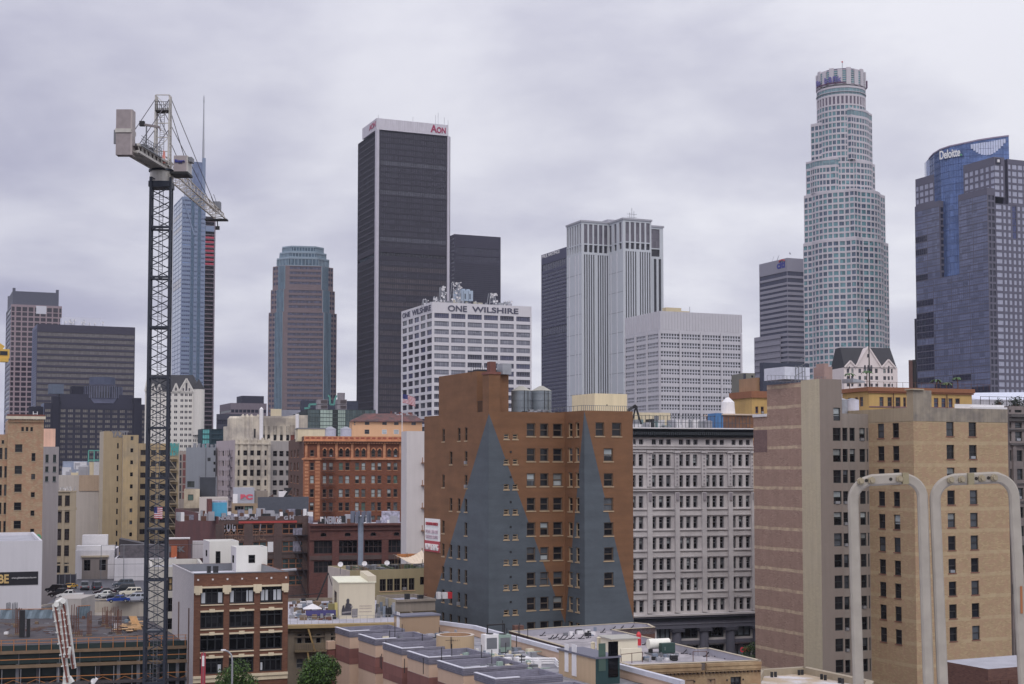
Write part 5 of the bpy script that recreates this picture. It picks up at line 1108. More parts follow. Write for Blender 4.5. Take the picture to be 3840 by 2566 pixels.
m.bar((.1,yt+.2,z+1.6),(.1,yp,z+1.6),.06,BLK); m.build('roof_gate',b.e)
m=MB()
for i in range(14): x=-.0+i*xp/14; m.bar((x,yp+2,Hp-.5),(x,yp+2,Hp+.6+.2*(i%3)),.05,BLK)
m.box(0.5,yp+1,Hp-.4,xp*.8,yp+2.5,Hp+.35,flat('solar_black',(40,40,48))).box(xp*.72,yp-1,Hp-.4,xp*1.0,yp+1,Hp+1.2,STEEL); o=m.build('roof_gear'); place(o,b); tag(o,'dark panels and a pale box on the brown penthouse roof','roof gear')
for i,(xa,xb_,lb) in enumerate(((564,665,'left of two large round water tanks on the painted block'),(677,778,'right of two large round water tanks on the painted block'))):
    u0=b.solve(*q('M',xa,270),(0,4),(1,0)); u1=b.solve(*q('M',xb_,270),(0,4),(1,0)); r=(u1-u0)/2; zt=b.z(*q('M',xa,170),(u0,4)); e=thing('water_tank',lb,'water tank',group='round steel water tanks'); place(e,b,u0+r,4+r,H-.9)
    h=zt-H+.9; tm=flat('tank_zinc',(122,130,138),metal=.25,rough=.5,var=.3,vs=.6)
    t=MB(); t.cyl(0,0,.7,h,r,r,tm,36); [t.cyl(0,0,.7+h*f,.76+h*f,r+.05,r+.05,tm,36) for f in (.25,.5,.75)]; t.build('tank',e)
    MB().cyl(0,0,h,h+.75,r*1.04,.3,flat('tank_roof',(150,148,138)),36).build('lid',e); MB().box(-r,-.9*r,0,r,-.7*r,.7,BLK).box(-r,.7*r,0,r,.9*r,.7,BLK).build('base',e)
    MB().bar((-.3,-r-.15,0),(-.3,-r-.15,h),.07,BLK).bar((.3,-r-.15,0),(.3,-r-.15,h),.07,BLK).build('ladder',e)
u0=b.solve(*q('M',925,270),c2,(1,0))-.5; u1=b.solve(*q('M',1182,270),(c2[0],c2[1]+3),(1,0)); zt=b.z(*q('M',1010,186),(c2[0]+2,c2[1]+3)); uL=b.solve(*q('M',1000,250),(c2[0],c2[1]+3),(1,0))
cb_=wall('cream_penthouse',(212,196,160),var=.05); e=MB().box(c2[0]+uL,c2[1]+3,H2-.9,c2[0]+u1,c2[1]+10,zt,cb_).box(c2[0]+uL+2,c2[1]+2.95,zt-1.8,c2[0]+uL+2.15,c2[1]+3,zt-1.6,BLK).build('roof_house'); place(e,b); tag(e,'cream roof house on the right wing of the painted block','roof house')
yq=b.solve(*q('M',930,250),(c2[0]+uL,c2[1]+3),(0,1)); e.data  # left return follows the same box
m=MB()
for i in range(26):
    x=c2[0]+i*x3/25; m.bar((x,c2[1]+.2,H2),(x,c2[1]+.2,H2+.75),.05,FG)
m.bar((c2[0],c2[1]+.2,H2+.75),(c2[0]+x3,c2[1]+.2,H2+.75),.06,FG)
for i in range(10): y=c2[1]+i*1.2; m.bar((c2[0]+.2,y,H2),(c2[0]+.2,y,H2+.75),.05,FG)
m.bar((c2[0]+.2,c2[1],H2+.75),(c2[0]+.2,c2[1]+11,H2+.75),.06,FG); m.build('roof_railing',b.e)
m=MB(); rng=random.Random(5)
for i in range(14): x=rng.uniform(xp+1,b.wx-1); m.box(x,1.2,H-.9,x+rng.uniform(.4,1.2),2,H+rng.uniform(.05,.45),rng.choice([STEEL,BLK,ROOFG]))
o=m.build('roof_boxes'); place(o,b); tag(o,'small boxes at the foot of the water tanks on the painted block','roof boxes',kind='stuff')
# banner
f=k.L; u0,u1=f.u(*q('M',53,980)),f.u(*q('M',136,980)); z1_,z0_=b.z(*q('M',95,888),f.P(u0+2)),b.z(*q('M',95,1072),f.P(u0+2)); e=thing('banner','white and red leasing banner hung on the brown side of the painted block','banner'); place(e,b)
sg=flat('sign_white',(215,215,220)); rd2=flat('banner_red',(170,60,72)); m=MB(); f.trim(m,u0,u1,z0_,z1_,.12,sg); h=z1_-z0_; f.trim(m,u0,u1,z0_+h*.28,z0_+h*.33,.16,rd2); f.trim(m,u0,u1,z0_,z0_+h*.28,.15,rd2); m.build('sheet',e)
def bt(t,ua,ub,za,zb_,mt): o=place_text(t,f.P(u0+(u1-u0)*ua,.2),z0_+h*za,-math.pi/2,(u1-u0)*(ub-ua),h*(zb_-za),mt,e,bold=.02)
bt('CREATIVE OFFICE',.1,.9,.80,.89,rd2); bt('NOW LEASING',.06,.94,.05,.24,sg); bt('FOR LEASE',.1,.9,.56,.66,flat('banner_pink',(190,170,180))); bt('OFFICE LOFTS',.1,.9,.4,.5,flat('banner_pink',(0,0,0)))
# =====================================================================  WHITE BEAUX-ARTS BLOCK
b=Bld('office_building','white early office block with tall pilasters, grouped windows and black cornice','office block',q('O',60,283),275,xr=q('O',1264,0)[0],wy=25,ang=17,cap=100); bw_=b; H=b.H
wb=wall('glazed_white_brick',(182,177,177),c2=(164,159,160),var=.08,streak=.15); k=Block(b,mat=wb,par=.6); Z_=lambda y:b.z(*q('O',600,y),(k.R.u(*q('O',600,y)),0))
sb=style(nx=1,nz=[.5,.78],bar=.16,fr=flat('dark_white_sash',(92,92,98)),panes=((GD2,5),(GD,2)),dep=.55,split=.5,sub=True)
cols=[(90,118),(147,190),(272,315),(344,388),(416,460),(538,582),(610,652),(680,722),(800,842),(868,910),(938,980),(1055,1095),(1125,1165),(1195,1235)]
rows=[(535+203*i,650+203*i) for i in range(8)]
k.R.grid('O',cols,1100,rows,600,sb); k.R.grid('O',cols,420,[(388,440)],600,style(nx=2,bar=.14,fr=flat('dark_white_sash',(0,0,0)),panes=((GD2,1),),dep=.5,sub=True))
U=lambda x,y=1100:k.R.u(*q('O',x,y))
gpx=wall('base_grey',(86,86,98),var=.08)
ZP=lambda y:b.z(*q('P',700,y),(20,0))
big=style(nx=3,bar=.3,fr=flat('black_green_frame',(26,30,36)),panes=((glass('glass_shop',(90,100,108),rough=.3),2),(GD2,1)),dep=.9,sub=True)
k.R.grid('P',[(338,498),(580,780),(862,1050),(1128,1330)],1000,[(972,1095),(1165,1330),(1350,1500)],700,big)
k.done(); windows(b); m=MB(); dkg=wall('black_green_cornice',(26,32,38),var=.1)
k.R.trim(m,-.5,b.wx+.1,Z_(300),H+.02,1.5,dkg); k.R.trim(m,-.3,b.wx,Z_(368),Z_(300)-.01,.8,dkg); k.R.trim(m,-.5,b.wx+.2,H+.03,H+.25,1.7,WHT)
for i in range(60): u=b.wx*(i+.5)/60; k.R.trim(m,u-.14,u+.14,Z_(345),Z_(315),1.3,flat('cornice_bracket',(48,54,60)))
m.build('cornice',b.e); m=MB()
for y,o,hh in ((452,.35,12),(475,.5,14),(505,.3,14),(668,.18,6),(712,.18,6),(862,.45,10),(885,.6,12)): k.R.trim(m,0,b.wx,Z_(y+hh/2),Z_(y-hh/2),o,wb)
for r in range(3,8):
    y=1060+203*(r-3)
    for a,c_ in ((80,222),(268,496),(534,762),(796,1012),(1052,1252)): k.R.trim(m,max(0,U(a,y)),min(b.wx,U(c_,y)),Z_(y+14),Z_(y+6),.3,wb); k.R.trim(m,max(0,U(a,y)),min(b.wx,U(c_,y)),Z_(y+66),Z_(y+34),.14,wb); k.R.trim(m,max(0,U(a,y)),min(b.wx,U(c_,y)),Z_(y+72),Z_(y+67),.3,wb)
m.build('string_course',b.e)
for a,c_ in ((222,268),(492,536),(756,800),(1014,1056),(1240,1262)):
    m=MB(); k.R.trim(m,U(a),min(b.wx,U(c_)),Z_(2080),Z_(905),.6,wb); k.R.trim(m,U(a),min(b.wx,U(c_)),Z_(850),Z_(500),.5,wb)
    for i in range(9): y=530+36*i; k.R.trim(m,U(a)+.35,min(b.wx,U(c_))-.35,Z_(y+12),Z_(y),.62,flat('carved_stone',(135,128,134)))
    k.R.trim(m,U(a)+.2,min(b.wx,U(c_))-.2,Z_(985),Z_(910),.85,flat('carved_stone',(0,0,0))); k.R.trim(m,U(a)-.15,min(b.wx,U(c_))+.15,Z_(520),Z_(500),.8,wb); m.build('pilaster',b.e)
m=MB(); k.R.trim(m,-.3,b.wx,ZP(835),ZP(818),1.4,wb); k.R.trim(m,-.3,b.wx,ZP(880),ZP(836),.9,dkg); k.R.trim(m,0,b.wx,ZP(970),ZP(881),.45,gpx); k.R.trim(m,0,b.wx,ZP(928),ZP(922),.6,wall('base_grey_light',(105,105,116))); k.R.trim(m,0,b.wx,ZP(1135),ZP(1100),.35,gpx)
for i in range(90): u=b.wx*(i+.5)/90; k.R.trim(m,u-.1,u+.1,ZP(855),ZP(837),1.2,gpx)
m.build('lower_cornice',b.e)
for x in (510,795,1065,1345):
    m=MB(); u=k.R.u(*q('P',x+25,1050)); y=-.75; m.cyl(u,y+.2,0,ZP(985),.95,.85,gpx,14).box(u-1.3,y-.8,ZP(1000),u+1.3,y+.9,ZP(970),flat('carved_dark',(62,62,72))); m.build('column',b.e)
cvs=flat('red_neon',(170,36,48),emit=.5,k=1); 
place_text('CVS',(k.R.u(*q('P',1180,1200)),-1.2),b.z(*q('P',1180,1225),(28,-1)),0,k.R.u(*q('P',1268,1200))-k.R.u(*q('P',1180,1200)),1.0,cvs,b.e,bold=.04)
m=MB(); rng=random.Random(2)
for i in range(34): x=b.wx*(i+.5)/34; m.bar((x,.6,H),(x,.6,H+2.6+.1*(i%3)),.08,flat('dark_rail',(60,66,72)))
m.bar((0,.6,H+1.3),(b.wx,.6,H+1.3),.08,MC['dark_rail']).bar((0,.6,H+2.6),(b.wx*.7,.6,H+2.6),.08,MC['dark_rail']); m.build('roof_railing',b.e)
u=lambda x,y=6:b.solve(*q('O',x,230),(0,y),(1,0)); zt=b.z(*q('O',300,125),(u(300),6))
o=MB().box(u(60),6,H-.6,u(455),14,zt,wall('cream_render',(196,182,152))).box(u(295),5.9,H,u(340),6,H+2.8,FG).build('roof_house'); place(o,b); tag(o,'long cream roof house behind the railing of the white block','roof house')
m=MB()
for i in range(40):
    x=rng.uniform(1,b.wx*.66); w=rng.uniform(.3,1.6); m.box(x,rng.uniform(1.5,3),H-.6,x+w,rng.uniform(3.2,5),H+rng.uniform(.4,2.0),rng.choice([STEEL,flat('pale_teal_box',(110,138,140)),ROOFG,BLK,WHT]))
o=m.build('roof_equipment'); place(o,b); tag(o,'clutter of small pale machines behind the railing of the white block','roof equipment',kind='stuff')
o=MB().box(u(862),4,H-.6,u(930),8,H+3.4,flat('bright_blue_box',(60,110,160))).build('plant_cabinet'); place(o,b); tag(o,'bright blue cabinet on the roof of the white block','plant cabinet')
rust=wall('rust_brown_shed',(100,72,58),c2=(130,90,60),var=.2,scale=.6); o=MB().box(u(930),4,H-.6,u(1250),12,H+3.0,rust).prism([(u(915),3.6),(u(1245),3.6),(u(1245),12.5),(u(915),12.5)],H+3.01,H+3.3,flat('cream_eave',(190,170,150))).build('roof_shed'); place(o,b); tag(o,'rusty brown roof shed with cream eaves at the right end of the white block','roof shed')
o=MB().cyl(u(1062),8,H+3,H+5.8,1.5,1.3,WHT,14).cyl(u(1062),8,H+5.8,H+6.8,1.3,.3,WHT,14).build('roof_ventilator'); place(o,b); tag(o,'rounded white ventilator above the rusty roof shed','ventilator')
m=MB(); m.bar((u(30,2),2,H+3.5),(u(115,2),2,H+4.6),.5,BLK).bar((u(115,2),2,H+4.6),(u(165,2),2,H+1),.3,BLK).bar((u(60,2),2,H-.5),(u(115,2),2,H+4.4),.25,BLK); o=m.build('hoist_arm'); place(o,b); tag(o,'black hoist arm leaning over the left end of the white block roof','hoist')
# =====================================================================  BEIGE BLOCK WITH LIGHT COURT
b=Bld('apartment_building','huge beige and pink brick apartment block with light court behind the white rails','apartment block',q('Q',712,55),236,xr=q('Q',930,0)[0],xl=q('Q',62,0)[0],ang=25,cap=100); H=b.H
fl=79/5334*236
pbk=wall('pink_speckled_brick',(164,136,120),brick=(132,102,92),c2=(150,122,108),var=.16,streak=.2,scale=.5,band=(fl,b.z(*q('Q',530,925),(0,8))-.3,.15,(192,172,142)),bs=.5)
stc=wall('taupe_stucco',(128,116,108),var=.08,streak=.12); crm=wall('cream_painted_brick',(190,178,150),c2=(178,166,142),brick=(178,164,138),var=.08,bs=.5)
ycr=b.solve(*q('Q',533,300),(0,0),(0,1)); y200=b.solve(*q('Q',200,300),(0,0),(0,1)); zlow=b.z(*q('Q',200,425),(0,y200))
k=Block(b,(0,0),b.wx,ycr,H,mat=stc,lmat=crm,par=.4)
sd=style(nz=[.5],bar=.1,fr=flat('green_black_sash',(38,44,44)),panes=((gdx,4),(GD2,2),(GM,1)),dep=.3,sub=True,split=.2)
rw=[(535+206.8*i,663+206.8*i) for i in range(12)]
k.R.grid('Q',[(850,928)],1000,rw,890,sd); k.R.grid('Q',[(850,918)],400,[(338,465)],880,sd); k.done()
kb=Block(b,(0,ycr+.01),b.wx*.7,y200-ycr,H+.0,mat=pbk,par=.0); kb.L.z1=kb.z1=b.z(*q('Q',300,98),(0,ycr+3)); kb.R.z1=kb.S.z1=kb.z1; kb.done()
kc=Block(b,(0,y200+.01),b.wx*.7,b.wy-y200,zlow,mat=pbk,par=.3); kc.done()
m=MB(); gs_=wall('ghost_sign',(122,96,92),var=.25,brick=(104,82,80),bs=.5); uu=lambda x:kc.L.u(*q('Q',x,660)); 
kc.L.trim(m,max(.1,uu(70)),min(kc.L.w-.05,kc.L.w-.05),b.z(*q('Q',150,775),(0,y200+4)),b.z(*q('Q',150,560),(0,y200+4)),.03,gs_); m.build('ghost_sign',b.e)
m=MB(); kc.L.trim(m,0,kc.L.w,zlow,zlow+.5,.2,WHT); m.build('coping',b.e)
# court wall
xc=b.wx; x2=b.solve(*q('Q',1198,800),(xc,0),(1,0)); Hc=b.z(*q('Q',1000,397),(xc+3,0)); k2=Block(b,(xc+.01,0),x2,14,Hc,mat=wall('court_stucco',(132,122,114),var=.1,streak=.25),par=.5)
k2.R.grid('Q',[(944,994),(1014,1066),(1110,1166),(1181,1195)],1000,rw,1000,sd); k2.done()
# near wing
p0=(xc+x2,0); y3=b.solve(*q('R',462,800),p0,(0,-1)); c3=(p0[0],-y3); x4=b.solve(*q('R',1387,800),c3,(1,0)); H3=b.z(*q('R',470,335),c3)
fl2=86/5334*(b.c.y-10)*.985
tanb=wall('tan_speckled_brick',(176,152,116),brick=(152,126,94),c2=(160,130,102),var=.1,streak=.1,scale=1.4,band=(fl2,b.z(*q('R',700,912),(c3[0]+3,c3[1]))-.1,.16,(172,152,118)),bs=.55)
k3=Block(b,c3,x4,y3+12,H3,mat=tanb,par=.5)
s3=style(nz=[.5],bar=.11,fr=flat('dark_brown_sash',(54,50,48)),panes=((gdx,3),(GD,2),(GM,1)),dep=.3,sub=True,split=.2,sill=wall('brick_sill',(128,88,72)))
rr=[(478+223.6*i,618+223.6*i) for i in range(10)]
k3.R.grid('R',[(788,862),(1008,1083)],1000,rr,825,s3); k3.L.grid('R',[(112,176),(258,322)],1000,[(492+222.6*i,635+222.6*i) for i in range(10)],200,s3); k3.done(); b.vis=2566; windows(b)
cp=wall('grey_cement_band',(140,130,116),c2=(120,112,104),var=.2,streak=.5,scale=.5); m=MB(); zc_=b.z(*q('R',600,470),(c3[0]+2,c3[1])); k3.R.trim(m,0,x4,zc_,H3+.02,.05,cp); zc2=b.z(*q('R',200,465),(c3[0],c3[1]+3)); k3.L.trim(m,0,k3.L.w,zc_,H3+.02,.05,wall('tan_cement_band',(152,136,112),var=.15,streak=.3)); m.build('cement_band',b.e)
m=MB(); k3.R.trim(m,x4*.62,x4*1.0,H3+.03,H3+.35,.0,WHT,inn=2.5); m.prism([(c3[0]+x4*.45,c3[1]+.4),(c3[0]+x4-.3,c3[1]+.4),(c3[0]+x4-.3,c3[1]+6)],H3-.2,H3+.75,WHT); m.build('white_roofing',b.e)
yb=b.solve(*q('R',392,300),c3,(0,1)); xb=b.solve(*q('R',636,300),c3,(1,0)); Hb=b.z(*q('R',460,165),c3); kk_=Block(b,(c3[0]+.03,c3[1]+.03),xb,yb,Hb,z0=H3-.5,mat=cp,lmat=wall('tan_cement_band',(0,0,0)),name='stair_tower'); kk_.done()
MB().box(c3[0]-.3,c3[1]-.3,Hb+.01,c3[0]+xb*.55,c3[1]+yb*1.05,Hb+.22,flat('tan_slab',(165,150,125))).build('stair_tower_cap',b.e)
# tanks in the court
for i,(a,c_,lb) in enumerate(((900,975,'left corrugated grey tank behind the beige light court'),(975,1064,'right smooth white tank behind the beige light court'))):
    u0,u1=b.solve(*q('G',a,1390),(0,4),(1,0)),b.solve(*q('G',c_,1390),(0,4),(1,0)); zt=b.z(*q('G',a,1288),(u0,4)); e=thing('water_tank',lb,'water tank',group='tanks of the beige block'); place(e,b,(u0+u1)/2,6,Hc-.5); r=(u1-u0)/2; h=zt-Hc+.5
    MB().cyl(0,0,0,h,r,r,[STEEL,flat('tank_white',(190,188,198))][i],24).build('tank',e); MB().cyl(0,0,h,h+.3,r*1.03,.2,STEEL,24).build('lid',e)
m=MB(); u0,u1=b.solve(*q('G',415,1130),(2,ycr+3),(1,0)),b.solve(*q('G',618,1130),(2,ycr+3),(1,0)); zt=b.z(*q('G',415,1028),(2,ycr+3)); wbx=flat('white_tank_box',(196,198,210))
m.box(2+u0,ycr+3,H+.4,2+u1,ycr+9,zt,wbx)
o=m.build('roof_cistern'); place(o,b); tag(o,'white boxy cistern on the pink brick roof','roof cistern')
m=MB(); [m.bar((2+u0+(u1-u0)*t,ycr+2.6,H-1),(2+u0+(u1-u0)*t,ycr+2.6,zt+.2),.1,FG) for t in (.38,.5,.64,.75)]; [m.bar((2+u0+(u1-u0)*.38,ycr+2.6,H+z),(2+u0+(u1-u0)*.75,ycr+2.6,H+z+.9),.08,FG) for z in (1,2.2,3.4)]
for i in range(16): m.bar((u0+i*.8-3,ycr+1,H-.4),(u0+i*.8-3,ycr+1,H+.8),.05,FG)
m.bar((u0-3,ycr+1,H+.8),(u0+9.2,ycr+1,H+.8),.05,FG); o=m.build('steel_ladder_frame'); place(o,b); tag(o,'thin steel ladder frame in front of the white cistern','ladder frame')
u0,u1=b.solve(*q('G',735,1110),(0,8),(1,0)),b.solve(*q('G',800,1110),(0,8),(1,0)); zt=b.z(*q('G',735,995),(u0,8)); o=MB().box(u0,8,H-1,u1,11,zt-.6,wall('pink_chimney',(150,124,116))).box(u0+.3,8.3,zt-.6,u1-.6,10.7,zt,wall('pink_chimney',(0,0,0))).build('chimney'); place(o,b); tag(o,'square pinkish chimney behind the beige roof corner','chimney')
o=MB().prism([(u1+.5,3),(u1+3,3),(u1+3,6),(u1+.5,6)],H-.2,H+.5,STEEL,z1f=lambda p:H+.1+(.4 if p[0]<u1+2 else 0)).build('skylight'); place(o,b); tag(o,'low metal skylight on the beige roof corner','skylight')
beige=b
# yellow block behind
yw=wall('yellow_stucco',(184,150,86),c2=(168,136,80),var=.08,streak=.12); bc=wall('rust_cornice',(136,88,60),var=.12)
b=Bld('yellow_building','yellow stucco block with rust coloured cornice behind the beige block','yellow block',q('G',1095,1222),300,xr=q('G',1925,0)[0],xl=q('G',880,0)[0],ang=20); H=b.H; k=Block(b,mat=yw,par=.5)
sy=style(nz=[.5],bar=.12,fr=flat('maroon_sash',(105,72,68)),panes=((GD,2),(GM,1),(GBL,1)),dep=.25,sub=True)
k.R.grid('G',[(1180,1214),(1245,1281),(1310,1350),(1372,1395),(1620,1656),(1680,1716),(1737,1771),(1793,1829)],1300,[(1268,1345),(1420,1490)],1180,sy); k.L.grid('G',[(925,950),(980,1005),(1020,1048)],1300,[(1268,1345)],1040,sy); k.done(); windows(b)
zt=b.z(*q('G',1095,1188),(0,0)); m=MB(); m.box(-.5,-.5,H+.01,b.wx+.5,b.wy+.5,zt,bc).box(-.3,-.3,H-.35,b.wx+.3,-.01,H,bc); k.R.trim(m,0,b.wx,b.z(*q('G',1095,1352),(0,0)),b.z(*q('G',1095,1342),(0,0)),.12,flat('purple_string',(120,88,92))); m.build('cornice',b.e)
m=MB(); u=lambda x:k.R.u(*q('G',x,1300))
for x in (1290,1722): m.bar((u(x),-.2,H-3.5),(u(x),-.2,H+1),.14,flat('brown_pipe',(90,62,50)))
m.build('downpipe',b.e)
yel=b
m=MB()
for i in range(22): x=-2+i*1.6; m.bar((x,1,zt),(x,1,zt+1.2),.06,RUST)
m.bar((-2,1,zt+1.2),(32,1,zt+1.2),.06,RUST); o=m.build('roof_fence'); place(o,b); tag(o,'thin rusty fence along the yellow block roof','roof fence')
def palm(b,x,y,z,h,label,s=1.0):
    e=thing('palm_tree',label,'palm tree',group='young roof palms'); place(e,b,x,y,z); MB().bar((0,0,0),(0,0,h),.16*s,RUST,6).build('trunk',e); m=MB(); g=flat('palm_green',(62,92,48),var=.3)
    for i in range(15):
        a=random.uniform(0,6.28); l=random.uniform(.9,1.5)*s; P=[Vector((math.cos(a)*l*t,math.sin(a)*l*t,h+l*(.6*t-.95*t*t))) for t in (0,.3,.6,1)]; n=Vector((-math.sin(a),math.cos(a),0))*.2*s
        for p,r in zip(P,P[1:]): m.poly([p-n,r-n*.6,r+n*.6,p+n],g)
    m.build('fronds',e)
px=lambda x,y=3:b.solve(*q('G',x,1190),(0,y),(1,0))
palm(b,px(940),3,zt-.3,3.2,'palm nearer the left end of the yellow roof',1.0); palm(b,px(1080),3,zt-.3,3.8,'palm beside the black flagpole on the yellow roof',1.0)
for i,(x,h) in enumerate(((1665,2.4),(1835,3.0),(1745,1.8))): palm(b,px(x),4,zt-.3,h,['bushy green plant left of the billboard gap','tall green plant at the right of the yellow roof','short green plant in the middle of the yellow roof'][i],1.1)
pt_=at(*q('G',1080,575),b.c.y+3); o=MB().bar((0,0,0),(0,0,pt_.z-zt),.28,BLK,6,.16).cyl(0,0,pt_.z-zt,pt_.z-zt+.5,.3,.3,BLK,8).cyl(0,0,(pt_.z-zt)*.86,(pt_.z-zt)*.86+.6,.35,.35,BLK,8).build('flag_pole'); place(o,b,px(1080)+.6,3,zt); tag(o,'thin black pole rising in front of the round stepped tower','pole')
m=MB(); x0,x1=px(1425,6),px(1478,6); m.box(x0,6,zt,x1-.9,6.3,zt+6.5,wall('rust_billboard',(84,62,60),var=.4,scale=.8)).box(x1-.6,6,zt,x1,6.6,zt+6.6,BLK); o=m.build('billboard'); place(o,b); tag(o,'edge-on rusty billboard standing on the yellow block roof','billboard')
# left end of the yellow block and its tan tower
b=Bld('yellow_building','left end of a yellow stucco block with tan tower, beside the pink brick wall','yellow block',q('G',150,1275),318,xr=q('G',420,0)[0],wy=14,ang=20); k=Block(b,mat=yw,par=.4)
k.R.grid('G',[(178,202),(222,247)],1370,[(1345,1402),(1430,1480)],180,sy); k.done(); windows(b); m=MB(); m.box(-.3,-.4,b.H+.01,b.wx,10,b.H+1.5,bc).box(-.5,-.6,b.H-11.6,b.wx,-.01,b.H-9.6,bc); m.build('cornice',b.e)
u0,u1=b.solve(*q('G',188,1200),(0,2),(1,0)),b.solve(*q('G',330,1200),(0,2),(1,0)); zt=b.z(*q('G',188,1112),(u0,2)); k=Block(b,(u0,2),u1-u0,8,zt,z0=b.H+1.5,mat=wall('tan_tower',(150,118,88)),name='tower'); k.R.grid('G',[(212,236)],1150,[(1140,1178)],212,style(panes=((GD,1),))); k.done(); windows(b)
MB().box(u1-4,0,b.H+1.5,u1+8,1.5,b.H+8,flat('navy_glass_box',(52,58,76))).build('glass_box',b.e)
b=Bld('office_block','slim dark glass block between the white punched block and the bank tower','office block',q('G',78,1075),560,xr=q('G',175,0)[0],wy=14,ang=10); k=Block(b,mat=wall('olive_concrete',(112,110,100))); k.R.grid('G',[(80,130)],1200,[(1230+34*i,1258+34*i) for i in range(7)],90,style(nx=4,panes=((GBL,1),))); k.R.grid('G',[(80,102)],1100,[(1080,1200)],90,style(panes=((gC,1),)));k.R.grid('G',[(145,162)],1200,[(1095+60*i,1112+60*i) for i in range(5)],150,style(panes=((GD2,1),))); k.done(); windows(b)
# ornate grey block at far right and white roof gear
b=Bld('ornate_building','ornate dark grey stone block with arched windows at the right edge','ornate block',q('R',1395,322),262,wx=24,wy=20,ang=22); H=b.H; og=wall('ornate_grey',(122,112,110),c2=(96,90,90),var=.15,streak=.3); k=Block(b,mat=og,par=.4)
so_=style(nz=[.5],bar=.12,fr=flat('green_black_sash',(38,44,44)),panes=((gdx,2),(GM,2)),dep=.4,sub=True)
for a,c_ in ((1400,1424),(1462,1530),(1580,1650)): k.R.grid('R',[(a,c_)],900,[(358,384),(482,535),(572,665),(755,862),(938,1045),(1125,1235),(1312,1420),(1500,1600),(1690,1790),(1880,1980),(2070,2170)],1400,so_)
k.done(); windows(b); m=MB(); Z_=lambda y:b.z(*q('R',1400,y),(0,0))
for y0,y1,o in ((430,400,.9),(470,440,.5),(560,545,.3),(705,685,.6),(1090,1075,.25),(1270,1255,.25)): k.R.trim(m,-.2,24,Z_(y0),Z_(y1),o,wall('ornate_dark',(84,80,80)))
for x in (1440,1560): u=k.R.u(*q('R',x,700)); k.R.trim(m,u-.4,u+.4,2,Z_(705),.35,og)
m.build('cornice',b.e)
def shrub(b,x,y,z,r,label,cat='roof shrub',n=260):
    e=thing('roof_shrub',label,cat); place(e,b,x,y,z); g=flat('dark_leaf',(40,52,38),var=.4,vs=3); m=MB()
    for i in range(n):
        v=Vector((random.gauss(0,1),random.gauss(0,1),random.gauss(0,1))).normalized()*r*random.uniform(.4,1); v.z=abs(v.z)*1.2; a=Vector((random.uniform(-1,1),random.uniform(-1,1),random.uniform(-1,1)))*.22*r; c_=Vector((random.uniform(-1,1),random.uniform(-1,1),random.uniform(-1,1)))*.22*r; m.poly([v,v+a,v+c_],g)
    m.build('foliage',e); MB().cyl(0,0,-.1,.5,r*.35,r*.4,RUST,8).build('planter',e)
shrub(b,b.solve(*q('R',1465,300),(0,2),(1,0)),2,H,1.7,'tall dark shrub on the ornate grey roof at the right edge'); shrub(b,b.solve(*q('R',1295,300),(0,2),(1,0)),2,H+.2,1.1,'low dark shrub left of the tall one at the right edge')
m=MB()
for i in range(14): x=-6+i*2.0; m.bar((x,.6,H),(x,.6,H+1.7),.07,BLK)
m.bar((-6,.6,H+1.7),(22,.6,H+1.7),.07,BLK).bar((-6,.6,H+.9),(22,.6,H+.9),.05,BLK); o=m.build('terrace_railing'); place(o,b); tag(o,'black terrace railing along the ornate grey roof','railing')
b=Bld('tent_roof_building','low block with broad white canopy roof in front of the slate granite tower','low block',q('AC',1500,575),330,wx=60,wy=14,ang=18); wh=wall('canopy_white',(188,192,206),var=.05,streak=.25)
Block(b,mat=wall('corrugated_white',(166,164,172),streak=.5),par=0).done(); z1=b.z(*q('AC',1540,445),(2,8)); MB().poly([(0,0,b.H),(60,0,b.H),(60,12,z1+1.5),(2,12,z1)],wh).poly([(0,0,b.H),(2,12,z1),(0,12,b.H)],wh).build('canopy',b.e)
u=b.solve(*q('AC',1380,600),(0,-4),(1,0)); MB().box(u,-4,0,u+8.5,-.2,b.z(*q('AC',1380,580),(u,-4)),wall('corrugated_white',(0,0,0))).build('side_wing',b.e)
# =====================================================================  BRICK LOFT
b=Bld('brick_loft','five storey brown brick loft with cream stone bands, right of the crane','brick loft',q('K',325,520),157,xr=q('K',1225,0)[0],xl=q('K',120,0)[0],ang=21); H=b.H; loft=b
rb=wall('brown_brick',(112,74,56),brick=(92,58,44),var=.1,bs=.45,streak=.1); ww_=wall('white_brick_side',(178,172,172),brick=(168,162,164),var=.07,bs=.45,streak=.1); cs=wall('cream_stone_band',(198,184,156),var=.1)
k=Block(b,mat=rb,lmat=ww_,par=.9,pt=.3,pin=FG,roof=flat('membrane_white',(188,188,196),rough=.8,vs=.4)); Z_=lambda y:b.z(*q('K',325,y),(0,0)); U=lambda x,y=900:k.R.u(*q('K',x,y))
bay=style(nx=4,nz=[.72],bar=.13,fr=flat('black_green_frame',(26,30,36)),panes=((gdx,1),),dep=.35,sub=True)
bay2=style(nx=3,nz=[.72],bar=.13,fr=flat('black_green_frame',(0,0,0)),panes=((GD2,1),),dep=.35,sub=True)
for j,(y0,y1) in enumerate(((660,812),(888,1045),(1108,1265),(1332,1482))):
    for i,(a,c) in enumerate(((385,606),(662,898),(955,1168))): k.R.grid('K',[(a,c)],900,[(y0,y1)],325,bay if (j<2 and not (j==1 and i==2)) or j==3 else bay2)
k.done(); windows(b); m=MB()
curt=flat('white_curtain',(170,175,182),rough=.9)
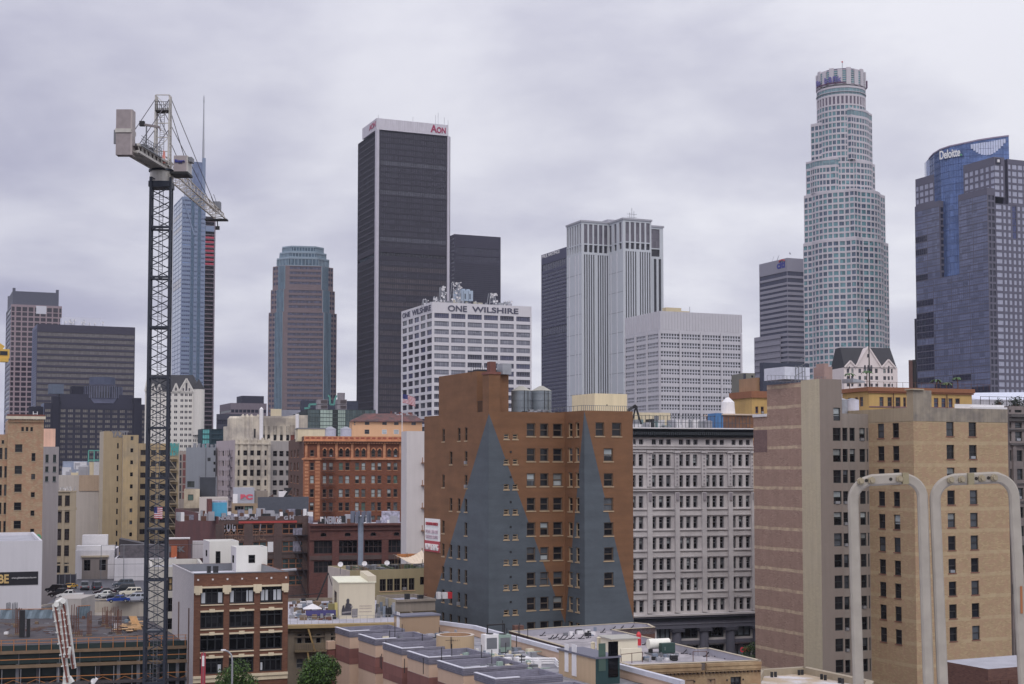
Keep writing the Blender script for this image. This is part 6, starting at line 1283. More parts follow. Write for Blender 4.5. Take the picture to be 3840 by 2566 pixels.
for (a,c,y0,y1) in ((388,432,700,806),(556,598,700,806),(665,705,690,800),(826,842,690,798),(850,892,690,798),(962,998,690,792),(1008,1032,690,792),(1085,1110,690,792),(1120,1160,690,792),(962,985,1395,1470),(560,590,1395,1470)):
    m.poly([(U(a),.22,Z_(y1)),(U(c),.22,Z_(y1)),(U(c),.22,Z_(y0)),(U(a),.22,Z_(y0))],curt)
m.build('curtain',b.e,kind='stuff')
m=MB()
for (y0,y1,o) in ((815,823,.12),(1048,1058,.12),(1268,1278,.12)):
    for a,c in ((385,606),(662,898),(955,1168)): k.R.trim(m,U(a),U(c),Z_(y1),Z_(y0),o,cs)
for (y0,y1) in ((870,886),(1090,1105),(1312,1328)):
    for a,c in ((385,606),(662,898),(955,1168)): k.R.trim(m,U(a),U(c),Z_(y1),Z_(y0),.14,cs); u=(U(a)+U(c))/2; k.R.trim(m,u-.3,u+.3,Z_(y0)-.2,Z_(y0)+.15,.2,cs)
k.R.trim(m,0,b.wx,Z_(656),Z_(640),.2,cs)
for x in (357,634,926,1197): k.R.trim(m,max(0,U(x)-.45),min(b.wx,U(x)+.45),Z_(700),Z_(632),.3,cs); k.R.trim(m,U(x)-.25,min(b.wx,U(x)+.25),Z_(716),Z_(700),.28,cs)
k.R.trim(m,0,b.wx,Z_(1520),Z_(1495),.25,cs); k.R.trim(m,0,b.wx,Z_(1560),Z_(1525),.12,cs)
k.R.trim(m,-.05,b.wx+.05,H+.01,H+.12,.06,FG); k.L.trim(m,0,b.wy,H+.01,H+.12,.06,WHT)
for i in range(7): u=U(360+140*i); k.R.trim(m,u-.09,u+.09,Z_(574)-.09,Z_(574)+.09,.08,WHT)
m.build('stone_band',b.e)
m=MB()
for x in (183,280): u=k.L.u(*q('K',x,900)); k.L.trim(m,u-.08,u+.08,0,b.z(*q('K',x,835),(0,4)),.12,flat('rusty_downpipe',(96,76,66)))
m.build('downpipe',b.e)
wc=wall('cream_white_stucco',(206,204,198),var=.04,streak=.1); wc2=wall('grey_white_stucco',(186,182,184),var=.04)
def pent(x0,xc,x1,yt,yb,yd,lab,holesR=(),holesL=()):
    # corner pixel column xc, top row yt, base row yb on the roof
    w=onz(*q('K',xc,yb),H-.9); d=Vector((w.x,w.y))-b.O; o=(d.dot(b.X),d.dot(b.Yd)); zt=b.z(*q('K',xc,yt),o); wx=b.solve(*q('K',x1,yt),o,(1,0)); wy=b.solve(*q('K',x0,yt),o,(0,1))
    e=Bld('roof_house',lab,'roof house',(CX,1500),w.y,wx=wx,wy=wy,ang=21,z0=H-.9); e.O=Vector((w.x,w.y)); e.e.location=(w.x,w.y,H-.9); k_=Block(e,z1=zt-H+.9,mat=wc,lmat=wc2,par=.25,pt=.15)
    st=style(nz=[.5],bar=.08,fr=BLK,panes=((GD2,1),),dep=.12,sub=True)
    for h in holesR: k_.R.grid('K',[h[:2]],yt+60,[h[2:]],h[0],st)
    for h in holesL: k_.L.grid('K',[h[:2]],yt+60,[h[2:]],h[0],st)
    k_.done(); windows(e); return e
pent(412,470,752,206,455,0,'larger white roof house with a door, left on the brick loft roof',[(532,578,300,415)],[(438,452,285,345)])
pent(678,726,1025,262,498,0,'smaller white roof house with a square window, right on the brick loft roof',[(845,908,335,412)],[(692,708,335,408)])
m=MB()
for x0,x1 in ((455,488),(515,560)): w=b.loc(*q('K',x0,515),z=H-.9); w2=b.loc(*q('K',x1,515),z=H-.9); m.box(w[0],w[1],H-.9,w2[0],w[1]+.7,H+.0,BLK)
w=b.loc(*q('K',1010,500),z=H-.9); m.bar((w[0],w[1],H-.8),(w[0]+4,w[1]+1.5,H-.8),.35,STEEL,8); o=m.build('roof_units'); place(o,b); tag(o,'two dark units and a pipe on the brick loft roof','roof units',kind='stuff')
# neighbour behind the loft, left
b=Bld('commercial_building','pale block with tan blinds squeezed between the crane and the brick loft','commercial block',q('I',1560,352),186,xr=q('K',430,0)[0],wy=16,ang=15); k=Block(b,mat=wall('pale_render',(172,168,160),var=.06),par=.8)
k.R.grid('I',[(1745,1794)],600,[(455,600)],1760,style(nz=2,bar=.15,fr=BLK,panes=((glass('glass_tan_blind',(150,125,85),rough=.5),1),))); k.R.grid('I',[(1745,1794)],700,[(672,815),(885,1000)],1760,style(nz=2,nx=2,fr=BLK,panes=((GG,1),(GD2,2)))); k.done(); windows(b)
# =====================================================================  LOW WHITE BUILDINGS AND PARKING DECK
PZ=11.0
b=Bld('white_hall','windowless white hall carrying a black banner with gold letters at the left edge','white hall',(-260,q('I',0,112)[1]-6),212,xr=159,wy=30,ang=21); H=b.H; wbk=wall('white_block_wall',(188,186,192),var=.05,streak=.1)
k=Block(b,mat=wbk,par=.5); k.done(); e=thing('banner','black banner with gold letters and web address on the white hall','banner'); place(e,b)
u1=k.R.u(143,2160); z1=k.R.zz(143,2143); z0=k.R.zz(143,2192); m=MB(); k.R.trim(m,u1-16,u1,z0,z1,.08,flat('banner_black',(26,25,34))); m.build('sheet',e)
gold_=flat('gold_letters',(190,160,100)); gg_=lambda x:k.R.u(x,2170)
def rt(t,x0,x1,y0,y1,mt,bo=0): 
    xx=max(x0,60); za,zb=k.R.zz(xx,y1),k.R.zz(xx,y0); return place_text(t,k.R.P(gg_(x0),.14),za,0,gg_(x1)-gg_(x0),zb-za,mt,e,bold=bo)
rt('GLOBE',-86,33,2153,2187,gold_,.03); rt('www.globetheatre-la.com',43,136,2164,2172,WHT)
b=Bld('commercial_building','white and taupe hall with two tall dark windows behind the parked cars','commercial block',q('I',785,180),345,xr=q('I',1188,0)[0],wy=18,ang=12); wv=wall('off_white',(196,194,200),var=.06); k=Block(b,mat=wv,par=.6)
tp=wall('taupe_panel',(124,116,114),var=.05); sdk=style(nz=3,nx=2,bar=.1,fr=BLK,panes=((GD2,1),),dep=.3,sub=True)
k.R.grid('I',[(872,938),(1032,1100)],350,[(275,390)],900,sdk); k.R.grid('I',[(955,1018)],480,[(478,545)],960,sdk); k.done(); windows(b); m=MB(); Z_=lambda y:b.z(*q('I',900,y),(4,0)); U=lambda x:k.R.u(*q('I',x,350))
for a,c,y0,y1 in ((852,872,250,620),(1100,1118,250,620),(872,1100,250,275),(872,955,390,620),(1018,1100,390,620),(955,1018,390,478),(938,1032,275,390)): k.R.trim(m,U(a),U(c),Z_(y1),Z_(y0),.15,tp)
k.R.trim(m,U(840),U(1130),Z_(250),Z_(232),.5,wall('beige_side',(0,0,0))); m.build('entrance_panel',b.e)
m=MB(); [m.box(x,y,b.H-.6,x+w,y+3,b.H+h,mt) for x,y,w,h,mt in ((0,2,9,1.0,WHT),(1,6,6,3.4,WHT),(12,3,8,.8,ROOFG))]; m.prism([(10,2),(19,2),(19,9),(10,9)],b.H-.6,b.H+1,flat('dark_roof_screen',(52,48,54)),z1f=lambda p:b.H+(2.6 if p[0]<12 else .6)); o=m.build('roof_sheds'); place(o,b); tag(o,'white sheds and sloping dark screen on the taupe-fronted hall','roof sheds')
b=Bld('commercial_building','plain white garage wall behind the parked sport utility cars','commercial block',q('I',1190,262),340,xr=q('I',1830,0)[0],wy=14,ang=12); k=Block(b,mat=wv,par=.5); k.done()
m=MB(); m.box(1,3,b.H-.5,12,6,b.H+3,flat('graffiti_fence',(86,82,88),var=.6)).box(12,4,b.H-.5,17,7,b.H+4.2,wall('red_brick_parapet',(110,70,62))).box(11.6,3.8,b.H+4.21,17.4,7.2,b.H+4.5,WHT).box(18,5,b.H-.5,24,8,b.H+3.6,wv).box(13,3,b.H-.5,14.4,3.8,b.H+2.6,flat('orange_crate',(180,95,55))); o=m.build('roof_sheds'); place(o,b); tag(o,'brick shed, graffiti fence and orange box on the white garage roof','roof sheds')
place_text('RSK',b.W((12.2,3.9)),b.H+1.8,b.ang,3.8,1.4,flat('graffiti_grey',(160,160,170)),o,name='graffiti',bold=.05).location; 
for c_ in o.children: c_.location=(12.5,3.9,b.H+1.2); c_.rotation_euler=(math.pi/2,0,0)
m=MB(); fe=flat('fence_grey',(105,108,116)); f0=b
for i in range(7):
    x=-3+i*5.2; m.bar((x,-1.2,PZ),(x,-1.2,PZ+8.5),.14,fe)
for z in (PZ+8.5,PZ+4,PZ+1): m.bar((-3,-1.2,z),(29,-1.2,z),.08,fe)
o=m.build('wire_fence'); place(o,b); tag(o,'tall wire fence between the parked cars and the white garage','fence')
b=Bld('screen_fence','dark mesh screen fence behind the yellow car','fence',q('I',445,432),332,xr=q('I',790,0)[0],wy=.4,ang=12); MB().box(0,0,0,b.wx,.3,b.H,flat('mesh_screen',(52,52,62),var=.25)).build('screen',b.e); m=MB(); [m.box(b.wx*i/6-.1,-.1,0,b.wx*i/6+.1,-.01,b.H+.2,fe) for i in range(7)]; m.build('post',b.e,kind='stuff')
far=[onz(*q('I',x,y),PZ) for x,y in ((430,552),(1520,552))]; near=[onz(*q('I',x,y),PZ) for x,y in ((1520,712),(860,705),(430,780))]
e=thing('parking_deck','raised concrete parking deck crowded with cars behind the building site','parking deck'); pts=[(p.x,p.y) for p in (near[2],near[1],near[0])]+[(far[1].x,far[1].y+30),(far[0].x,far[0].y+30)]
dk_=wall('deck_concrete',(160,152,142),var=.12,streak=.3); MB().prism(pts,0,PZ-.004,dk_,cap=False).build('wall',e); MB().poly([p+(PZ,) for p in pts],flat('deck_asphalt',(74,74,82),var=.25,vs=.2)).build('roof_deck',e)
m=MB(); m.bar((pts[0][0],pts[0][1],PZ+.45),(pts[1][0],pts[1][1],PZ+.45),.3,dk_).bar((pts[1][0],pts[1][1],PZ+.35),(pts[2][0],pts[2][1],PZ+.35),.3,dk_).bar((pts[1][0],pts[1][1],PZ+1.3),(pts[2][0],pts[2][1],PZ+1.3),.08,fe)
n0,n1=Vector(pts[1]),Vector(pts[2])
for i in range(9): p=n0.lerp(n1,i/8); m.bar((p.x,p.y,PZ),(p.x,p.y,PZ+1.4),.08,fe)
m.build('parapet',e)
lowz=PZ-2.2; l=[onz(*q('I',x,y),lowz) for x,y in ((850,850),(1180,850),(1180,740),(850,740))]
MB().prism([(p.x,p.y) for p in l],0,lowz,dk_).build('lower_ramp',e)
sh=[onz(*q('I',x,y),9.5) for x,y in ((570,860),(842,860))]; ee=MB().prism([(sh[0].x,sh[0].y),(sh[1].x,sh[1].y),(sh[1].x,sh[1].y+9),(sh[0].x,sh[0].y+9)],0,at(*q('I',700,680),sh[0].y).z,wall('pale_shed',(158,152,148))).build('ramp_shed'); tag(ee,'pale concrete shed in front of the parked pickup','shed')
def car_meshes():
    pass
TY=flat('tyre_rubber',(28,28,30),rough=.9); CG=glass('car_glass',(30,34,40),var=.1); RL=flat('tail_red',(150,30,36),rough=.3); HL=flat('head_lamp',(200,200,205),rough=.2)
def car(kind,paint,x,y,z,rz,label):
    L={'suv':4.7,'sedan':4.5,'van':4.9,'pickup':5.3,'sports':4.3}[kind]; Wd=1.85; h1={'suv':1.02,'sedan':.88,'van':1.05,'pickup':1.05,'sports':.78}[kind]; h2={'suv':1.72,'sedan':1.42,'van':1.85,'pickup':1.75,'sports':1.2}[kind]
    e=thing('parked_car',label,'car',(x,y,z),rz,'cars parked on the deck'); hw=Wd/2
    prof={'suv':[(-2.3,.75),(-2.25,1.0),(2.2,.75)],'sedan':0}.get(kind)
    f,r=-L/2,L/2  # front at -x
    body=[(f,.35),(f+.05,h1*.72),(f+.5,h1*.88),(f+1.25,h1),(r-.12,h1),(r,h1*.8),(r,.38)]
    m=MB(); n=len(body); A=[(p[0],-hw,p[1]) for p in body]; B=[(p[0],hw,p[1]) for p in body]; m.poly(A,paint).poly(B[::-1],paint)
    for i in range(n): j=(i+1)%n; m.poly([A[i],B[i],B[j],A[j]],paint)
    m.build('body',e,)
    if kind=='suv': c=[(f+1.15,h1),(f+1.85,h2),(r-.35,h2),(r-.08,h1)]
    elif kind=='van': c=[(f+.7,h1),(f+1.5,h2),(r-.2,h2),(r-.05,h1)]
    elif kind=='pickup': c=[(f+1.3,h1),(f+1.95,h2),(f+3.2,h2),(f+3.4,h1)]
    else: c=[(f+1.2,h1),(f+2.0,h2),(r-1.35,h2),(r-.55,h1)]
    i_=.16; m=MB(); g=MB(); A=[(c[0][0],-hw+.06,c[0][1]),(c[1][0],-hw+i_,c[1][1]),(c[2][0],-hw+i_,c[2][1]),(c[3][0],-hw+.06,c[3][1])]; B=[(a,-b_,c_) for a,b_,c_ in A]
    m.poly(A,paint).poly(B[::-1],paint).poly([A[1],A[2],B[2],B[1]],paint).poly([A[0],A[1],B[1],B[0]],paint).poly([A[2],A[3],B[3],B[2]],paint); m.build('cabin',e)
    def sh_(P,k_,off): 
        ce=Vector([sum(p[i] for p in P)/4 for i in range(3)]); return [tuple(ce+(Vector(p)-ce)*k_+Vector(off)) for p in P]
    sides=[]
    n_=3 if kind in('suv','van') else 2
    for sgn,Q in ((-1,A),(1,B)):
        for t in range(n_):
            a0,a1=(t+.08)/n_,(t+.92)/n_; lo=lambda a:Vector(Q[0]).lerp(Vector(Q[3]),a); hi=lambda a:Vector(Q[1]).lerp(Vector(Q[2]),a); P=[lo(a0).lerp(hi(a0),.12),lo(a1).lerp(hi(a1),.12),lo(a1).lerp(hi(a1),.85),lo(a0).lerp(hi(a0),.85)]
            MB().poly([tuple(p+Vector((0,sgn*.015,0))) for p in P],CG).build('side_window',e)
    MB().poly(sh_([A[0],A[1],B[1],B[0]],.86,(-.02,0,.02)),CG).build('windscreen',e); MB().poly(sh_([A[2],A[3],B[3],B[2]],.84,(.02,0,.02)),CG).build('rear_window',e)
    for wx in (f+.85,r-.9):
        for s_ in (-1,1):
            w=MB(); w.bar((wx,s_*(hw-.2),.33),(wx,s_*(hw+.02),.33),.66,TY,14); t=w.build('wheel',e); MB().bar((wx,s_*(hw+.0),.33),(wx,s_*(hw+.035),.33),.36,STEEL,10).build('rim',t)
    for s_ in (-1,1): MB().box(f-.03,s_*.75-.18,h1*.58,f+.06,s_*.75+.18,h1*.74,HL).build('headlight',e); MB().box(r-.05,s_*.78-.14,h1*.6,r+.03,s_*.78+.14,h1*.85,RL).build('taillight',e)
    MB().box(f-.06,-hw+.1,.32,f+.03,hw-.1,.5,BLK).build('front_bumper',e); MB().box(r-.03,-hw+.1,.34,r+.06,hw-.1,.5,BLK).build('rear_bumper',e)
    return e
def cp(name,c,**k): return flat('paint_'+name,c,rough=.25,metal=.2,var=.03,**k)
pk_=cp('black',(30,31,38)); pg_=cp('grey',(100,106,114)); pw_=cp('white',(215,215,210)); ps_=cp('silver',(168,172,184))
cars=[('suv',cp('ink',(32,34,44)),570,618,-20,'dark grey-roofed suv at the far left of the parking deck'),('sports',cp('yellow',(215,165,30)),712,582,82,'bright yellow low car by the dark mesh screen'),
('van',pg_,868,588,-75,'grey minivan right of the yellow car'),('van',cp('slate',(62,66,78)),992,592,-68,'slate minivan in front of the low taupe doorway'),('sedan',cp('maroon',(50,34,44)),1068,640,22,'dark maroon sedan in the left row of cars'),
('sedan',pw_,1080,672,25,'white sedan with its tail towards the site, in the left row'),('sedan',pk_,1148,700,24,'black sedan between the white and the blue cars'),('suv',cp('steel_blue',(78,88,100)),1268,560,18,'blue-grey suv farthest back at the wire fence'),
('suv',cp('deep_black',(36,40,46)),1280,615,20,'black suv with reflecting windscreen behind the cream suv'),('suv',cp('cream',(214,208,190)),1343,652,17,'cream white suv in the right row of cars'),('sedan',cp('night',(40,40,52)),1412,682,18,'dark sedan between the cream suv and the silver wagon'),
('suv',ps_,1388,716,14,'silver wagon nearest the crane mast'),('sedan',cp('royal_blue',(32,62,140)),1212,722,20,'royal blue sedan in the middle of the front row'),('pickup',cp('brown_black',(46,42,46)),622,664,10,'dark pickup half hidden at the left of the deck'),('pickup',cp('bright_white',(222,222,226)),712,682,8,'white pickup above the folded pump boom')]
for kind,p,x,y,rz,lb in cars:
    w=onz(*q('I',x,y),PZ); car(kind,p,w.x,w.y+1.0,PZ,math.radians(rz),lb)
w=onz(*q('I',1035,800),lowz); car('sedan',cp('lower_black',(34,32,40)),w.x,w.y,lowz,math.radians(170),'black sedan with red tail lights alone on the lower ramp')
flat('brick_dark_prop',(54,54,60))
# =====================================================================  BUILDING SITE
SZ=18.0; P=[onz(x,y,SZ) for x,y in ((-120,2446),(712,2419),(545,2312),(-120,2300))]
e=thing('unfinished_building','concrete deck under construction with orange railings and rebar, lower left','construction site'); O0=P[0]; ad=math.atan2(P[1].y-P[0].y,P[1].x-P[0].x)
dcn=wall('deck_formwork',(76,70,72),c2=(54,50,56),var=.3,scale=.3,streak=.1); pts=[(p.x,p.y) for p in P]
MB().prism(pts,SZ-.3,SZ,dcn).build('top_slab',e)
org=flat('safety_orange',(170,108,52)); grn=flat('green_netting',(28,44,44),var=.3); wdd=flat('timber_edge',(112,92,70),var=.3); a0,a1=Vector(pts[0]),Vector(pts[1]); dr=(a1-a0).normalized(); nr=Vector((dr.y,-dr.x))
inn=[tuple(Vector(p)-nr*2.0 if i<2 else Vector(p)) for i,p in enumerate(pts)]
MB().prism(inn,0,SZ-.31,flat('deep_shadow_concrete',(24,24,28),var=.4)).build('shadow_core',e)  # near-black block: the shade under the deck is put into its colour
def strip(z0,z1,o0,o1,m,name): 
    A=[a0+nr*o0,a1+nr*o0,a1+nr*o1,a0+nr*o1]; MB().prism([tuple(v) for v in A],z0,z1,m).build(name,e)
strip(SZ-.36,SZ-.02,.05,.25,wdd,'slab_edge'); strip(SZ-1.9,SZ-1.55,.0,.3,wdd,'slab_edge'); strip(SZ-3.9,SZ-3.6,-1.9,.3,dcn,'lower_slab'); strip(SZ-1.5,SZ-.4,-.35,-.3,grn,'netting'); strip(SZ+.0,SZ+.55,.0,.03,grn,'netting'); strip(SZ-3.5,SZ-1.95,-1.2,-1.15,flat('dark_green_form',(22,34,36)),'netting')
strip(SZ-3.0,SZ-2.92,.1,.16,org,'guard_rail'); strip(SZ-1.0,SZ-.92,.2,.26,org,'guard_rail')
Ln=(a1-a0).length; m=MB()
for z in (.45,.8,1.15): m.bar(tuple(a0)+(SZ+z,),tuple(a1)+(SZ+z,),.05,org)
m.build('guard_rail',e)
for i in range(18):
    p=a0+dr*(Ln*(i+.6)/18)+nr*.1; m=MB(); m.bar((p.x,p.y,SZ-.2),(p.x,p.y,SZ+1.2),.06,org); m.box(p.x-.12,p.y-.1,SZ-.3,p.x+.12,p.y+.12,SZ-.05,flat('clamp_red',(210,80,50))); m.build('rail_post',e)
for i in range(11):
    p=a0+dr*(Ln*(i+.4)/11)-nr*.5; MB().box(p.x-.18,p.y-.18,0,p.x+.18,p.y+.18,SZ-.31,FG if i%3 else flat('prop_grey',(60,60,66))).build('prop',e)
for i in range(12):
    p=a0+dr*(Ln*(i+.8)/12)+nr*.1; MB().bar((p.x,p.y,SZ-8),(p.x,p.y,SZ-2),.06,STEEL).build('scaffold_tube',e)
m=MB()
for j in range(4):
    for i in range(10): q0=a0+dr*(Ln*i/10)+nr*.0; q1=a0+dr*(Ln*(i+.5)/10); q2=a0+dr*(Ln*(i+1)/10); z=SZ-3.2-j*1.6; m.bar((q0.x,q0.y,z),(q1.x,q1.y,z-.5),.05,org).bar((q1.x,q1.y,z-.5),(q2.x,q2.y,z),.05,org)
m.build('hanging_cable',e,kind='stuff')
rebar=flat('rebar_rust',(96,62,50),var=.3); tarp=flat('blue_grey_tarp',(112,128,140),var=.3)
def cage(x,y0,y1,w,label,mat=rebar,solid=False):
    p=onz(*q('I',x,y1),SZ); zt=at(*q('I',x,y0),p.y).z; o=thing('rebar_column',label,'rebar column',(p.x,p.y,SZ),ad,'rebar columns on the unfinished deck'); h=zt-SZ; m=MB()
    if solid: m.box(-w/2,-w/2,0,w/2,w/2,h,mat)
    else:
        for a in (-1,-.33,.33,1):
            for c in (-1,1): m.bar((a*w/2,c*w/2,0),(a*w/2,c*w/2,h*random.uniform(.92,1.05)),.08,mat)
        for i in range(int(h*.75/.25)): z=i*.25; m.path([(-w/2,-w/2,z),(w/2,-w/2,z),(w/2,w/2,z),(-w/2,w/2,z),(-w/2,-w/2,z)],.03,mat)
    m.build('cage',o)
    if not solid: MB().box(-w/2-.12,-w/2-.12,0,w/2+.12,w/2+.12,.12,wdd).build('base_form',o)
cl=['thin grey rebar column left of the others','tall grey rebar column near the left edge','black sheathed column left of the pump boom','brown rebar cage just left of the black column','short dark cage beside the black column','broad dark cage right of the pump boom','slim rusty cage in the middle of the deck','tall rusty cage in front of the lone black car','wide rusty cage left of the timber pile','rusty cage touching the timber pile','short stub cage in front of the broad dark one','slender cage between the two wide ones']
for (x,y0,y1,w,m_,s_),lb in zip(((85,720,880,.45,FG,0),(150,725,945,.55,FG,0),(228,798,1080,.6,BLK,1),(190,770,1050,.6,rebar,0),(293,888,1080,.4,BLK,1),(778,752,1040,.8,rebar,0),(925,818,1062,.45,rebar,0),(1088,765,955,.6,rebar,0),(1190,772,1030,.7,rebar,0),(1236,800,1052,.45,rebar,0),(818,1000,1072,.7,rebar,0),(1125,800,985,.5,rebar,0)),cl): cage(x,y0,y1,w,lb,m_,s_)
def dpt(x,y,z=SZ): return onz(*q('I',x,y),z)
m=MB(); rng=random.Random(9); ply=flat('new_plywood',(205,165,115),var=.3)
for i in range(26):
    p=dpt(rng.uniform(1260,1470),rng.uniform(960,1035)); a=rng.uniform(-.5,.9); l=rng.uniform(.8,2.4); w=rng.uniform(.15,.9); z=SZ+rng.uniform(.02,.7); d=Vector((math.cos(a),math.sin(a))); n=Vector((-d.y,d.x)); c=Vector((p.x,p.y)); m.prism([tuple(c-d*l/2-n*w/2),tuple(c+d*l/2-n*w/2),tuple(c+d*l/2+n*w/2),tuple(c-d*l/2+n*w/2)],z,z+.06,rng.choice([ply,ply,wdd]))
for i in range(9): p=dpt(1400+i*9,1000); m.bar((p.x,p.y,SZ),(p.x-.8,p.y+.3,SZ+1.6),.08,ply)
o=m.build('timber_pile'); tag(o,'pile of yellow plywood and boards on the unfinished deck','timber pile',kind='stuff')
for (xa,ya,xb,yb,zz_,lb) in ((0,890,545,885,1.2,'blue-grey tarp strung along the back of the deck, left of the boom'),(800,880,935,872,1.5,'small blue-grey tarp behind the deck, right of the boom')):
    p0,p1=dpt(xa,ya),dpt(xb,yb); m=MB(); n=14
    for i in range(n):
        a=p0.lerp(p1,i/n); c=p0.lerp(p1,(i+1)/n); o0,o1=.15*math.sin(i*2.1),.15*math.sin((i+1)*2.1); m.poly([(a.x,a.y+o0,SZ),(c.x,c.y+o1,SZ),(c.x,c.y-o1,SZ+zz_),(a.x,a.y-o0,SZ+zz_)],tarp)
    m.bar((p0.x,p0.y,SZ+zz_+.05),(p1.x,p1.y,SZ+zz_+.05),.08,org); tag(m.build('tarp'),lb,'tarp')
m=MB()
for i in range(70):
    p=dpt(rng.uniform(30,1450),rng.uniform(900,1075)); a=rng.uniform(0,3.1); l=rng.uniform(.5,3); m.bar((p.x,p.y,SZ+.05),(p.x+l*math.cos(a),p.y+l*math.sin(a),SZ+.05),.06,rng.choice([rebar,wdd,FG,rebar,STEEL]))
for i in range(26):
    p=dpt(rng.uniform(30,1450),rng.uniform(890,1075)); w=rng.uniform(.2,.7); m.box(p.x,p.y,SZ,p.x+w,p.y+w,SZ+rng.uniform(.1,.5),rng.choice([rebar,wdd,dcn,tarp,WHT]))
o=m.build('site_debris'); tag(o,'scattered bars, boards and boxes over the unfinished deck','site debris',kind='stuff')
# pump boom
DB=95.0; e=thing('pump_boom','folded white concrete pump boom with brown pipes in front of the building site','pump boom',tuple(at(*q('I',690,1568),DB))); e.location.z=0; B0=e.location.copy()
bwht=flat('boom_white',(200,200,196),var=.1,rough=.4); pipe=flat('boom_pipe_brown',(110,58,48))
def bp(x,y,d=DB): return at(*q('I',x,y),d)-B0
def arm(pa,pb,wa,wb,dd,name):
    m=MB(); A,Bq=bp(*pa,DB+dd),bp(*pb,DB+dd); ax=(Bq-A).normalized(); sd_=ax.cross(Vector((0,1,0))).normalized()
    n=len(m.v); P=[]
    for c,w in ((A,wa),(Bq,wb)):
        for s1,s2 in ((-1,-1),(1,-1),(1,1),(-1,1)): P.append(tuple(c+sd_*s1*w/2+Vector((0,s2*w*.45,0))))
    m.v=P; 
    for f in ((0,1,2,3),(4,7,6,5),(0,4,5,1),(1,5,6,2),(2,6,7,3),(3,7,4,0)): m.f.append(f); m.m.append(m.mi(bwht))
    m.build(name,e); pm_=MB(); off=Vector((0,-wa*.45-.09,0)); pm_.bar(A+off+sd_*.04,Bq+off+sd_*.04,.13,pipe,8)
    for i in range(7): c=A.lerp(Bq,(i+.5)/7)+off; pm_.bar(c-sd_*.2,c+sd_*.22,.08,bwht)
    pm_.build('pipe',e)
arm((578,735),(708,1545),.40,.26,0,'boom_arm'); arm((662,690),(768,1405),.38,.27,.55,'boom_arm'); arm((700,1290),(720,1180),.3,.25,-.2,'boom_link'); arm((640,790),(700,1290),.16,.16,-.35,'boom_link')
m=MB(); m.bar(bp(578,725),bp(650,690,DB+.5),.25,bwht,8).bar(bp(585,740,DB-.4),bp(585,740,DB+.8),.34,bwht,12).bar(bp(655,705,DB-.2),bp(655,705,DB+1),.36,bwht,12); m.build('boom_elbow',e)
m=MB(); m.bar(bp(700,1500),bp(740,1560),.4,bwht).bar(bp(690,1440),bp(680,1568),.3,bwht).bar(bp(680,1568),Vector((bp(680,1568).x,0,0)),.5,bwht,8); m.build('boom_pedestal',e)
m=MB(); m.dish((0,0,0),.2,(0,-1,.2),WHT).bar((-.1,0,-.3),(.25,0,.2),.2,WHT).bar((-.15,-.1,-.4),(-.3,-.1,-.1),.12,BLK); p=at(*q('I',972,1535),110); o=m.build('hose_end'); o.location=p; tag(o,'small white hose end hanging in front of the dark site','hose end'); MB().bar((0,0,0),(0,0,-p.z),.05,BLK).build('hose',o)
# =====================================================================  TOWER CRANE
YM=150.0; tp_=at(606,672,YM); XM=tp_.x; ZT=tp_.z; nvy=flat('crane_navy',(36,42,56),rough=.5); cwt=flat('crane_white',(176,172,166),rough=.5,var=.25); cgy=flat('crane_grey',(120,112,114),var=.15)
bot=proj((XM,YM,6)); sh_=0
e=thing('tower_crane','tall tower crane with navy lattice mast and dirty white jib pointing away','tower crane',(XM,YM,0)); W2=1.02; yaw=math.radians(9)
def R2(x,y): return (x*math.cos(yaw)-y*math.sin(yaw),x*math.sin(yaw)+y*math.cos(yaw))
cor=[R2(x,y) for x,y in ((-W2,-W2),(W2,-W2),(W2,W2),(-W2,W2))]; sec=5.3; ns=int(ZT/sec)+1
for s_ in range(ns):
    z0=ZT-(s_+1)*sec; z1=z0+sec; m=MB()
    for i in range(4):
        a,c=cor[i],cor[(i+1)%4]; m.bar(a+(max(z0,0),),a+(z1,),.24,nvy); 
        for j in range(5):
            za=z0+j*sec/5; zb_=za+sec/5
            if za<0: continue
            p,r=(a,c) if j%2 else (c,a); m.bar(p+(za,),r+(zb_,),.095,nvy)
            if i==0: m.bar(a+(za,),c+(za,),.05,nvy)
        if z0>0: m.bar(a+(z0,),c+(z0,),.2,nvy)
    m.bar((-.2,0,max(0,z0)),(-.2,0,z1),.06,FG).bar((.2,0,max(0,z0)),(.2,0,z1),.06,FG)
    for j in range(12): m.bar((-.2,0,max(0,z0+j*sec/12)),(.2,0,max(0,z0+j*sec/12)),.04,FG)
    if s_%2==0: m.box(-.75,-.7,z0+.05,.75,.2,z0+.12,FG)
    m.build('mast_section',e)
MB().box(-W2-.1,-W2-.1,ZT-1.0,W2+.1,W2+.1,ZT-.4,nvy).cyl(0,0,ZT-.4,ZT+.15,1.2,1.25,cwt,24).cyl(0,0,ZT+.15,ZT+.75,1.25,1.2,cwt,24).cyl(0,0,ZT+.75,ZT+.95,1.35,1.35,nvy,24).build('slewing_ring',e)
zj=ZT+.95
def rel(p): return p-Vector((XM,YM,0))
tipw=rel(onz(*q('A',1622,1020),zj+.3)); cwp=rel(onz(*q('A',960,530),zj)); jd=Vector((tipw.x,tipw.y,0)).normalized(); js=Vector((jd.y,-jd.x,0)); cd_=Vector((cwp.x,cwp.y,0)).normalized(); cs_=Vector((-cd_.y,cd_.x,0))
LJ=Vector((tipw.x,tipw.y)).length; LC=Vector((cwp.x,cwp.y)).length
m=MB(); n=17; wj=.68; hj=1.25; up=Vector((0,0,1)); base=Vector((0,0,zj+.2))
pt=lambda t,s_,h:base+jd*(LJ*t)+js*(s_*wj)+up*(h*hj)
lat=flat('jib_lattice',(168,160,150),var=.2)
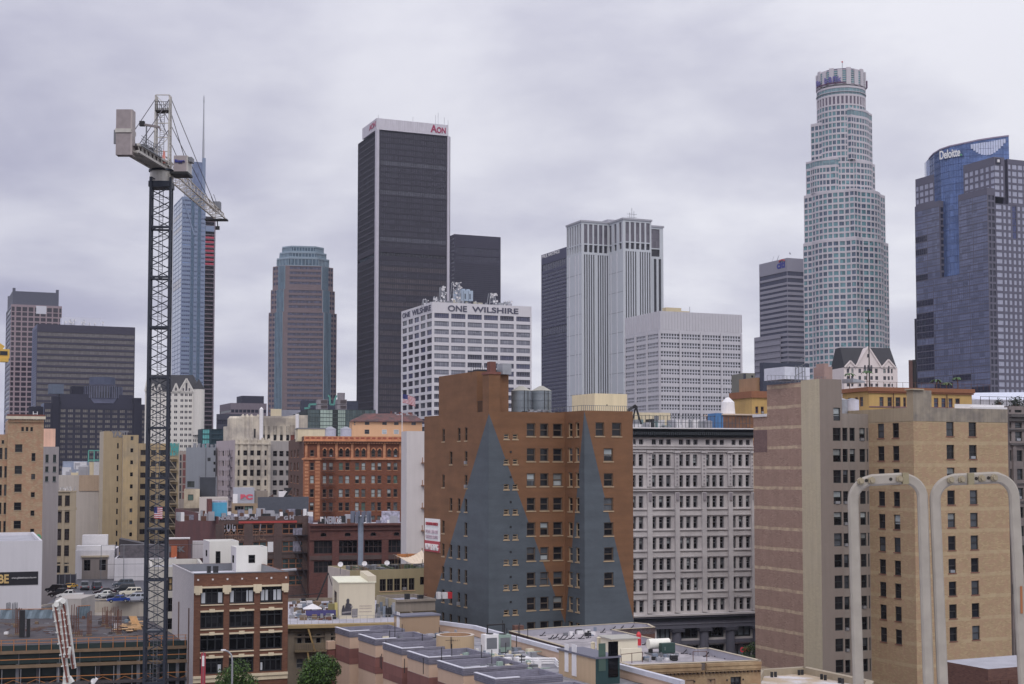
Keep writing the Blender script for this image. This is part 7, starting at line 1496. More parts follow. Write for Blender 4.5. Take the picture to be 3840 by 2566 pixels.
for s_ in (-1,1): m.bar(pt(0,s_,0),pt(1,s_,0),.12,lat); m.bar(pt(0,s_*.6,1),pt(1,s_*.6,.55),.1,lat)
for i in range(n):
    t0,t1=i/n,(i+1)/n; tm=(t0+t1)/2; hh=lambda t:1-.45*t
    for s_ in (-1,1): m.bar(pt(t0,s_,0),pt(tm,s_*.6,hh(tm)),.05,lat).bar(pt(tm,s_*.6,hh(tm)),pt(t1,s_,0),.05,lat)
    m.bar(pt(t0,-1,0),pt(t1,1,0),.05,lat).bar(pt(t0,-.6,hh(t0)),pt(t0,.6,hh(t0)),.05,lat).bar(pt(t0,-1,0),pt(t0,1,0),.05,lat)
m.build('jib',e); m=MB(); c=pt(.93,0,0); m.box(c.x-1.5,c.y-.4,c.z-.55,c.x+1.3,c.y+.6,c.z-.35,BLK).bar(c+Vector((0,0,-.5)),c+Vector((.1,0,-1.3)),.12,BLK).box(c.x-.2,c.y-.1,c.z-1.7,c.x+.3,c.y+.2,c.z-1.25,BLK); m.build('trolley',e)
m=MB(); c=pt(.9,0,.6); m.box(c.x-.3,c.y,c.z,c.x+.5,c.y+1,c.z+1.0,FG).bar(c,c+Vector((-.6,0,1.6)),.07,FG).bar(c+Vector((.4,0,0)),c+Vector((-.3,0,1.9)),.07,FG); m.build('jib_end_frame',e)
# counter jib
m=MB(); q_=lambda t,s_,h:Vector((0,0,zj))+cd_*(LC*t)+cs_*(s_*.75)+up*h
for s_ in (-1,1):
    for h in (.05,.75): m.bar(q_(0,s_,h),q_(1,s_,h),.24,cwt)
    for i in range(16): m.bar(q_(i/16,s_,.05),q_((i+1)/16,s_,.75) if i%2 else q_(i/16,s_,.75),.09,cwt)
n_=14
for i in range(n_): m.bar(q_(i/n_,-1,.1),q_(i/n_,1,.1),.2,cwt); m.bar(q_(i/n_,-1,.1),q_((i+1)/n_,1,.1),.1,cwt)
P_=[q_(0,-1,.62),q_(1,-1,.62),q_(1,1,.62),q_(0,1,.62)]; m.poly(P_,cgy); P2_=[q_(.0,-1,.3),q_(.55,-1,.3),q_(.55,1,.3),q_(0,1,.3)]; m.poly(P2_,cwt); m.build('counter_jib',e)
m=MB()
for s_ in (-1,1):
    for i in range(12): p=q_(.3+.65*i/12,s_*1.25,.75); m.bar(p,p+up*1.0,.05,FG)
    for h in (.4,.7,1.0): m.bar(q_(.3,s_*1.25,.75+h),q_(.95,s_*1.25,.75+h),.04,FG)
    m.bar(q_(.3,s_*1.25,.75),q_(.95,s_*1.25,.75),.12,FG)
for i in range(5): p=q_(.42+i*.09,0,.75); m.box(p.x-.45,p.y-.3,p.z,p.x+.45,p.y+.3,p.z+random.uniform(.4,1.0),random.choice([FG,BLK,cgy]))
m.build('winch_deck',e)
dcw=YM+LC*cd_.y; za=at(*q('A',915,555),dcw).z; zb_=at(*q('A',915,222),dcw).z; wA=abs(at(*q('A',966,400),dcw).x-at(*q('A',858,400),dcw).x); cx0=at(*q('A',858,400),dcw).x-XM; cy=dcw-YM; wt=flat('counterweight_concrete',(138,128,130),var=.2,vs=2)
for z0,z1,nm in ((za,za+(zb_-za)*.49,'counterweight'),(za+(zb_-za)*.58,zb_,'counterweight')): MB().box(cx0,cy-.3,z0,cx0+wA,cy+.7,z1,wt).build(nm,e)
MB().box(cx0-.06,cy-.4,za+(zb_-za)*.49,cx0+wA+.1,cy+1.4,za+(zb_-za)*.575,cwt).box(cx0+wA,cy-.3,za,cx0+wA+.15,cy+.9,zb_,flat('weight_rim',(160,150,148))).box(cx0-.3,cy,za+1.2,cx0-.05,cy+.3,za+2.6,FG).build('counterweight_frame',e)
# A-frame
zt=at(*q('A',1195,118),YM).z; ax=[at(*q('A',x,300),YM).x-XM for x in (1148,1250)]; m=MB(); z0=zj+.4
for x in ax:
    for y in (-.55,.55):
        m.bar((x,y,z0),(x,y*.5,zt),.17,cwt)
    for i in range(9): z=z0+(zt-z0)*i/9; y=.55*(1-.5*i/9); m.bar((x,-y,z),(x,y,z+(zt-z0)/9),.07,cwt).bar((x,-y,z),(x,y,z),.07,cwt)
for i in range(6): z=z0+(zt-z0)*i/5; m.bar((ax[0],-.4,z),(ax[1],-.4,z),.09,cwt)
for i in range(5): z=z0+(zt-z0)*i/5; m.bar((ax[0],-.4,z) if i%2 else (ax[1],-.4,z),(ax[1],-.4,z+(zt-z0)/5) if i%2 else (ax[0],-.4,z+(zt-z0)/5),.06,cwt)
m.build('apex_frame',e); m=MB(); zp=at(*q('A',1195,240),YM).z; m.box(ax[0]+.05,-.7,zp,ax[1]-.05,.4,zp+.12,BLK)
for i in range(7): x=ax[0]+.1+(ax[1]-ax[0]-.2)*i/6; m.bar((x,-.7,zp),(x,-.7,zp+1.0),.04,BLK)
for h in (.3,.65,1.0): m.bar((ax[0],-.7,zp+h),(ax[1],-.7,zp+h),.04,BLK)
m.build('apex_platform',e); m=MB(); xm=(ax[0]+ax[1])/2
for s_ in (-.22,.22): m.bar((xm+s_,-.5,z0),(xm+s_,-.3,zp),.05,FG)
for i in range(26): z=z0+(zp-z0)*i/26; m.bar((xm-.22,-.45,z),(xm+.22,-.45,z),.035,FG)
m.build('ladder',e)
cab=flat('cable_dark',(70,66,74)); m=MB()
for s_,x in ((-1,ax[0]),(1,ax[1])):
    m.bar((x,0,zt-.1),pt(.88,s_*.3,.6),.045,cab,3).bar((x,0,zt-1.5),pt(.45,s_*.3,.8),.045,cab,3).bar((x,0,zt-.2),q_(.95,s_,.9),.05,cab,3).bar((x,0,zt-3.5),q_(.55,s_,.9),.05,cab,3)
m.build('pendant_cable',e)
m=MB(); hp=q_(.72,.9,.8); m.bar(hp,hp+up*2.6,.12,FG).bar(hp+up*2.6+Vector((-.5,0,0)),hp+up*2.5+Vector((1.3,0,-.2)),.22,cgy).box(hp.x-.7,hp.y-.2,hp.z+2.4,hp.x-.2,hp.y+.2,hp.z+2.9,BLK).bar(hp+up*2.3+Vector((1.3,0,0)),hp+up*1.9+Vector((1.45,0,0)),.12,cgy); m.build('service_hoist',e)
cb0=rel(at(*q('A',1276,690),YM-1)); cb1=rel(at(*q('A',1372,556),YM-1)); m=MB(); m.box(cb0.x,cb0.y,cb0.z+.25,cb1.x,cb0.y+1.9,cb1.z,flat('cab_grey',(150,140,142))).box(cb1.x,cb0.y,cb0.z+.25,cb1.x+.12,cb0.y+1.9,cb1.z,cwt).box(cb0.x-.35,cb0.y-.3,cb0.z-.05,cb1.x+.2,cb0.y+2.1,cb0.z+.2,BLK).box(cb1.x+.13,cb0.y+.2,cb1.z-.6,cb1.x+.5,cb0.y+1.4,cb1.z-.1,FG); m.build('operator_cab',e)
place_text('Bigge',(cb0.x+.12,cb0.y-.04),cb0.z+1.1,0,(cb1.x-cb0.x)*.78,.42,flat('logo_blue',(48,55,140)),e,bold=.03)
sp_=rel(at(*q('A',1205,615),YM-1.4)); m=MB(); m.poly([sp_+Vector((-.3,0,.1)),sp_+Vector((.15,0,0)),sp_+Vector((.1,.1,1.2)),sp_+Vector((-.05,0,1.5))],flat('salmon_banner',(205,130,120))); o=m.build('cloth_banner'); o.location=(XM,YM,0); tag(o,'salmon cloth banner hanging on the crane by its cab','banner')
fg_=thing('flag','striped flag hanging on the lower crane mast','flag'); p0=at(*q('H',1648,1142),YM-W2-.35); p1=at(*q('H',1735,1268),YM-W2-.35); flag(fg_,p0.x,p0.y,p0.z,p1.x-p0.x,p0.z-p1.z,name='cloth',hang=.05)
MB().bar((p0.x,p0.y,p0.z),(p1.x,p0.y,p0.z),.05,FG).build('rod',fg_)
# small white wall-mounted signs are left to the masonry; trees and lamp in the street
def tree(x,y,R,hc,ht,label,n=9000,lobes=16,col=((48,74,18),(30,50,12),(68,98,26)),leaf=.15):
    e=thing('tree',label,'tree',(x,y,0)); bk=flat('bark',(72,62,54),var=.3); m=MB(); m.bar((0,0,0),(0,0,hc-R),.5,bk,8,.35)
    mats=[flat('leaf_%d_%s'%(i,label[:4]),c,rough=.6,var=.2,vs=2) for i,c in enumerate(col)]; L=[]
    for i in range(lobes):
        a=random.uniform(0,6.28); r=R*random.uniform(.25,.78); z=hc+random.uniform(-R*.9,(ht-hc)*.85); k=max(.25,1-((z-hc)/(ht-hc+.1))**2 if z>hc else 1); c=Vector((r*math.cos(a)*k**.5,r*math.sin(a)*k**.5,z)); L.append((c,R*random.uniform(.3,.5))); m.bar((0,0,hc-R),c*.92+Vector((0,0,0)),.18,bk,5,.05)
    L.append((Vector((0,0,ht-R*.42)),R*.42)); m.build('trunk',e); f=MB()
    for i in range(n):
        c,r=random.choice(L); v=Vector((random.gauss(0,1),random.gauss(0,1),random.gauss(0,1))).normalized(); p=c+v*r*random.uniform(.6,1.05); s_=leaf*random.uniform(.7,1.5); u=Vector((random.gauss(0,1),random.gauss(0,1),random.gauss(0,.6))).normalized(); w=v.cross(u).normalized()*s_*.5+v*random.uniform(-.04,.04); u=u*s_
        f.poly([p-u*.5,p+w,p+u*.5,p-w],random.choice(mats))
    f.build('crown',e)
w=at(*q('K',715,1370),147); tree(w.x,w.y,2.7,w.z-3.2,w.z,'rounded green street tree in front of the brick loft',13000,28)
w=at(*q('K',1530,1258),152); tree(w.x,w.y,2.3,w.z-3.6,w.z-.5,'dense green street tree right of the brick loft, beside the pink bays',15000,30)
w=at(*q('P',1318,1150),262); tree(w.x,w.y,2.2,w.z-3,w.z,'small dark tree beside the red lit pharmacy sign',3500,10)
w=at(*q('K',690,1345),128); m=MB(); m.bar((0,0,0),(0,0,w.z),.22,STEEL,8,.16).path([(0,0,w.z),(-.08,0,w.z+.5),(-.35,0,w.z+.8),(-.75,0,w.z+.95)],.14,STEEL,8).box(-1.0,-.12,w.z+.88,-.6,.12,w.z+1.0,WHT); e=thing('street_lamp','grey curved street lamp in front of the brick loft','street lamp',(w.x,w.y,0)); m.build('pole',e)
w=at(*q('K',415,1258),140); m=MB(); m.bar((0,0,0),(0,0,w.z),.08,FG,6); e=thing('banner_pole','thin pole with a red street banner before the brick loft','banner pole',(w.x,w.y,0)); m.build('pole',e); MB().box(-.22,-.03,w.z-3.9,.22,.03,w.z-.1,flat('banner_crimson',(150,45,60))).box(-.12,-.05,w.z-1.4,.1,-.031,w.z-.4,WHT).build('banner_cloth',e)
# =====================================================================  BOTTOM CENTRE ROOFS
# --- pink bay-fronted block
ZP_=20.0; e0=onz(*q('AB',1770,635),ZP_); pinkm=wall('pink_stucco_plain',(158,134,122),var=.06)
gyp=wall('grey_ribbed_parapet',(122,120,134),var=.06,bs=.5,brick=(108,106,120)); maroon=wall('maroon_siding',(126,82,76),brick=(110,70,66),bs=2.5,var=.06); pk1=wall('pink_stucco',(184,156,134),var=.07,streak=.12)
b=Bld('bay_fronted_building','pink and maroon banded block with stepped bays and grey ribbed parapets, bottom centre','banded block',q('AB',1770,635),e0.y,wx=1,wy=1,ang=26); PB=b
bays=[((88,80),(255,140)),((382,175),(600,245)),((728,290),(955,370)),((1055,400),(1310,490)),((1485,525),(1770,635)),((1970,685),(2200,775)),((2440,860),(2700,980))]
st=style(nz=[.5],bar=.1,fr=flat('green_black_sash',(38,44,44)),panes=((GG,1),(GD,2)),dep=.2,sub=True); bl_=[]
for i,(t,c) in enumerate(bays):
    x,y,_=b.loc(*q('AB',*c),z=ZP_); xt,yt,_=b.loc(*q('AB',*t),z=ZP_); wy=yt-y; wx=6.5
    k=Block(b,(x,y),wx,wy,16.44,mat=pk1,name='bay_wall'); zr=16.6
    for z in (2.8,5.6,8.4,11.2,14.0): k.R.hole(1.1,2.0,z,z+1.4,st)
    k.done()
    k=Block(b,(x-.03,y-.03),wx,wy+.03,18.15,z0=14.4,mat=maroon,name='bay_band'); 
    k.z0=16.45; k.R.z0=k.L.z0=k.S.z0=16.45; k.R.hole(1.1,2.05,16.7,17.95,st); 
    k.done()
    k=Block(b,(x-.0,y-.0),wx,wy,19.38,z0=18.16,mat=pk1,name='bay_wall'); k.done()
    k=Block(b,(x-.06,y-.06),wx,wy+.06,ZP_,z0=19.381,mat=gyp,par=.95,pt=.28,roof=flat('bay_roof_slate',(100,100,112),var=.2),name='parapet'); k.done()
    m=MB()
    for z in (19.5,19.65,19.8): m.box(x-.11,y-.11,z,x+wx,y-.07,z+.04,MC['grey_ribbed_parapet']).box(x-.11,y-.07,z,x-.07,y+wy,z+.04,MC['grey_ribbed_parapet'])
    m.box(x-.12,y-.12,ZP_+.01,x+wx*.35,y+.26,ZP_+.09,flat('coping_light',(186,186,196))).box(x-.12,y+.2,ZP_+.01,x+.2,y+wy,ZP_+.07,MC['coping_light']); m.build('parapet_trim',b.e)
    if i==0: MB().box(x-.9,y+wy-.2,0,x-.1,y+wy+.3,17.6,wall('brick_red_side',(118,70,64),brick=(96,56,52),bs=.5)).box(x-1.0,y+wy-.3,17.61,x-.1,y+wy+.4,18.5,pk1).build('side_wall',b.e)
    bl_.append((x,y,wy))
windows(b)
# roof slab behind the bays
rp=[b.loc(*q('AB',*p),z=19.0)[:2] for p in ((300,150),(820,330),(1500,620),(2300,900),(3100,1150),(3900,900),(2300,330),(1480,130),(850,60))]
# keep a simple rectangle-like deck on the right of the bays
x0=min(v[0] for v in bl_)+2; deck=[(bl_[0][0]+2.0,bl_[0][1]+bl_[0][2]),(bl_[0][0]+2.0,bl_[0][1]),(bl_[2][0]+3,bl_[2][1]),(bl_[4][0]+3,bl_[4][1]),(bl_[6][0]+3,bl_[6][1]),(bl_[6][0]+14,bl_[6][1])]
pr=b.loc(*q('L',2036,1270),z=19.0); p2=b.loc(*q('L',1475,1110),z=19.0); p3=b.loc(*q('L',1000,1045),z=19.0); deck+= [pr[:2],p2[:2],p3[:2]]
MB().prism(deck,0,18.96,wall('pink_stucco_plain',(0,0,0))).build('core_wall',b.e); MB().poly([p+(18.98,) for p in deck],wall('flat_roof_blue_grey',(142,140,146),c2=(108,108,114),var=.25,scale=.6)).build('roof',b.e)
m=MB(); 
for a,c in zip(deck[5:],deck[6:]+[]): m.bar(tuple(a)+(19.5,),tuple(c)+(19.5,),.3,pk1); m.bar(tuple(a)+(20.0,),tuple(c)+(20.0,),.42,MC['coping_light']); m.bar(tuple(a)+(19.2,),tuple(c)+(19.2,),.3,pk1); m.bar(tuple(a)+(19.75,),tuple(c)+(19.75,),.3,pk1)
m.build('back_parapet',b.e)
def onroof(k_,x,y,z=18.98): v=b.loc(*q(k_,x,y),z=z); return v[0],v[1]
# tan round stair tower
w=b.loc(*q('AB',1680,480),z=18.98); u0=b.solve(*q('AB',1450,300),(0,w[1]+1.5),(1,0)); u1=b.solve(*q('AB',1915,300),(0,w[1]+1.5),(1,0)); r=(u1-u0)/2; zt=b.z(*q('AB',1680,205),(u0+r,w[1])); tn=wall('tan_round_stucco',(172,148,116),var=.05,streak=.1)
e=thing('round_tank_tower','tan round open-topped drum on the banded roof','drum'); place(e,b,u0+r,w[1]+r,18.9); h=zt-18.9
m=MB(); N_=48; m.cyl(0,0,0,h,r,r,tn,N_,cap=False).cyl(0,0,h*.3,h,r-.3,r-.3,wall('tan_inside',(150,120,92)),N_,cap=False); bm=len(m.v)
for i in range(N_):
    a,c=2*math.pi*i/N_,2*math.pi*(i+1)/N_; m.poly([((r+.02)*math.cos(a),(r+.02)*math.sin(a),h),((r+.02)*math.cos(c),(r+.02)*math.sin(c),h),((r-.32)*math.cos(c),(r-.32)*math.sin(c),h),((r-.32)*math.cos(a),(r-.32)*math.sin(a),h)],flat('drum_coping',(176,166,156)))
m.poly([((r-.3)*math.cos(2*math.pi*i/N_),(r-.3)*math.sin(2*math.pi*i/N_),h*.72) for i in range(N_)],wall('tan_inside',(0,0,0))); m.build('drum',e)
# tan roof houses
def rhouse(corner,xl,xr,yt,label,mats,zr=18.98,k_='L',doors=()):
    w=b.loc(*q(k_,*corner),z=zr); o=(w[0],w[1]); zt=b.z(*q(k_,corner[0],yt),o); wx=b.solve(*q(k_,xr,yt),o,(1,0)); wy=b.solve(*q(k_,xl,yt),o,(0,1)); W_=b.W(o)
    e=thing('roof_house',label,'roof house'); place(e,b,o[0],o[1],zr); h=zt-zr
    m=MB(); m.poly([(0,0,0),(wx,0,0),(wx,0,h),(0,0,h)],mats[0]).poly([(0,wy,0),(0,0,0),(0,0,h),(0,wy,h)],mats[1]).poly([(wx,0,0),(wx,wy,0),(wx,wy,h),(wx,0,h)],mats[0]).poly([(wx,wy,0),(0,wy,0),(0,wy,h),(wx,wy,h)],mats[0]); m.build('wall',e)
    MB().box(-.12,-.12,h,wx+.12,wy+.12,h+.16,flat('coping_slate',(96,96,110))).build('roof',e)
    for f_,a,c,z0,z1,mt in doors:
        if f_=='L': MB().box(-.06,wy*a,z0,-.01,wy*c,z1,mt).build('door',e)
        else: MB().box(wx*a,-.06,z0,wx*c,-.01,z1,mt).build('door',e)
    return o,wx,wy,h,e
tan2=wall('tan_stucco',(146,122,98),var=.05,streak=.1); tan1=wall('tan_stucco_light',(172,148,118),var=.05)
rhouse((780,1120),706,1142,930,'tan roof house with a white door, left on the banded roof',(tan2,tan1),doors=[('L',.25,.6,0,2.7,WHT)])
# tan and green corner tower (front)
o,wx,wy,h,e=rhouse((925,790),630,1118,580,'tan and dark green stair tower beside the brick walled roof',(wall('dark_green_cladding',(34,60,62)),tan1),k_='N',doors=[('L',.72,.82,.5,3.0,WHT),('L',.5,.62,.3,3.1,WHT),('R',.12,.4,1.2,3.6,GG),('R',.52,.92,.6,3.7,GD2)])
# front grey canopy at the very bottom
w=b.loc(*q('N',915,740),z=18.6); w0=b.loc(*q('N',215,760),z=18.6); cnp=thing('roof_canopy','pale grey canopy beam with dark openings at the bottom edge','canopy'); dx=Vector((w[0]-w0[0],w[1]-w0[1])); L_=dx.length; place(cnp,b,w0[0],w0[1],18.0,rz=math.atan2(dx.y,dx.x)); MB().box(0,0,-.1,L_,1.6,.75,wall('pale_grey_beam',(150,148,150))).build('beam',cnp)
m=MB(); [m.box(L_*i/9,.2,-3,L_*i/9+.14,.4,-.1,flat('tan_post',(160,135,105))) for i in range(10)]; m.box(0,.6,-5,L_,1.4,-.1,GD2); m.build('screen',cnp)
# rooftop plant, real boxes, pipes and fans
rng=random.Random(21); pmats=[STEEL,ROOFG,WHT,FG,flat('cream_unit',(196,186,160)),flat('pale_green_unit',(130,150,140)),flat('blue_grey_unit',(112,122,138))]
def unit(k_,x,y,w,d,h,label,mt,zr=18.98,fan=True):
    px,py=b.loc(*q(k_,x,y),z=zr)[:2]; e=thing('rooftop_unit',label,'rooftop unit',group='air units on the banded roof'); place(e,b,px,py,zr); MB().box(-w/2,-d/2,.15,w/2,d/2,h,mt).box(-w/2+.1,-d/2+.1,0,w/2-.1,d/2-.1,.15,BLK).build('casing',e)
    if fan: MB().cyl(0,0,h,h+.08,min(w,d)*.36,min(w,d)*.36,BLK,14).build('fan',e)
    MB().box(-w*.38,-d/2-.02,h*.35,w*.38,-d/2,h*.85,FG).build('grille',e)
for i,(x,y,w,d,h,mt,lb) in enumerate(((1620,1300,1.5,1,2.2,WHT,'tall white unit beside the tan drum'),(1745,1270,1.4,1.1,1.9,pmats[5],'pale green unit right of the tan drum'),(1490,1370,1.6,.8,.7,pmats[4],'cream unit on the fifth bay roof'),(620,1120,1.2,.8,.5,WHT,'low white unit on the second bay roof'),(1080,1190,1.4,.9,.7,STEEL,'steel unit left of the tan drum'),(860,1200,1.3,.8,.6,pmats[4],'cream unit on the third bay roof'),(1580,1390,1.2,.9,.7,STEEL,'steel unit behind the cream unit'),(1700,1400,1.2,.9,.8,WHT,'white unit in the middle of the crowded roof'),(1840,1450,1.2,.9,.7,pmats[4],'cream unit at the right of the crowded roof'),(1930,1390,1.4,.9,.8,WHT,'white unit by the tan and green stair tower'))): unit('L',x,y,w,d,h,lb,mt)
m=MB()
for i in range(150):
    t=rng.random(); x,y=onroof('L',rng.uniform(1350,2050),rng.uniform(1290,1500)); w=rng.uniform(.15,.9); h=rng.uniform(.1,.8); m.box(x,y,18.98,x+w,y+w*.8,18.98+h,rng.choice(pmats))
for i in range(50):
    x,y=onroof('L',rng.uniform(1350,2050),rng.uniform(1290,1500)); l=rng.uniform(.8,3.2); z=19.1+rng.random()*.4
    if rng.random()<.5: m.bar((x,y,z),(x+l,y,z),.09,rng.choice(pmats),6)
    else: m.bar((x,y,z),(x,y+l,z),.09,rng.choice(pmats),6)
for i in range(45):
    x,y=onroof('L',rng.uniform(420,1330),rng.uniform(1090,1200)); w=rng.uniform(.15,.8); m.box(x,y,18.98,x+w,y+w,18.98+rng.uniform(.1,.7),rng.choice(pmats))
for i in range(24):
    x,y=onroof('L',rng.uniform(560,2000),rng.uniform(1110,1480)); m.bar((x,y,18.98),(x,y,18.98+rng.uniform(1,2.4)),.06,BLK)
o=m.build('roof_clutter'); place(o,b); tag(o,'dense clutter of pipes, vents and boxes over the banded roof','roof clutter',kind='stuff')
for (k_,x,yt,yb,lb) in (('AB',1605,210,480,'television antenna in front of the tan drum'),('AB',1222,170,345,'bare thin mast left of the tan drum')):
    px,py=onroof(k_,x,yb); zt=b.z(*q(k_,x,yt),(px,py)); m=MB(); m.bar((0,0,0),(0,0,zt-18.98),.07,BLK)
    if 'tele' in lb: m.bar((-.6,0,zt-19.3),(1.1,0,zt-19.3),.04,BLK); [m.bar((.2+i*.2,-.3,zt-19.3),(.2+i*.2,.3,zt-19.3),.03,BLK) for i in range(4)]
    o=m.build('antenna_mast'); place(o,b,px,py,18.98); tag(o,lb,'antenna mast')
m=MB(); P_=[onroof('N',360,640),onroof('N',600,640),onroof('N',622,665)]; [m.path([p+(19.3+j*.22,) for p in P_],.18,WHT,8) for j in range(3)]; o=m.build('white_pipes'); place(o,b); tag(o,'bundle of thick white pipes left of the tan and green tower','pipes')
m=MB(); x,y=onroof('AB',2090,330); x1,y1=onroof('AB',2195,470); m.path([(x,y,19),(x,y,21.2),(x+2,y,21.2),(x+2,y,19)],.16,BLK,6); o=m.build('black_pipe_loop'); place(o,b); tag(o,'black square pipe loop beside the tall white unit','pipe loop')
# --- brick-walled flat roof (right)
c=q('N',1197,632); b=Bld('flat_roof_building','low tan building with a large flat roof dotted with brackets, bottom right','flat roofed building',c,150,xr=q('N',2240,0)[0],xl=q('N',222,0)[0],ang=20); RB=b; H=b.H
bwl=wall('old_red_brick',(106,74,64),brick=(84,56,50),var=.15,bs=.45); tfr=wall('tan_brick_front',(166,142,108),brick=(150,126,94),var=.12,bs=.45,c2=(140,114,84),scale=.4)
out=[b.loc(*q('N',x,y),z=H)[:2] for x,y in ((1197,632),(2245,592),(1825,492),(1740,500),(1068,347),(1400,328),(1345,300),(1232,290),(640,325),(232,358))]
m=MB(); n=len(out)
for i in range(n):
    a,c=out[i],out[(i+1)%n]
    if i==0: f0=Face(b,a,c,0,H,tfr); 
    else: m.poly([a+(0,),c+(0,),c+(H,),a+(H,)],bwl)
sw_=style(nx=2,nz=[.5],bar=.12,fr=BLK,panes=((GBL,1),(GM,1)),dep=.3,sub=True)
f0.grid('N',[(1268,1352),(1460,1545)],760,[(750,850)],1300,sw_); f0.grid('N',[(1642,1720),(1815,1890)],760,[(738,840)],1700,style(panes=((tan2,1),),bar=.1,fr=tan2,dep=.15)); f0.grid('N',[(2005,2090)],760,[(722,820)],2050,sw_); f0.emit(m,tfr); m.build('wall',b.e); windows(b)
mr_=wall('membrane_roof',(158,152,156),c2=(126,122,126),var=.2,streak=.1,scale=.5); ce=Vector((sum(p[0] for p in out)/n,sum(p[1] for p in out)/n)); MB().poly([p+(H-.75,) for p in out],mr_).build('roof',b.e)
m=MB(); cp_=flat('parapet_white',(150,148,158)); cpt=flat('coping_cream',(166,154,132))
for i in range(n):
    a,c=Vector(out[i]),Vector(out[(i+1)%n]); d=(c-a).normalized(); nn=Vector((-d.y,d.x))*.25
    P=[tuple(a),tuple(c),tuple(c+nn),tuple(a+nn)]; m.prism(P,H-.8,H,cp_); P=[tuple(a-nn*.3),tuple(c-nn*.3),tuple(c+nn*1.2),tuple(a+nn*1.2)]; m.prism(P,H+.01,H+.07,cpt)
m.build('parapet',b.e); m=MB(); W_=f0.w
for z0,z1,o in ((H-.35,H-.05,.5),(H-.75,H-.36,.4),(H-.95,H-.76,.3)): f0.trim(m,.1,W_*.53,z0,z1,o,tfr); f0.trim(m,W_*.57,W_-.1,z0,z1,o,tfr)
for i in range(34): u=W_*(i+.5)/34; f0.trim(m,u-.08,u+.08,H-1.15,H-.96,.35,wall('dark_bracket',(72,56,46)))
for i in range(7): u=W_*(i+.9)/8; f0.trim(m,u-.08,u+.08,H-2.0,H-1.84,.05,BLK)
m.build('cornice',b.e)
ZR_=H-.75
# brackets on the parapets
i=0; blkb=flat('bracket_black',(48,46,54))
brk=[(1310,455),(1385,470),(1440,470),(1545,500),(1620,525),(1690,530),(1800,548),(1890,548),(1970,568),(2040,578),(2110,578),(490,382),(600,400),(640,410),(670,412),(835,365),(860,400),(800,405),(975,355),(1055,335),(1120,330),(1205,325),(720,405),(560,408)]
m0=MB(); m0.bar((0,0,0),(.5,0,.5),.1,blkb).bar((0,0,0),(.6,0,.05),.08,blkb).box(-.2,-.12,0,.1,.12,.12,blkb); me=m0.mesh('roof_bracket')
for x,y in brk:
    p=b.loc(*q('N',x,y+14),z=ZR_); o=link('roof_bracket',me); w=b.W(p[:2]); o.location=(w.x,w.y,ZR_); o.rotation_euler=(0,0,b.ang+random.uniform(-.4,.4)); tag(o,'small black steel bracket standing on the bracketed flat roof','roof bracket','identical black brackets on the flat roof')
def rh(cn,xl,xr,yt,label,mt,k_='N',cap=True):
    w=b.loc(*q(k_,*cn),z=ZR_); o=(w[0],w[1]); zt=b.z(*q(k_,cn[0],yt),o); wx=b.solve(*q(k_,xr,yt),o,(1,0)); wy=b.solve(*q(k_,xl,yt),o,(0,1)); e=thing('roof_house',label,'roof house'); place(e,b,o[0],o[1],ZR_); h=zt-ZR_; MB().box(0,0,0,wx,wy,h,mt).build('wall',e)
    if cap: MB().box(-.25,-.25,h,wx+.25,wy+.25,h+.12,flat('grey_cream_roof',(160,158,150))).build('roof',e)
    return o,wx,wy,h
cw_=wall('cream_shed_wall',(206,198,176),var=.04,streak=.08); rh((1056,548),964,1262,425,'cream shed with flat lid in the middle of the bracketed roof',cw_); rh((1130,600),1120,1295,500,'lower cream box in front of the cream shed',cw_,cap=False)
p=b.loc(*q('N',1270,470),z=ZR_); e=thing('water_heater','bright red upright cylinder behind the cream shed','red cylinder'); place(e,b,p[0],p[1],ZR_); hh=b.z(*q('N',1268,362),p[:2])-ZR_; rdm=flat('bright_red',(190,40,50),rough=.4); MB().cyl(0,0,0,hh*.8,.3,.3,rdm,16).cyl(0,0,hh*.8,hh,.3,.12,rdm,16).build('cylinder',e)
p=b.loc(*q('N',1440,540),z=ZR_); e=thing('water_tank','white horizontal tank with dark green machine box on the bracketed roof','tank'); place(e,b,p[0],p[1],ZR_)
MB().bar((-1.3,.4,1.15),(1.3,.4,1.15),1.15,flat('tank_cream_white',(212,210,200),rough=.4),20).build('tank',e); MB().box(-.2,-.9,.2,1.5,-.1,1.3,flat('machine_green',(36,62,58))).cyl(.2,-.92,.5,.9,.01,.01,WHT).build('machine_box',e); MB().box(-1.1,0,0,-.9,.8,.6,BLK).box(.9,0,0,1.1,.8,.6,BLK).box(-1.5,-1.2,.05,1.8,1.0,.15,FG).build('frame',e)
for (x,y) in ((1380,550),(1475,545)): 
    p=b.loc(*q('N',x,y),z=ZR_)
m=MB(); rng=random.Random(8)
for i in range(60):
    p=b.loc(*q('N',rng.uniform(1290,1560),rng.uniform(560,605)),z=ZR_) if i<34 else b.loc(*q('N',rng.uniform(660,900),rng.uniform(355,400)),z=ZR_); w=rng.uniform(.15,.8); m.box(p[0],p[1],ZR_,p[0]+w,p[1]+w*.7,ZR_+rng.uniform(.08,.55),rng.choice([STEEL,BLK,WHT,FG,pmats[6]]))
o=m.build('roof_clutter'); place(o,b); tag(o,'small boxes and fittings strewn on the bracketed flat roof','roof clutter',kind='stuff')
for x,y,hh,lb in ((903,510,.9,'short fat cream vent drum near the brick wall'),(952,512,1.5,'taller cream vent drum beside the cream shed')):
    p=b.loc(*q('N',x,y),z=ZR_); o=MB().cyl(0,0,0,hh,.25,.25,pmats[4],14).cyl(0,0,hh,hh+.12,.32,.05,pmats[4],14).build('vent_drum'); place(o,b,p[0],p[1],ZR_); tag(o,lb,'vent')
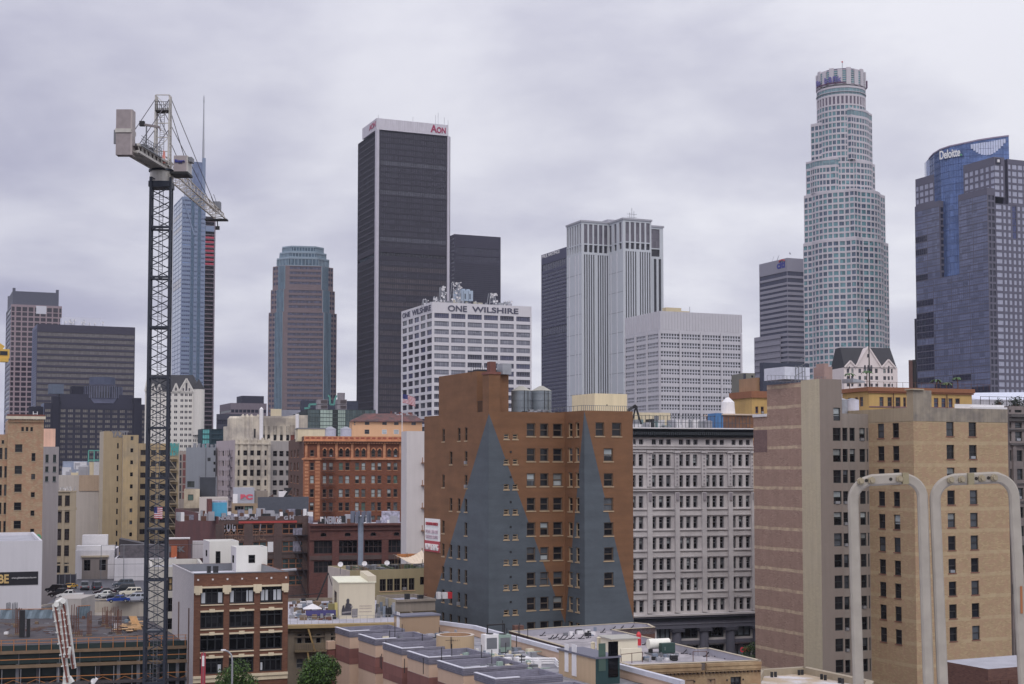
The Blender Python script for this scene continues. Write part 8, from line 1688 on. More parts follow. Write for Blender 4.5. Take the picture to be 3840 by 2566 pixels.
m=MB(); pts_=[b.loc(*q('N',x,y),z=ZR_) for x,y in ((1130,625),(1215,612),(1300,605),(1705,600),(1815,598))]
for p in pts_: m.bar((p[0],p[1],ZR_),(p[0],p[1],ZR_+1.1),.06,RUST)
m.bar((pts_[0][0],pts_[0][1],ZR_+1.1),(pts_[2][0],pts_[2][1],ZR_+1.1),.06,RUST).bar((pts_[3][0],pts_[3][1],ZR_+1.1),(pts_[4][0],pts_[4][1],ZR_+1.1),.06,RUST); o=m.build('pipe_railing'); place(o,b); tag(o,'rusty pipe railing along the front of the bracketed roof','railing')
p=b.loc(*q('N',268,345),z=H); o=MB().box(-.7,-.5,0,.5,.5,1.3,bwl).build('chimney'); place(o,b,p[0]+.5,p[1]-.6,H-.7); tag(o,'small square brick chimney at the back left of the bracketed roof','chimney')
# sliver roof at the bottom right corner of that building and small roof by the rails
zl_=15.0; V4=[onz(*q('S',x,y),zl_) for x,y in ((135,1418),(552,1392),(1180,1525),(700,2300),(-60,1800))]
e=thing('flat_roof_building','low tan roof with white patch at the foot of the pink brick wall, bottom edge','flat roofed building'); P4=[(p.x,p.y) for p in V4]; m=MB(); m.prism(P4,0,zl_-.9,tan2,cap=False); m.build('wall',e)
MB().poly([p+(zl_-.85,) for p in P4],wall('tan_flat_roof',(164,146,122),c2=(186,182,184),var=.2,scale=.4)).build('roof',e); m=MB()
for a,c in zip(P4,P4[1:]+P4[:1]): m.bar(a+(zl_-.5,),c+(zl_-.5,),.75,wall('tan_parapet',(146,134,114)))
m.build('parapet',e); m=MB()
for x,y in ((240,1450),(275,1448),(500,1430),(530,1428),(715,1470),(750,1478),(885,1505),(915,1512)): p=onz(*q('S',x,y+6),zl_-.3); m.box(p.x-.15,p.y-.1,zl_-.85,p.x+.15,p.y+.1,zl_-.25,BLK)
m.build('roof_vent_row',e,kind='stuff')
b=Bld('flat_roof_building','small dark brick building with grey roof under the right white rail','flat roofed building',(q('T',1160,1425)[0],q('T',1160,1425)[1]),168,wx=20,wy=8,ang=25); k=Block(b,mat=bwl,par=.0,roof=ROOFG); k.done(); m=MB(); [m.bar((x,-.6,b.H-4),(x,-.6,b.H-1.3),.1,RUST) for x in (0,1.3,2.6)]; m.bar((-1,-.6,b.H-1.3),(6,-.6,b.H-1.3),.12,RUST); m.build('pipe_railing',b.e)
# =====================================================================  FIRE ESCAPE BUILDING, MURAL HOUSE, OLIVE BLOCK
b=Bld('cornice_building','old stone-fronted building with deep cornice and fire escape, right of the loft','old building',(q('K',1228,1004)[0]-60,q('K',1228,1004)[1]),188,xr=q('L',1010,0)[0],wy=38,ang=12); H=b.H; sf=wall('old_stone_front',(128,116,98),c2=(100,90,80),var=.2,streak=.4); k=Block(b,mat=sf,par=.5,roof=flat('worn_white_roof',(160,158,166),rough=.9,var=.3,vs=.4)); CB=b
k.R.grid('K',[(1305,1360),(1378,1462),(1485,1540),(1628,1655)],1150,[(1088,1188)],1350,style(nz=[.6],nx=1,bar=.12,fr=flat('pale_sash',(120,118,112)),panes=((GD2,2),(GG,1)),dep=.4,sub=True)); k.R.grid('K',[(1300,1370),(1480,1545)],1380,[(1325,1420)],1350,style(nz=[.5],bar=.12,fr=flat('pale_sash',(0,0,0)),panes=((GM,1),),dep=.4,sub=True)); k.done(); windows(b)
m=MB(); k.R.trim(m,-.3,b.wx+.3,H-.4,H+.02,1.2,wall('ochre_cornice',(150,128,86))); k.R.trim(m,-.2,b.wx,H-.9,H-.41,.7,wall('dark_cornice_under',(72,62,48))); k.R.trim(m,0,b.wx,H-1.7,H-1.5,.25,sf)
for x in (1250,1600): u=k.R.u(*q('K',x,1150)); k.R.trim(m,u-.4,u+.4,2,H-.95,.3,sf)
m.build('cornice',b.e); Z_=lambda y:b.z(*q('K',1400,y),(8,0)); U=lambda x:k.R.u(*q('K',x,1150)); ye=flat('ochre_iron',(150,122,72)); m=MB(); z=Z_(1245); m.box(U(1285),-1.2,z,U(1605),-.05,z+.12,flat('ochre_balcony',(120,104,78)))
for i in range(20): x=U(1285)+(U(1605)-U(1285))*i/19; m.bar((x,-1.2,z),(x,-1.2,z+1.1),.06,MC['ochre_balcony'])
m.bar((U(1285),-1.2,z+1.1),(U(1605),-1.2,z+1.1),.08,MC['ochre_balcony']).bar((U(1410),-1.0,H-.5),(U(1475),-1.0,z+.1),.22,ye).bar((U(1405),-1.0,z),(U(1440),-1.0,z-3),.22,ye); m.build('fire_escape',b.e)
def rp_(k_,x,y): return b.loc(*q(k_,x,y),z=H-.5)[:2]
ZC=H-.5
def rh2(cn,xl,xr,yt,label,mR,mL,k_='L',name='roof_house'):
    w=b.loc(*q(k_,*cn),z=ZC); o=(w[0],w[1]); zt=b.z(*q(k_,cn[0],yt),o); wx=b.solve(*q(k_,xr,yt),o,(1,0)); wy=b.solve(*q(k_,xl,yt),o,(0,1)); e=thing(name,label,'roof house'); place(e,b,o[0],o[1],ZC); h=zt-ZC
    m=MB(); m.box(0,0,0,wx,wy,h,mR); m.build('wall',e); return o,wx,wy,h,e
crw=wall('cream_painted_wall',(192,182,160),var=.05,streak=.12); o,wx,wy,h,e=rh2((180,945),120,525,603,'cream roof house painted with a dark figure mural, right of the loft',crw,crw)
MB().box(-.15,-.15,h,wx+.15,wy+.15,h+.14,flat('cream_cap',(222,214,190))).box(wx*.8,-.15,h+.14,wx+.15,wy,h+.9,crw).build('roof',e)
mu=flat('mural_dark',(56,54,62),var=.5,vs=3); mu2=flat('mural_grey',(120,116,118),var=.4,vs=3); sx=lambda x:(x-180)/(525-180)*wx; sz=lambda y:(945-y)/(945-603)*h
def blob(pts,mt,y=-.03): MB().poly([(sx(x),y,sz(z)) for x,z in pts],mt).build('mural',e)
blob([(205,910),(205,870),(215,820),(232,812),(235,850),(245,800),(262,795),(285,800),(300,808),(310,830),(300,850),(298,910)],mu); blob([(252,800),(250,770),(258,755),(270,752),(280,765),(279,790),(272,802)],mu,-.035); blob([(300,815),(312,830),(305,845),(290,835)],mu2,-.04); blob([(210,880),(298,870),(298,885),(212,896)],mu2,-.04); blob([(303,935),(303,852),(360,850),(358,935)],mu2)
for y,t in ((825,'ONCE THE ARTIST'),(848,'WALLS HAVE EARS'),(880,'AND CITIES HAVE EYES')):
    MB().poly([(sx(375),-.03,sz(y+5)),(sx(495),-.03,sz(y+5)),(sx(495),-.03,sz(y-3)),(sx(375),-.03,sz(y-3))],flat('mural_faint',(165,152,140),var=.5,vs=8)).build('mural_line',e)
MB().box(-.05,wy*.35,1.6,-.01,wy*.65,3.4,GD).build('window',e)
o2=MB().box(0,0,0,1.0,.8,2.0,flat('pale_yellow_box',(200,188,120))).box(-.9,.1,0,-.02,.7,1.9,flat('olive_box',(130,122,78))).build('utility_cabinet'); p=rp_('L',140,930); place(o2,b,p[0],p[1],ZC); tag(o2,'pale yellow cabinet at the corner of the mural house','cabinet')
p=rp_('K',1455,935); e=thing('canopy_tent','small white peaked tent with blue skirt on the worn roof','tent'); place(e,b,p[0],p[1],ZC); MB().poly([(-1.3,-1,1.3),(1.3,-1,1.3),(0,0,2.0)],WHT).poly([(1.3,-1,1.3),(1.3,1,1.3),(0,0,2.0)],WHT).poly([(1.3,1,1.3),(-1.3,1,1.3),(0,0,2.0)],WHT).poly([(-1.3,1,1.3),(-1.3,-1,1.3),(0,0,2.0)],WHT).build('canopy',e); MB().box(-1.0,-1.1,.4,3.2,-1.05,1.15,flat('tarp_blue_purple',(70,66,120))).build('skirt',e); m=MB(); [m.bar((x,y,0),(x,y,1.3),.05,FG) for x in(-1.25,1.25) for y in (-.95,.95)]; m.build('tent_leg',e,kind='stuff')
m=MB(); rng=random.Random(6)
for i in range(130):
    x,y=rp_('Y',rng.uniform(140,860),rng.uniform(470,760)); w=rng.uniform(.2,1.1); m.box(x,y,ZC,x+w,y+w*.7,ZC+rng.uniform(.1,.9),rng.choice([STEEL,ROOFG,WHT,FG,RUST,BLK,pmats[6],wdd]))
for i in range(22): x,y=rp_('L',rng.uniform(530,720),rng.uniform(880,945)); m.box(x,y,ZC,x+.4,y+.4,ZC+rng.uniform(.3,2.2),rng.choice([STEEL,FG,pmats[6],BLK]))
o=m.build('roof_clutter'); place(o,b); tag(o,'messy ducts, boxes and junk on the worn white roof by the mural','roof clutter',kind='stuff')
p=rp_('Y',575,470); m=MB(); m.bar((0,0,0),(1.9,0,4.6),.22,BLK).bar((1.9,0,4.6),(2.5,0,2.6),.1,BLK).bar((-5,.5,1.0),(1.2,.5,1.4),.12,BLK); o=m.build('steel_strut'); place(o,b,p[0],p[1],ZC); tag(o,'leaning black steel strut on the worn white roof','strut')
m=MB()
for i in range(22): x=b.wx*(i+.5)/22; m.bar((x,.4,H),(x,.4,H+.95),.05,flat('rail_grey',(150,148,150)))
m.bar((0,.4,H+.95),(b.wx,.4,H+.95),.05,MC['rail_grey']); m.build('roof_railing',b.e)
# lower cream block right of mural
b=Bld('cream_block','low cream block with grey flat roof between the mural house and the painted block','low block',(q('L',722,765)),205,xr=q('L',1100,0)[0],xl=q('L',540,0)[0],ang=24); k=Block(b,mat=wall('grey_brown_stone',(128,118,108),var=.1,streak=.3),lmat=crw,par=.5,roof=flat('pale_blue_roof',(150,152,166),var=.2,vs=.4)); k.L.grid('L',[(560,580),(628,650),(675,698)],880,[(865,935)],640,style(panes=((GD,1),),bar=.08)); k.done(); windows(b)
m=MB(); k.R.trim(m,0,b.wx,b.H-2.0,b.H-1.7,.5,wall('dark_cornice_under',(0,0,0))); k.R.trim(m,0,b.wx,b.H-.3,b.H+.02,.3,wall('grey_brown_stone',(0,0,0))); m.build('cornice',b.e)
m=MB(); rng=random.Random(12); [m.box(x,4,b.H-.5,x+rng.uniform(.3,1.0),4.7,b.H+rng.uniform(.1,.6),c_) for x,c_ in ((3,BLK),(5,BLK),(6,RUST),(8,WHT),(8.8,WHT),(9.6,flat('bright_red',(0,0,0))))]; o=m.build('roof_items'); place(o,b); tag(o,'row of small dark, white and red items on the low cream block','roof items',kind='stuff')
# olive block
b=Bld('olive_building','olive-fronted block with five dark windows and cluttered roof terrace','olive block',q('L',285,485),236,xr=q('L',1150,0)[0],xl=q('L',76,0)[0],ang=24); H=b.H; k=Block(b,mat=wall('olive_render',(150,138,106),var=.08,streak=.2),lmat=wall('pale_mauve_render',(176,164,156),var=.08,streak=.2),par=.7)
k.R.grid('L',[(328,450)],610,[(568,640)],340,style(nx=3,bar=.15,fr=flat('peach_frame',(190,160,125)),panes=((GD2,1),),sub=True)); k.R.grid('L',[(570,630),(640,698),(708,766),(778,836),(848,902)],620,[(565,680)],600,style(nz=[.5],nx=2,bar=.12,fr=flat('dark_sash',(0,0,0)),panes=((gdx,1),),dep=.3,sub=True,sill=flat('peach_frame',(0,0,0)))); k.R.grid('L',[(955,1000)],640,[(545,620)],960,style(panes=((GD2,1),))); k.done(); windows(b)
m=MB(); rng=random.Random(15)
for i in range(70): x=rng.uniform(1,b.wx); m.box(x,rng.uniform(.8,5),H-.7,x+rng.uniform(.2,.8),rng.uniform(5,6),H+rng.uniform(-.3,.6),rng.choice([STEEL,BLK,ROOFG,flat('plant_pot_green',(70,84,56)),wdd,FG]))
for i in range(30): x=b.wx*i/30; m.bar((x,.3,H),(x,.3,H+.8),.05,FG)
m.bar((0,.3,H+.8),(b.wx,.3,H+.8),.05,FG); o=m.build('terrace_clutter'); place(o,b); tag(o,'plants, rails and furniture along the olive block roof','terrace clutter',kind='stuff')
for x,y,lb in ((425,415,'white satellite dish above the middle of the olive block'),(640,447,'white satellite dish at the right of the olive block terrace'),(72,425,'white satellite dish at the left corner of the pale mauve wall')):
    p=b.solve(*q('L',x,y+15),(0,2),(1,0)); e=thing('satellite_dish',lb,'satellite dish',group='satellite dishes by the olive block'); place(e,b,max(p,-1),2,H-.7); MB().dish((0,0,1.6),.45,(-.4,-1,.5),WHT).build('dish',e); MB().bar((0,0,0),(0,0,1.6),.08,FG).build('pole',e)
u0,u1=b.solve(*q('L',725,400),(0,4),(1,0)),b.solve(*q('L',1010,400),(0,4),(1,0)); e=thing('shade_sail','cream shade sail stretched over the olive block terrace','shade sail'); place(e,b); zt=b.z(*q('L',960,320),(u1-3,4)); zl=b.z(*q('L',750,350),(u0,4)); cm_=flat('sail_cream',(205,188,165)); n=10; m=MB()
for i in range(n):
    t0,t1=i/n,(i+1)/n; g=lambda t:zl+(zt-zl)*t-.9*math.sin(math.pi*t)+.2; m.poly([(u0+(u1-u0)*t0,3,g(t0)-1.5*t0),(u0+(u1-u0)*t1,3,g(t1)-1.5*t1),(u0+(u1-u0)*t1,6,g(t1)+.2),(u0+(u1-u0)*t0,6,g(t0)+.1)],cm_)
m.build('cloth',e); m=MB(); [m.bar((x,y,H-.7),(x,y,z),.08,wdd) for x,y,z in ((u0,3,zl),(u1-1,3,zt-1),((u0+u1)/2,6,zl+.5),(u0+.5,6,zl))]; m.box(u0+1,6.2,zt-.8,u1,6.4,zt-.2,flat('orange_beam',(170,110,60))); m.build('post',e,kind='stuff')
# =====================================================================  LONG DARK BRICK BLOCKS
b=Bld('brick_warehouse','long weathered brown brick warehouse with graffiti along its parapet','brick warehouse',q('J',440,1195),330,xr=q('J',1272,0)[0],xl=q('J',42,0)[0],ang=21); H=b.H; wb1=wall('weathered_brown_brick',(96,74,70),brick=(78,58,56),c2=(76,64,62),var=.25,bs=.6,streak=.3); red=wall('dull_red_brick',(112,66,64),brick=(96,58,56),c2=(92,58,58),var=.15,bs=.6,streak=.3); k=Block(b,mat=wb1,lmat=red,par=1.0,roof=flat('white_patched_roof',(160,158,164),var=.3,vs=.2)); WH=b
ws=style(nx=3,nz=[.5],bar=.22,fr=flat('ochre_mullion',(128,84,58)),panes=((gdx,2),(glass('glass_teal_dim',(56,70,72),var=.6),1)),dep=.4,sub=True)
k.R.grid('K',[(600,805),(882,1086),(1165,1368)],300,[(38,142),(208,312),(374,478),(540,640)],880,ws); k.done(); windows(b)
m=MB(); U=lambda x:k.R.u(*q('K',x,100)); Z_=lambda y:b.z(*q('K',900,y),(U(900),0)); k.R.trim(m,U(750),U(1305),Z_(32),Z_(12),.2,flat('red_painted_band',(165,58,54)))
for y in (150,320,486): k.R.trim(m,0,b.wx,Z_(y+8),Z_(y),.15,wb1)
for x in (572,843,1126,1398): k.R.trim(m,U(x)-1.0,min(b.wx,U(x)+1.0),0,Z_(34),.12,wb1)
m.build('string_course',b.e)
gw_=flat('graffiti_white',(150,148,158)); 
def gt(t,xa,xb,y0,y1,mt=gw_): 
    u=k.R.u(*q('J',xa,1210)); u2=k.R.u(*q('J',xb,1210)); z0=b.z(*q('J',700,y1),(k.R.u(*q('J',700,1210)),0)); z1=b.z(*q('J',700,y0),(k.R.u(*q('J',700,1210)),0)); place_text(t,k.R.P(u,.08),z0,0,u2-u,z1-z0,mt,b.e,name='graffiti',bold=.05)
gt('NORIE',440,585,1190,1222); gt('SEBAS',622,800,1190,1222); gt('P',962,1000,1186,1224); gt('G',1038,1075,1190,1228); gt('H',1090,1130,1184,1224)
for t,xa,xb,mt in (('E O G',600,720,gw_),('7',950,970,gw_)): 
    u=U(xa); place_text(t,k.R.P(u,-.1),Z_(110),0,U(xb)-u,2.4,mt,b.e,name='graffiti',bold=.04)
u=U(430); place_text('STORAGE OFFICE',k.R.P(U(560),.05),Z_(196),0,U(1010)-U(560),2.2,flat('faded_sign',(120,92,76)),b.e,name='painted_sign')
m=MB(); fe=flat('dark_fire_escape',(48,42,48))
for y in (150,320,486): z=Z_(y); m.box(U(1280),-1.4,z-.12,U(1400),-.1,z,fe).bar((U(1290),-1.2,z),(U(1390),-1.2,z-6),.25,fe); [m.bar((U(1280)+i*.8,-1.4,z),(U(1280)+i*.8,-1.4,z+1.2),.07,fe) for i in range(9)]
m.build('fire_escape',b.e); m=MB(); graf=flat('graffiti_patch',(122,120,136),var=.9,vs=1.2); k.R.trim(m,U(1270),U(1420),Z_(160),Z_(85),.06,graf); k.R.trim(m,U(1270),U(1345),Z_(310),Z_(210),.06,graf); k.R.trim(m,U(1030),U(1082),Z_(310),Z_(212),.05,WHT); m.build('graffiti_patch',b.e)
e=MB(); u=lambda x,y=5:b.solve(*q('J',x,1150),(0,y),(1,0)); zt=b.z(*q('J',440,1048),(u(440),5)); e.box(u(380),5,H-1,u(520),9,zt,flat('graffiti_mural',(150,148,165),var=1.0,vs=1.6)).box(u(380),4.9,H-1,u(515),4.99,H+3.2,flat('sky_blue_panel',(60,150,185))); o=e.build('graffiti_shed'); place(o,b); tag(o,'small roof shed scrawled in white and sky blue graffiti','graffiti shed')
o=MB().box(u(335),4,H-1,u(372),6,b.z(*q('J',350,1030),(u(350),4)),red).build('chimney'); place(o,b); tag(o,'tall red brick chimney left of the graffiti shed','chimney')
m=MB(); rng=random.Random(31)
for i in range(60): x=u(40)+rng.random()*(u(1250)-u(40)); y=rng.uniform(2,12); w=rng.uniform(.4,2.0); m.box(x,y,H-1,x+w,y+w*.6,H+rng.uniform(-.5,1.6),rng.choice([ROOFG,STEEL,BLK,RUST,WHT,graf]))
m.box(u(800,14),14,H-1,u(1265,14),14.4,H+4.2,flat('mesh_screen_grey',(72,76,86),var=.2)); o=m.build('roof_clutter'); place(o,b); tag(o,'junk, vents and mesh screen on the brown warehouse roof','roof clutter',kind='stuff')
b=Bld('brick_warehouse','maroon brick warehouse with small arched attic openings below the orange hotel','brick warehouse',q('J',1275,1258),332,xr=q('J',2400,0)[0],wy=22,ang=13); H=b.H; mb_=wall('maroon_brick',(98,60,54),brick=(80,48,44),var=.2,bs=.6,streak=.3); k=Block(b,mat=mb_,par=.6,roof=flat('white_patched_roof',(0,0,0)))
k.R.grid('L',[(-58,122),(175,358),(420,602),(640,822)],250,[(195,318),(388,500)],400,style(nx=4,nz=[.5],bar=.14,fr=flat('dark_maroon_frame',(52,38,38)),panes=((GD2,2),(gdx,2)),dep=.5,sub=True)); k.R.grid('L',[(5,62),(236,292),(482,536),(705,758)],140,[(130,155)],400,style(bar=.1,panes=((GD2,1),),dep=.4)); k.done(); windows(b)
Z_=lambda y:b.z(*q('L',400,y),(15,0)); m=MB(); k.R.trim(m,0,b.wx,Z_(52),Z_(38),.7,mb_); k.R.trim(m,0,b.wx,Z_(95),Z_(88),.4,mb_); k.R.trim(m,0,b.wx,Z_(188),Z_(180),.3,mb_); k.R.trim(m,0,b.wx,Z_(375),Z_(335),.25,wb1)
for x in (148,388,620): u_=k.R.u(*q('L',x,250)); k.R.trim(m,u_-.8,u_+.8,0,Z_(190),.3,mb_)
for c0,c1 in ((5,62),(236,292),(482,536),(705,758)):
    a,c=k.R.u(*q('L',c0,140)),k.R.u(*q('L',c1,140)); m.poly([(a,-.02,Z_(131)),(c,-.02,Z_(131)),(a+(c-a)*.75,-.02,Z_(120)),(a+(c-a)*.25,-.02,Z_(120))],GD2)
m.build('cornice',b.e); gt2=lambda t,xa,xb:place_text(t,k.R.P(k.R.u(*q('J',xa,1250)),.8),b.z(*q('J',1450,1258),(10,0)),0,k.R.u(*q('J',xb,1250))-k.R.u(*q('J',xa,1250)),1.8,gw_,b.e,name='graffiti',bold=.04); gt2('NEMOS',1410,1560)
m=MB(); rng=random.Random(33)
for i in range(40): x=rng.uniform(0,b.wx); y=rng.uniform(1,10); w=rng.uniform(.4,2.4); m.box(x,y,H-.6,x+w,y+w*.6,H+rng.uniform(-.2,1.8),rng.choice([ROOFG,STEEL,BLK,RUST,WHT,graf]))
o=m.build('roof_clutter'); place(o,b); tag(o,'vents, boxes and pale junk on the maroon warehouse roof','roof clutter',kind='stuff')
m=MB(); uc=k.R.u(*q('J',2050,1200)); zt=b.z(*q('J',2050,1145),(uc,6)); m.prism([(uc-2.2,6),(uc+2.2,6),(uc+1.8,9),(uc-1.8,9)],H-.6,zt,flat('graffiti_mural',(0,0,0))); o=m.build('scribbled_hut'); place(o,b); tag(o,'small hut covered in grey graffiti before the orange hotel windows','hut')
w=at(*q('L',387,425),300); m=MB(); m.bar((0,0,0),(0,0,at(*q('J',1742,1195),300).z-0),1.1,flat('pale_steel_pole',(120,130,146)),12); e=thing('antenna_pole','thick pale steel pole with an antenna crown in front of the maroon warehouse','antenna pole',(w.x,w.y,0)); m.build('pole',e); m=MB(); z=at(*q('J',1742,1195),300).z; 
for i in range(10): a=i*.628; m.box(1.9*math.cos(a)-.25,1.9*math.sin(a)-.25,z-1.2,1.9*math.cos(a)+.25,1.9*math.sin(a)+.25,z+1.2,flat('antenna_grey',(98,104,122))).bar((0,0,z),(1.9*math.cos(a),1.9*math.sin(a),z),.2,FG)
m.build('antenna_crown',e)
# low clutter buildings between warehouse and deco block
b=Bld('low_building','low tan block with white graffiti sheds on its roof, below the cream deco block','low block',q('W',1180,960),380,xr=q('W',2240,0)[0],wy=16,ang=12); H=b.H; k=Block(b,mat=wall('dusty_tan',(136,116,92),var=.15,streak=.3),par=.4); k.R.grid('W',[(1225,1400),(1410,1580)],1050,[(1010,1095)],1250,style(nx=3,bar=.2,panes=((GD2,1),(GG,1)),dep=.4,sub=True)); k.done(); windows(b)
ua=lambda x,y=2:b.solve(*q('W',x,900),(0,y),(1,0)); zz_=lambda y:b.z(*q('W',1400,y),(ua(1400),2)); shd=flat('pale_grey_shed',(150,152,162)); m=MB(); m.box(ua(1200),2,H-.4,ua(1600),8,zz_(660),shd).box(ua(1190),1.8,H,ua(1280),1.95,zz_(780),WHT).box(ua(1590),3,H-.4,ua(1860),9,zz_(720),wall('grey_brown_stone',(0,0,0))); o=m.build('roof_shed'); place(o,b); tag(o,'pale grey roof shed tagged with red graffiti rings','roof shed')
place_text('BC',(ua(1335),1.9),zz_(890),0,ua(1570)-ua(1335),zz_(785)-zz_(890),flat('graffiti_red',(190,70,90)),o,name='graffiti',bold=.06)
m=MB(); m.prism([(ua(1690),1),(ua(1960),1),(ua(1960),3),(ua(1690),3)],H-.5,H,flat('dark_ramp_brown',(72,52,46)),z1f=lambda p:zz_(780) if p[0]>ua(1800) else H); o=m.build('ramp_cover'); place(o,b); tag(o,'dark brown sloping hatch cover right of the pale graffiti shed','hatch cover')
m=MB(); m.box(ua(2070),2,H-.4,ua(2240),6,zz_(735),WHT).box(ua(1960),1.5,H,ua(2240),1.9,H+1.2,WHT); o=m.build('white_shed'); place(o,b); tag(o,'small bright white shed tagged in black, left of the orange hotel','white shed'); place_text('Z',(ua(2150),1.9),zz_(850),0,2.4,2.6,BLK,o,name='graffiti',bold=.05)
b=Bld('low_building','low cream ruin-like walls and dark net below the blank grey block','low block',q('W',255,690),400,xr=q('W',555,0)[0],wy=10,ang=12); k=Block(b,mat=wall('cream_ruin',(176,164,142),c2=(140,126,108),var=.15,streak=.4),par=.3); k.R.grid('W',[(330,435)],850,[(790,905)],330,style(panes=((GG,1),))); k.done(); windows(b)
e=thing('construction_net','dark net hung beside the cream deco block','net'); w0=at(*q('W',560,460),405); w1=at(*q('W',860,830),405); MB().box(w0.x,w0.y,w1.z-20,w1.x,w0.y+.3,w0.z,flat('dark_net',(46,50,58),var=.2)).build('sheet',e); MB().box(w0.x-.3,w0.y-.1,0,w0.x,w0.y+.4,w0.z+.3,FG).box(w1.x,w0.y-.1,0,w1.x+.3,w0.y+.4,w0.z+.3,FG).build('frame',e)
b=Bld('low_building','low white roofed shed with parapet left of the graffiti sheds','low block',q('W',548,850),392,xr=q('W',1100,0)[0],wy=12,ang=12); k=Block(b,mat=wall('cream_low',(0,0,0)),par=.3,roof=WHT); k.done()
# street level filler blocks far beyond, so that gaps show city and not bare ground
rng=random.Random(77); cols=[wall('filler_%d'%i,c,var=.1) for i,c in enumerate(((130,122,114),(110,104,104),(150,140,128),(92,84,84),(120,110,98)))]
nf=0
for i in range(46):
    x=rng.uniform(-330,420); y=rng.uniform(520,1250)
    if abs(x)>y*.40: continue
    h=rng.uniform(8,26); w=rng.uniform(14,34); d=rng.uniform(14,30); bx=Bld('city_block',['low tan block among the towers, mostly hidden','low grey block among the towers, mostly hidden','low cream block among the towers, mostly hidden'][i%3],'city block',(CX,1700),y,wx=w,wy=d,ang=23,group='hidden low blocks between the towers'); bx.e.location=(x,y,0); bx.O=Vector((x,y)); k=Block(bx,z1=h,mat=rng.choice(cols),par=.6)
    if nf<0: pass
    k.done(); nf+=1
# =====================================================================  ROOFTOP WHERE THE CAMERA STANDS, WITH ITS WHITE RAILS
e=thing('viewpoint_building','flat roofed brick building the view is taken from, below the frame','building'); MB().box(-12,-14,0,9,7.0,E-1.75,rb).build('wall',e); MB().box(-12,-14,E-1.74,9,6.6,E-1.62,ROOFG).build('roof',e); MB().box(-12,6.61,E-1.74,9,7.0,E-1.3,cs).build('parapet',e)
hw=flat('rail_cream_paint',(170,162,150),rough=.55,var=.22,vs=14,k=.9); hb=flat('rail_bolt',(150,138,112),rough=.5,k=1.1); hd=flat('rail_hole',(40,36,32))
def hoop(L,R,D,label,w,bolts,holes,plate,rust=None):
    """L,R: (x_top,y_top,x_bottom,y_bottom) of the leg centre lines, photo pixels; D=(dl,dr) depths"""
    e=thing('ladder_rail',label,'white rail',group='bolted white rails in the foreground'); dl,dr=D; NA=9; P=[]
    tl=at(L[0],L[1],dl); tr=at(R[0],R[1],dr); bl=at(L[2],L[3],dl); br=at(R[2],R[3],dr); bl=tl+(bl-tl)*1.45; br=tr+(br-tr)*1.45
    rad=.075; dx=(tr-tl).normalized(); dn=(bl-tl).normalized(); dn2=(br-tr).normalized(); P.append(bl)
    for i in range(NA+1):
        a=math.pi/2*i/NA; P.append(tl+dx*rad*(1-math.cos(a))+dn*rad*(1-math.sin(a)))
    for i in range(NA+1):
        a=math.pi/2*i/NA; P.append(tr-dx*rad*(1-math.sin(a))+dn2*rad*(1-math.cos(a)))
    P.append(br)
    nrm=dx.cross(dn).normalized(); m=MB(); rings=[]
    th=w*.62; bev=w*.16; cs_=[(-.5*w,-.5*th+bev),(-.5*w+bev,-.5*th),(.5*w-bev,-.5*th),(.5*w,-.5*th+bev),(.5*w,.5*th-bev),(.5*w-bev,.5*th),(-.5*w+bev,.5*th),(-.5*w,.5*th-bev)]
    for i,p in enumerate(P):
        t=((P[i+1]-p) if i<len(P)-1 else (p-P[i-1])); 
        if 0<i<len(P)-1: t=(P[i+1]-p).normalized()+(p-P[i-1]).normalized()
        t.normalize(); sd_=t.cross(nrm).normalized(); base=len(m.v); top=1.15 if NA<i<NA+4 else 1
        for a,c in cs_: m.v.append(tuple(p+sd_*a*top+nrm*c))
        rings.append(base)
    mi=m.mi(hw); K=len(cs_)
    for a,c in zip(rings,rings[1:]):
        for i in range(K): j=(i+1)%K; m.f.append((a+i,a+j,c+j,c+i)); m.m.append(mi)
    m.build('rail',e,smooth=False)
    f=-nrm if nrm.y>0 else nrm
    def fp(t,off=0,v=0): return tl.lerp(tr,t)+f*(th*.5+off)-Vector((0,0,1))*v
    for t in bolts: b_=MB(); c=fp(t,.0,.001); b_.bar(c,c+f*.012,.024,hb,6).bar(c+f*.012,c+f*.026,.015,hb,8); b_.build('bolt',e)
    for t in holes: h=MB(); c=fp(t,.0005); h.bar(c,c+f*.0008,.012,hd,12); h.build('bolt_hole',e)
    for t in plate: h=MB(); c=fp(t,0); u=dx*.011; z=Vector((0,0,1))*(w*.56); h.prism([tuple((c-u+f*.012)[:2]),tuple((c+u+f*.012)[:2]),tuple((c+u-f*(th+.012))[:2]),tuple((c-u-f*(th+.012))[:2])],(c-z).z,(c+z).z,flat('rail_olive_edge',(140,130,100),k=1.1)); h.build('splice_plate',e)
    if rust: h=MB(); c=at(*rust,dr)+f*(th*.5+.002); h.box(c.x-.004,c.y-.001,c.z-.05,c.x+.004,c.y+.001,c.z+.05,flat('rust_stain',(150,92,50))); h.build('rust_streak',e)
g=lambda x,y:q('AA',x,y)
hoop(g(125,225)+q('T',-55,2400),g(1025,175)+q('T',590,1568),(5.3,5.3),'left white bolted rail at the lower right of the view',.038,(.10,.26,.66),(.19,.54),(.745,))
hoop(g(1185,215)+q('T',725,1568),g(2205,165)+q('T',1500,1568),(5.3,5.3),'right white bolted rail at the lower right, with rust streak',.038,(.19,.33,.585,.74),(.52,.675),(.445,),rust=q('T',1465,760))
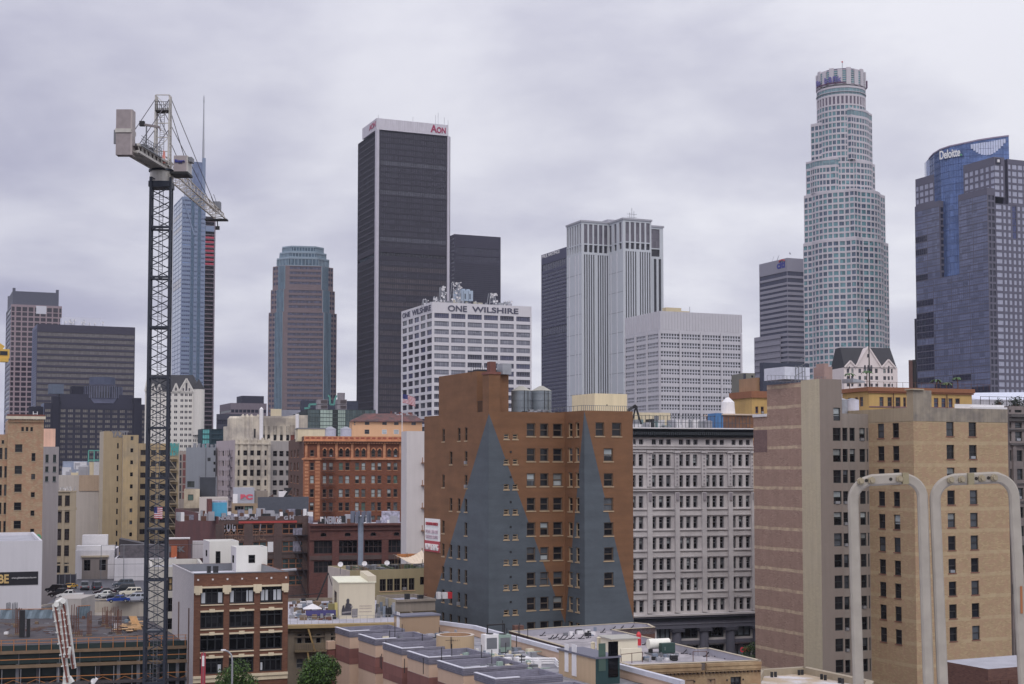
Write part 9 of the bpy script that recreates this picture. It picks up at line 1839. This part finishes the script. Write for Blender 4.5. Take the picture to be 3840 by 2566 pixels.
# =====================================================================  CAMERA, LIGHT, SKY
cd=bpy.data.cameras.new('camera'); cam=bpy.data.objects.new('camera',cd); COL.objects.link(cam); sc.camera=cam
cd.lens=36*F/3840; cd.sensor_width=36; cd.sensor_fit='HORIZONTAL'; cd.clip_end=30000; cd.clip_start=.1
cam.location=(0,0,E); cam.rotation_euler=(math.pi/2+TH,0,0); cd.shift_y=(PYC-1283)/3840
w=bpy.data.worlds.new('World'); sc.world=w; w.use_nodes=True; nt=w.node_tree; L=nt.links; bg=nt.nodes['Background']
tc=N(nt,'ShaderNodeTexCoord'); sp=N(nt,'ShaderNodeSeparateXYZ'); L.new(tc.outputs['Generated'],sp.inputs[0])
# cloud deck: project the view direction on a plane overhead so that clouds flatten towards the horizon
zc=mth(nt,'ADD',mth(nt,'MAXIMUM',sp.outputs[2],0.0),.24)
cb=N(nt,'ShaderNodeCombineXYZ'); L.new(mth(nt,'DIVIDE',sp.outputs[0],zc),cb.inputs[0]); L.new(mth(nt,'DIVIDE',sp.outputs[1],zc),cb.inputs[1])
n1=N(nt,'ShaderNodeTexNoise',i={'Scale':1.9,'Detail':7.0,'Roughness':.52,'Distortion':.15}); mp=N(nt,'ShaderNodeMapping',i={'Location':(3.1,1.7,0)}); L.new(cb.outputs[0],mp.inputs[0]); L.new(mp.outputs[0],n1.inputs['Vector'])
n2=N(nt,'ShaderNodeTexNoise',i={'Scale':3.0,'Detail':5.0,'Roughness':.5}); L.new(cb.outputs[0],n2.inputs['Vector'])
f=mth(nt,'ADD',mth(nt,'MULTIPLY',n1.outputs[0],.78),mth(nt,'MULTIPLY',n2.outputs[0],.22))
mr=N(nt,'ShaderNodeMapRange',interpolation_type='SMOOTHSTEP',i={1:.33,2:.66}); L.new(f,mr.inputs[0])
# heavier cloud towards the left of the view (west), thinner to the right
side=mth(nt,'ADD',mth(nt,'MULTIPLY',sp.outputs[0],1.3),.5,True)
fac=mth(nt,'ADD',mth(nt,'MULTIPLY',mr.outputs[0],.72),mth(nt,'MULTIPLY',side,.46),True)
col=mixc(nt,fac,lin((172,172,195))+(1,),lin((234,234,242))+(1,))
up=N(nt,'ShaderNodeMapRange',i={1:.25,2:1.0,3:1.0,4:1.5}); L.new(sp.outputs[2],up.inputs[0])
back=N(nt,'ShaderNodeMapRange',i={1:.2,2:-1.0,3:1.0,4:1.15}); L.new(sp.outputs[1],back.inputs[0])
m2=mth(nt,'MULTIPLY',up.outputs[0],back.outputs[0])
vm=N(nt,'ShaderNodeVectorMath',operation='SCALE'); L.new(col,vm.inputs[0]); L.new(m2,vm.inputs['Scale'])
sk=N(nt,'ShaderNodeTexSky',sky_type='NISHITA',sun_disc=False,sun_elevation=math.radians(48),sun_rotation=math.radians(200)); 
ad=N(nt,'ShaderNodeMix',data_type='RGBA',blend_type='ADD'); ad.inputs[0].default_value=.004; L.new(vm.outputs[0],ad.inputs[6]); L.new(sk.outputs[0],ad.inputs[7])
L.new(ad.outputs[2],bg.inputs[0]); bg.inputs[1].default_value=1.0
su=bpy.data.lights.new('sun','SUN'); su.energy=.95; su.angle=math.radians(25); su.color=(1,.93,.84); so=bpy.data.objects.new('sun',su); COL.objects.link(so)
so.rotation_euler=(math.radians(42),0,math.radians(-6))
sc.view_settings.view_transform='Standard'; sc.view_settings.look='None'; sc.view_settings.gamma=1; sc.view_settings.exposure=0
# ground sheet reaching the horizon
gm=flat('asphalt',(56,56,60),rough=.95,var=.3,vs=.15)
g=MB().poly([(-9000,-3000,0),(9000,-3000,0),(9000,15000,0),(-9000,15000,0)],gm).build('ground',kind='structure')
sc.cycles.max_bounces=5; sc.cycles.diffuse_bounces=3; sc.cycles.glossy_bounces=2

# thin city haze
hm=bpy.data.materials.new('haze'); hm.use_nodes=True; hn=hm.node_tree; hn.nodes.remove(hn.nodes['Principled BSDF']); pv=N(hn,'ShaderNodeVolumePrincipled',i={'Color':(.80,.84,1,1),'Density':5.5e-5,'Anisotropy':.0}); hn.links.new(pv.outputs[0],hn.nodes['Material Output'].inputs['Volume'])
MB().box(-700,-60,-1,800,1900,420,hm).build('haze',kind='stuff')
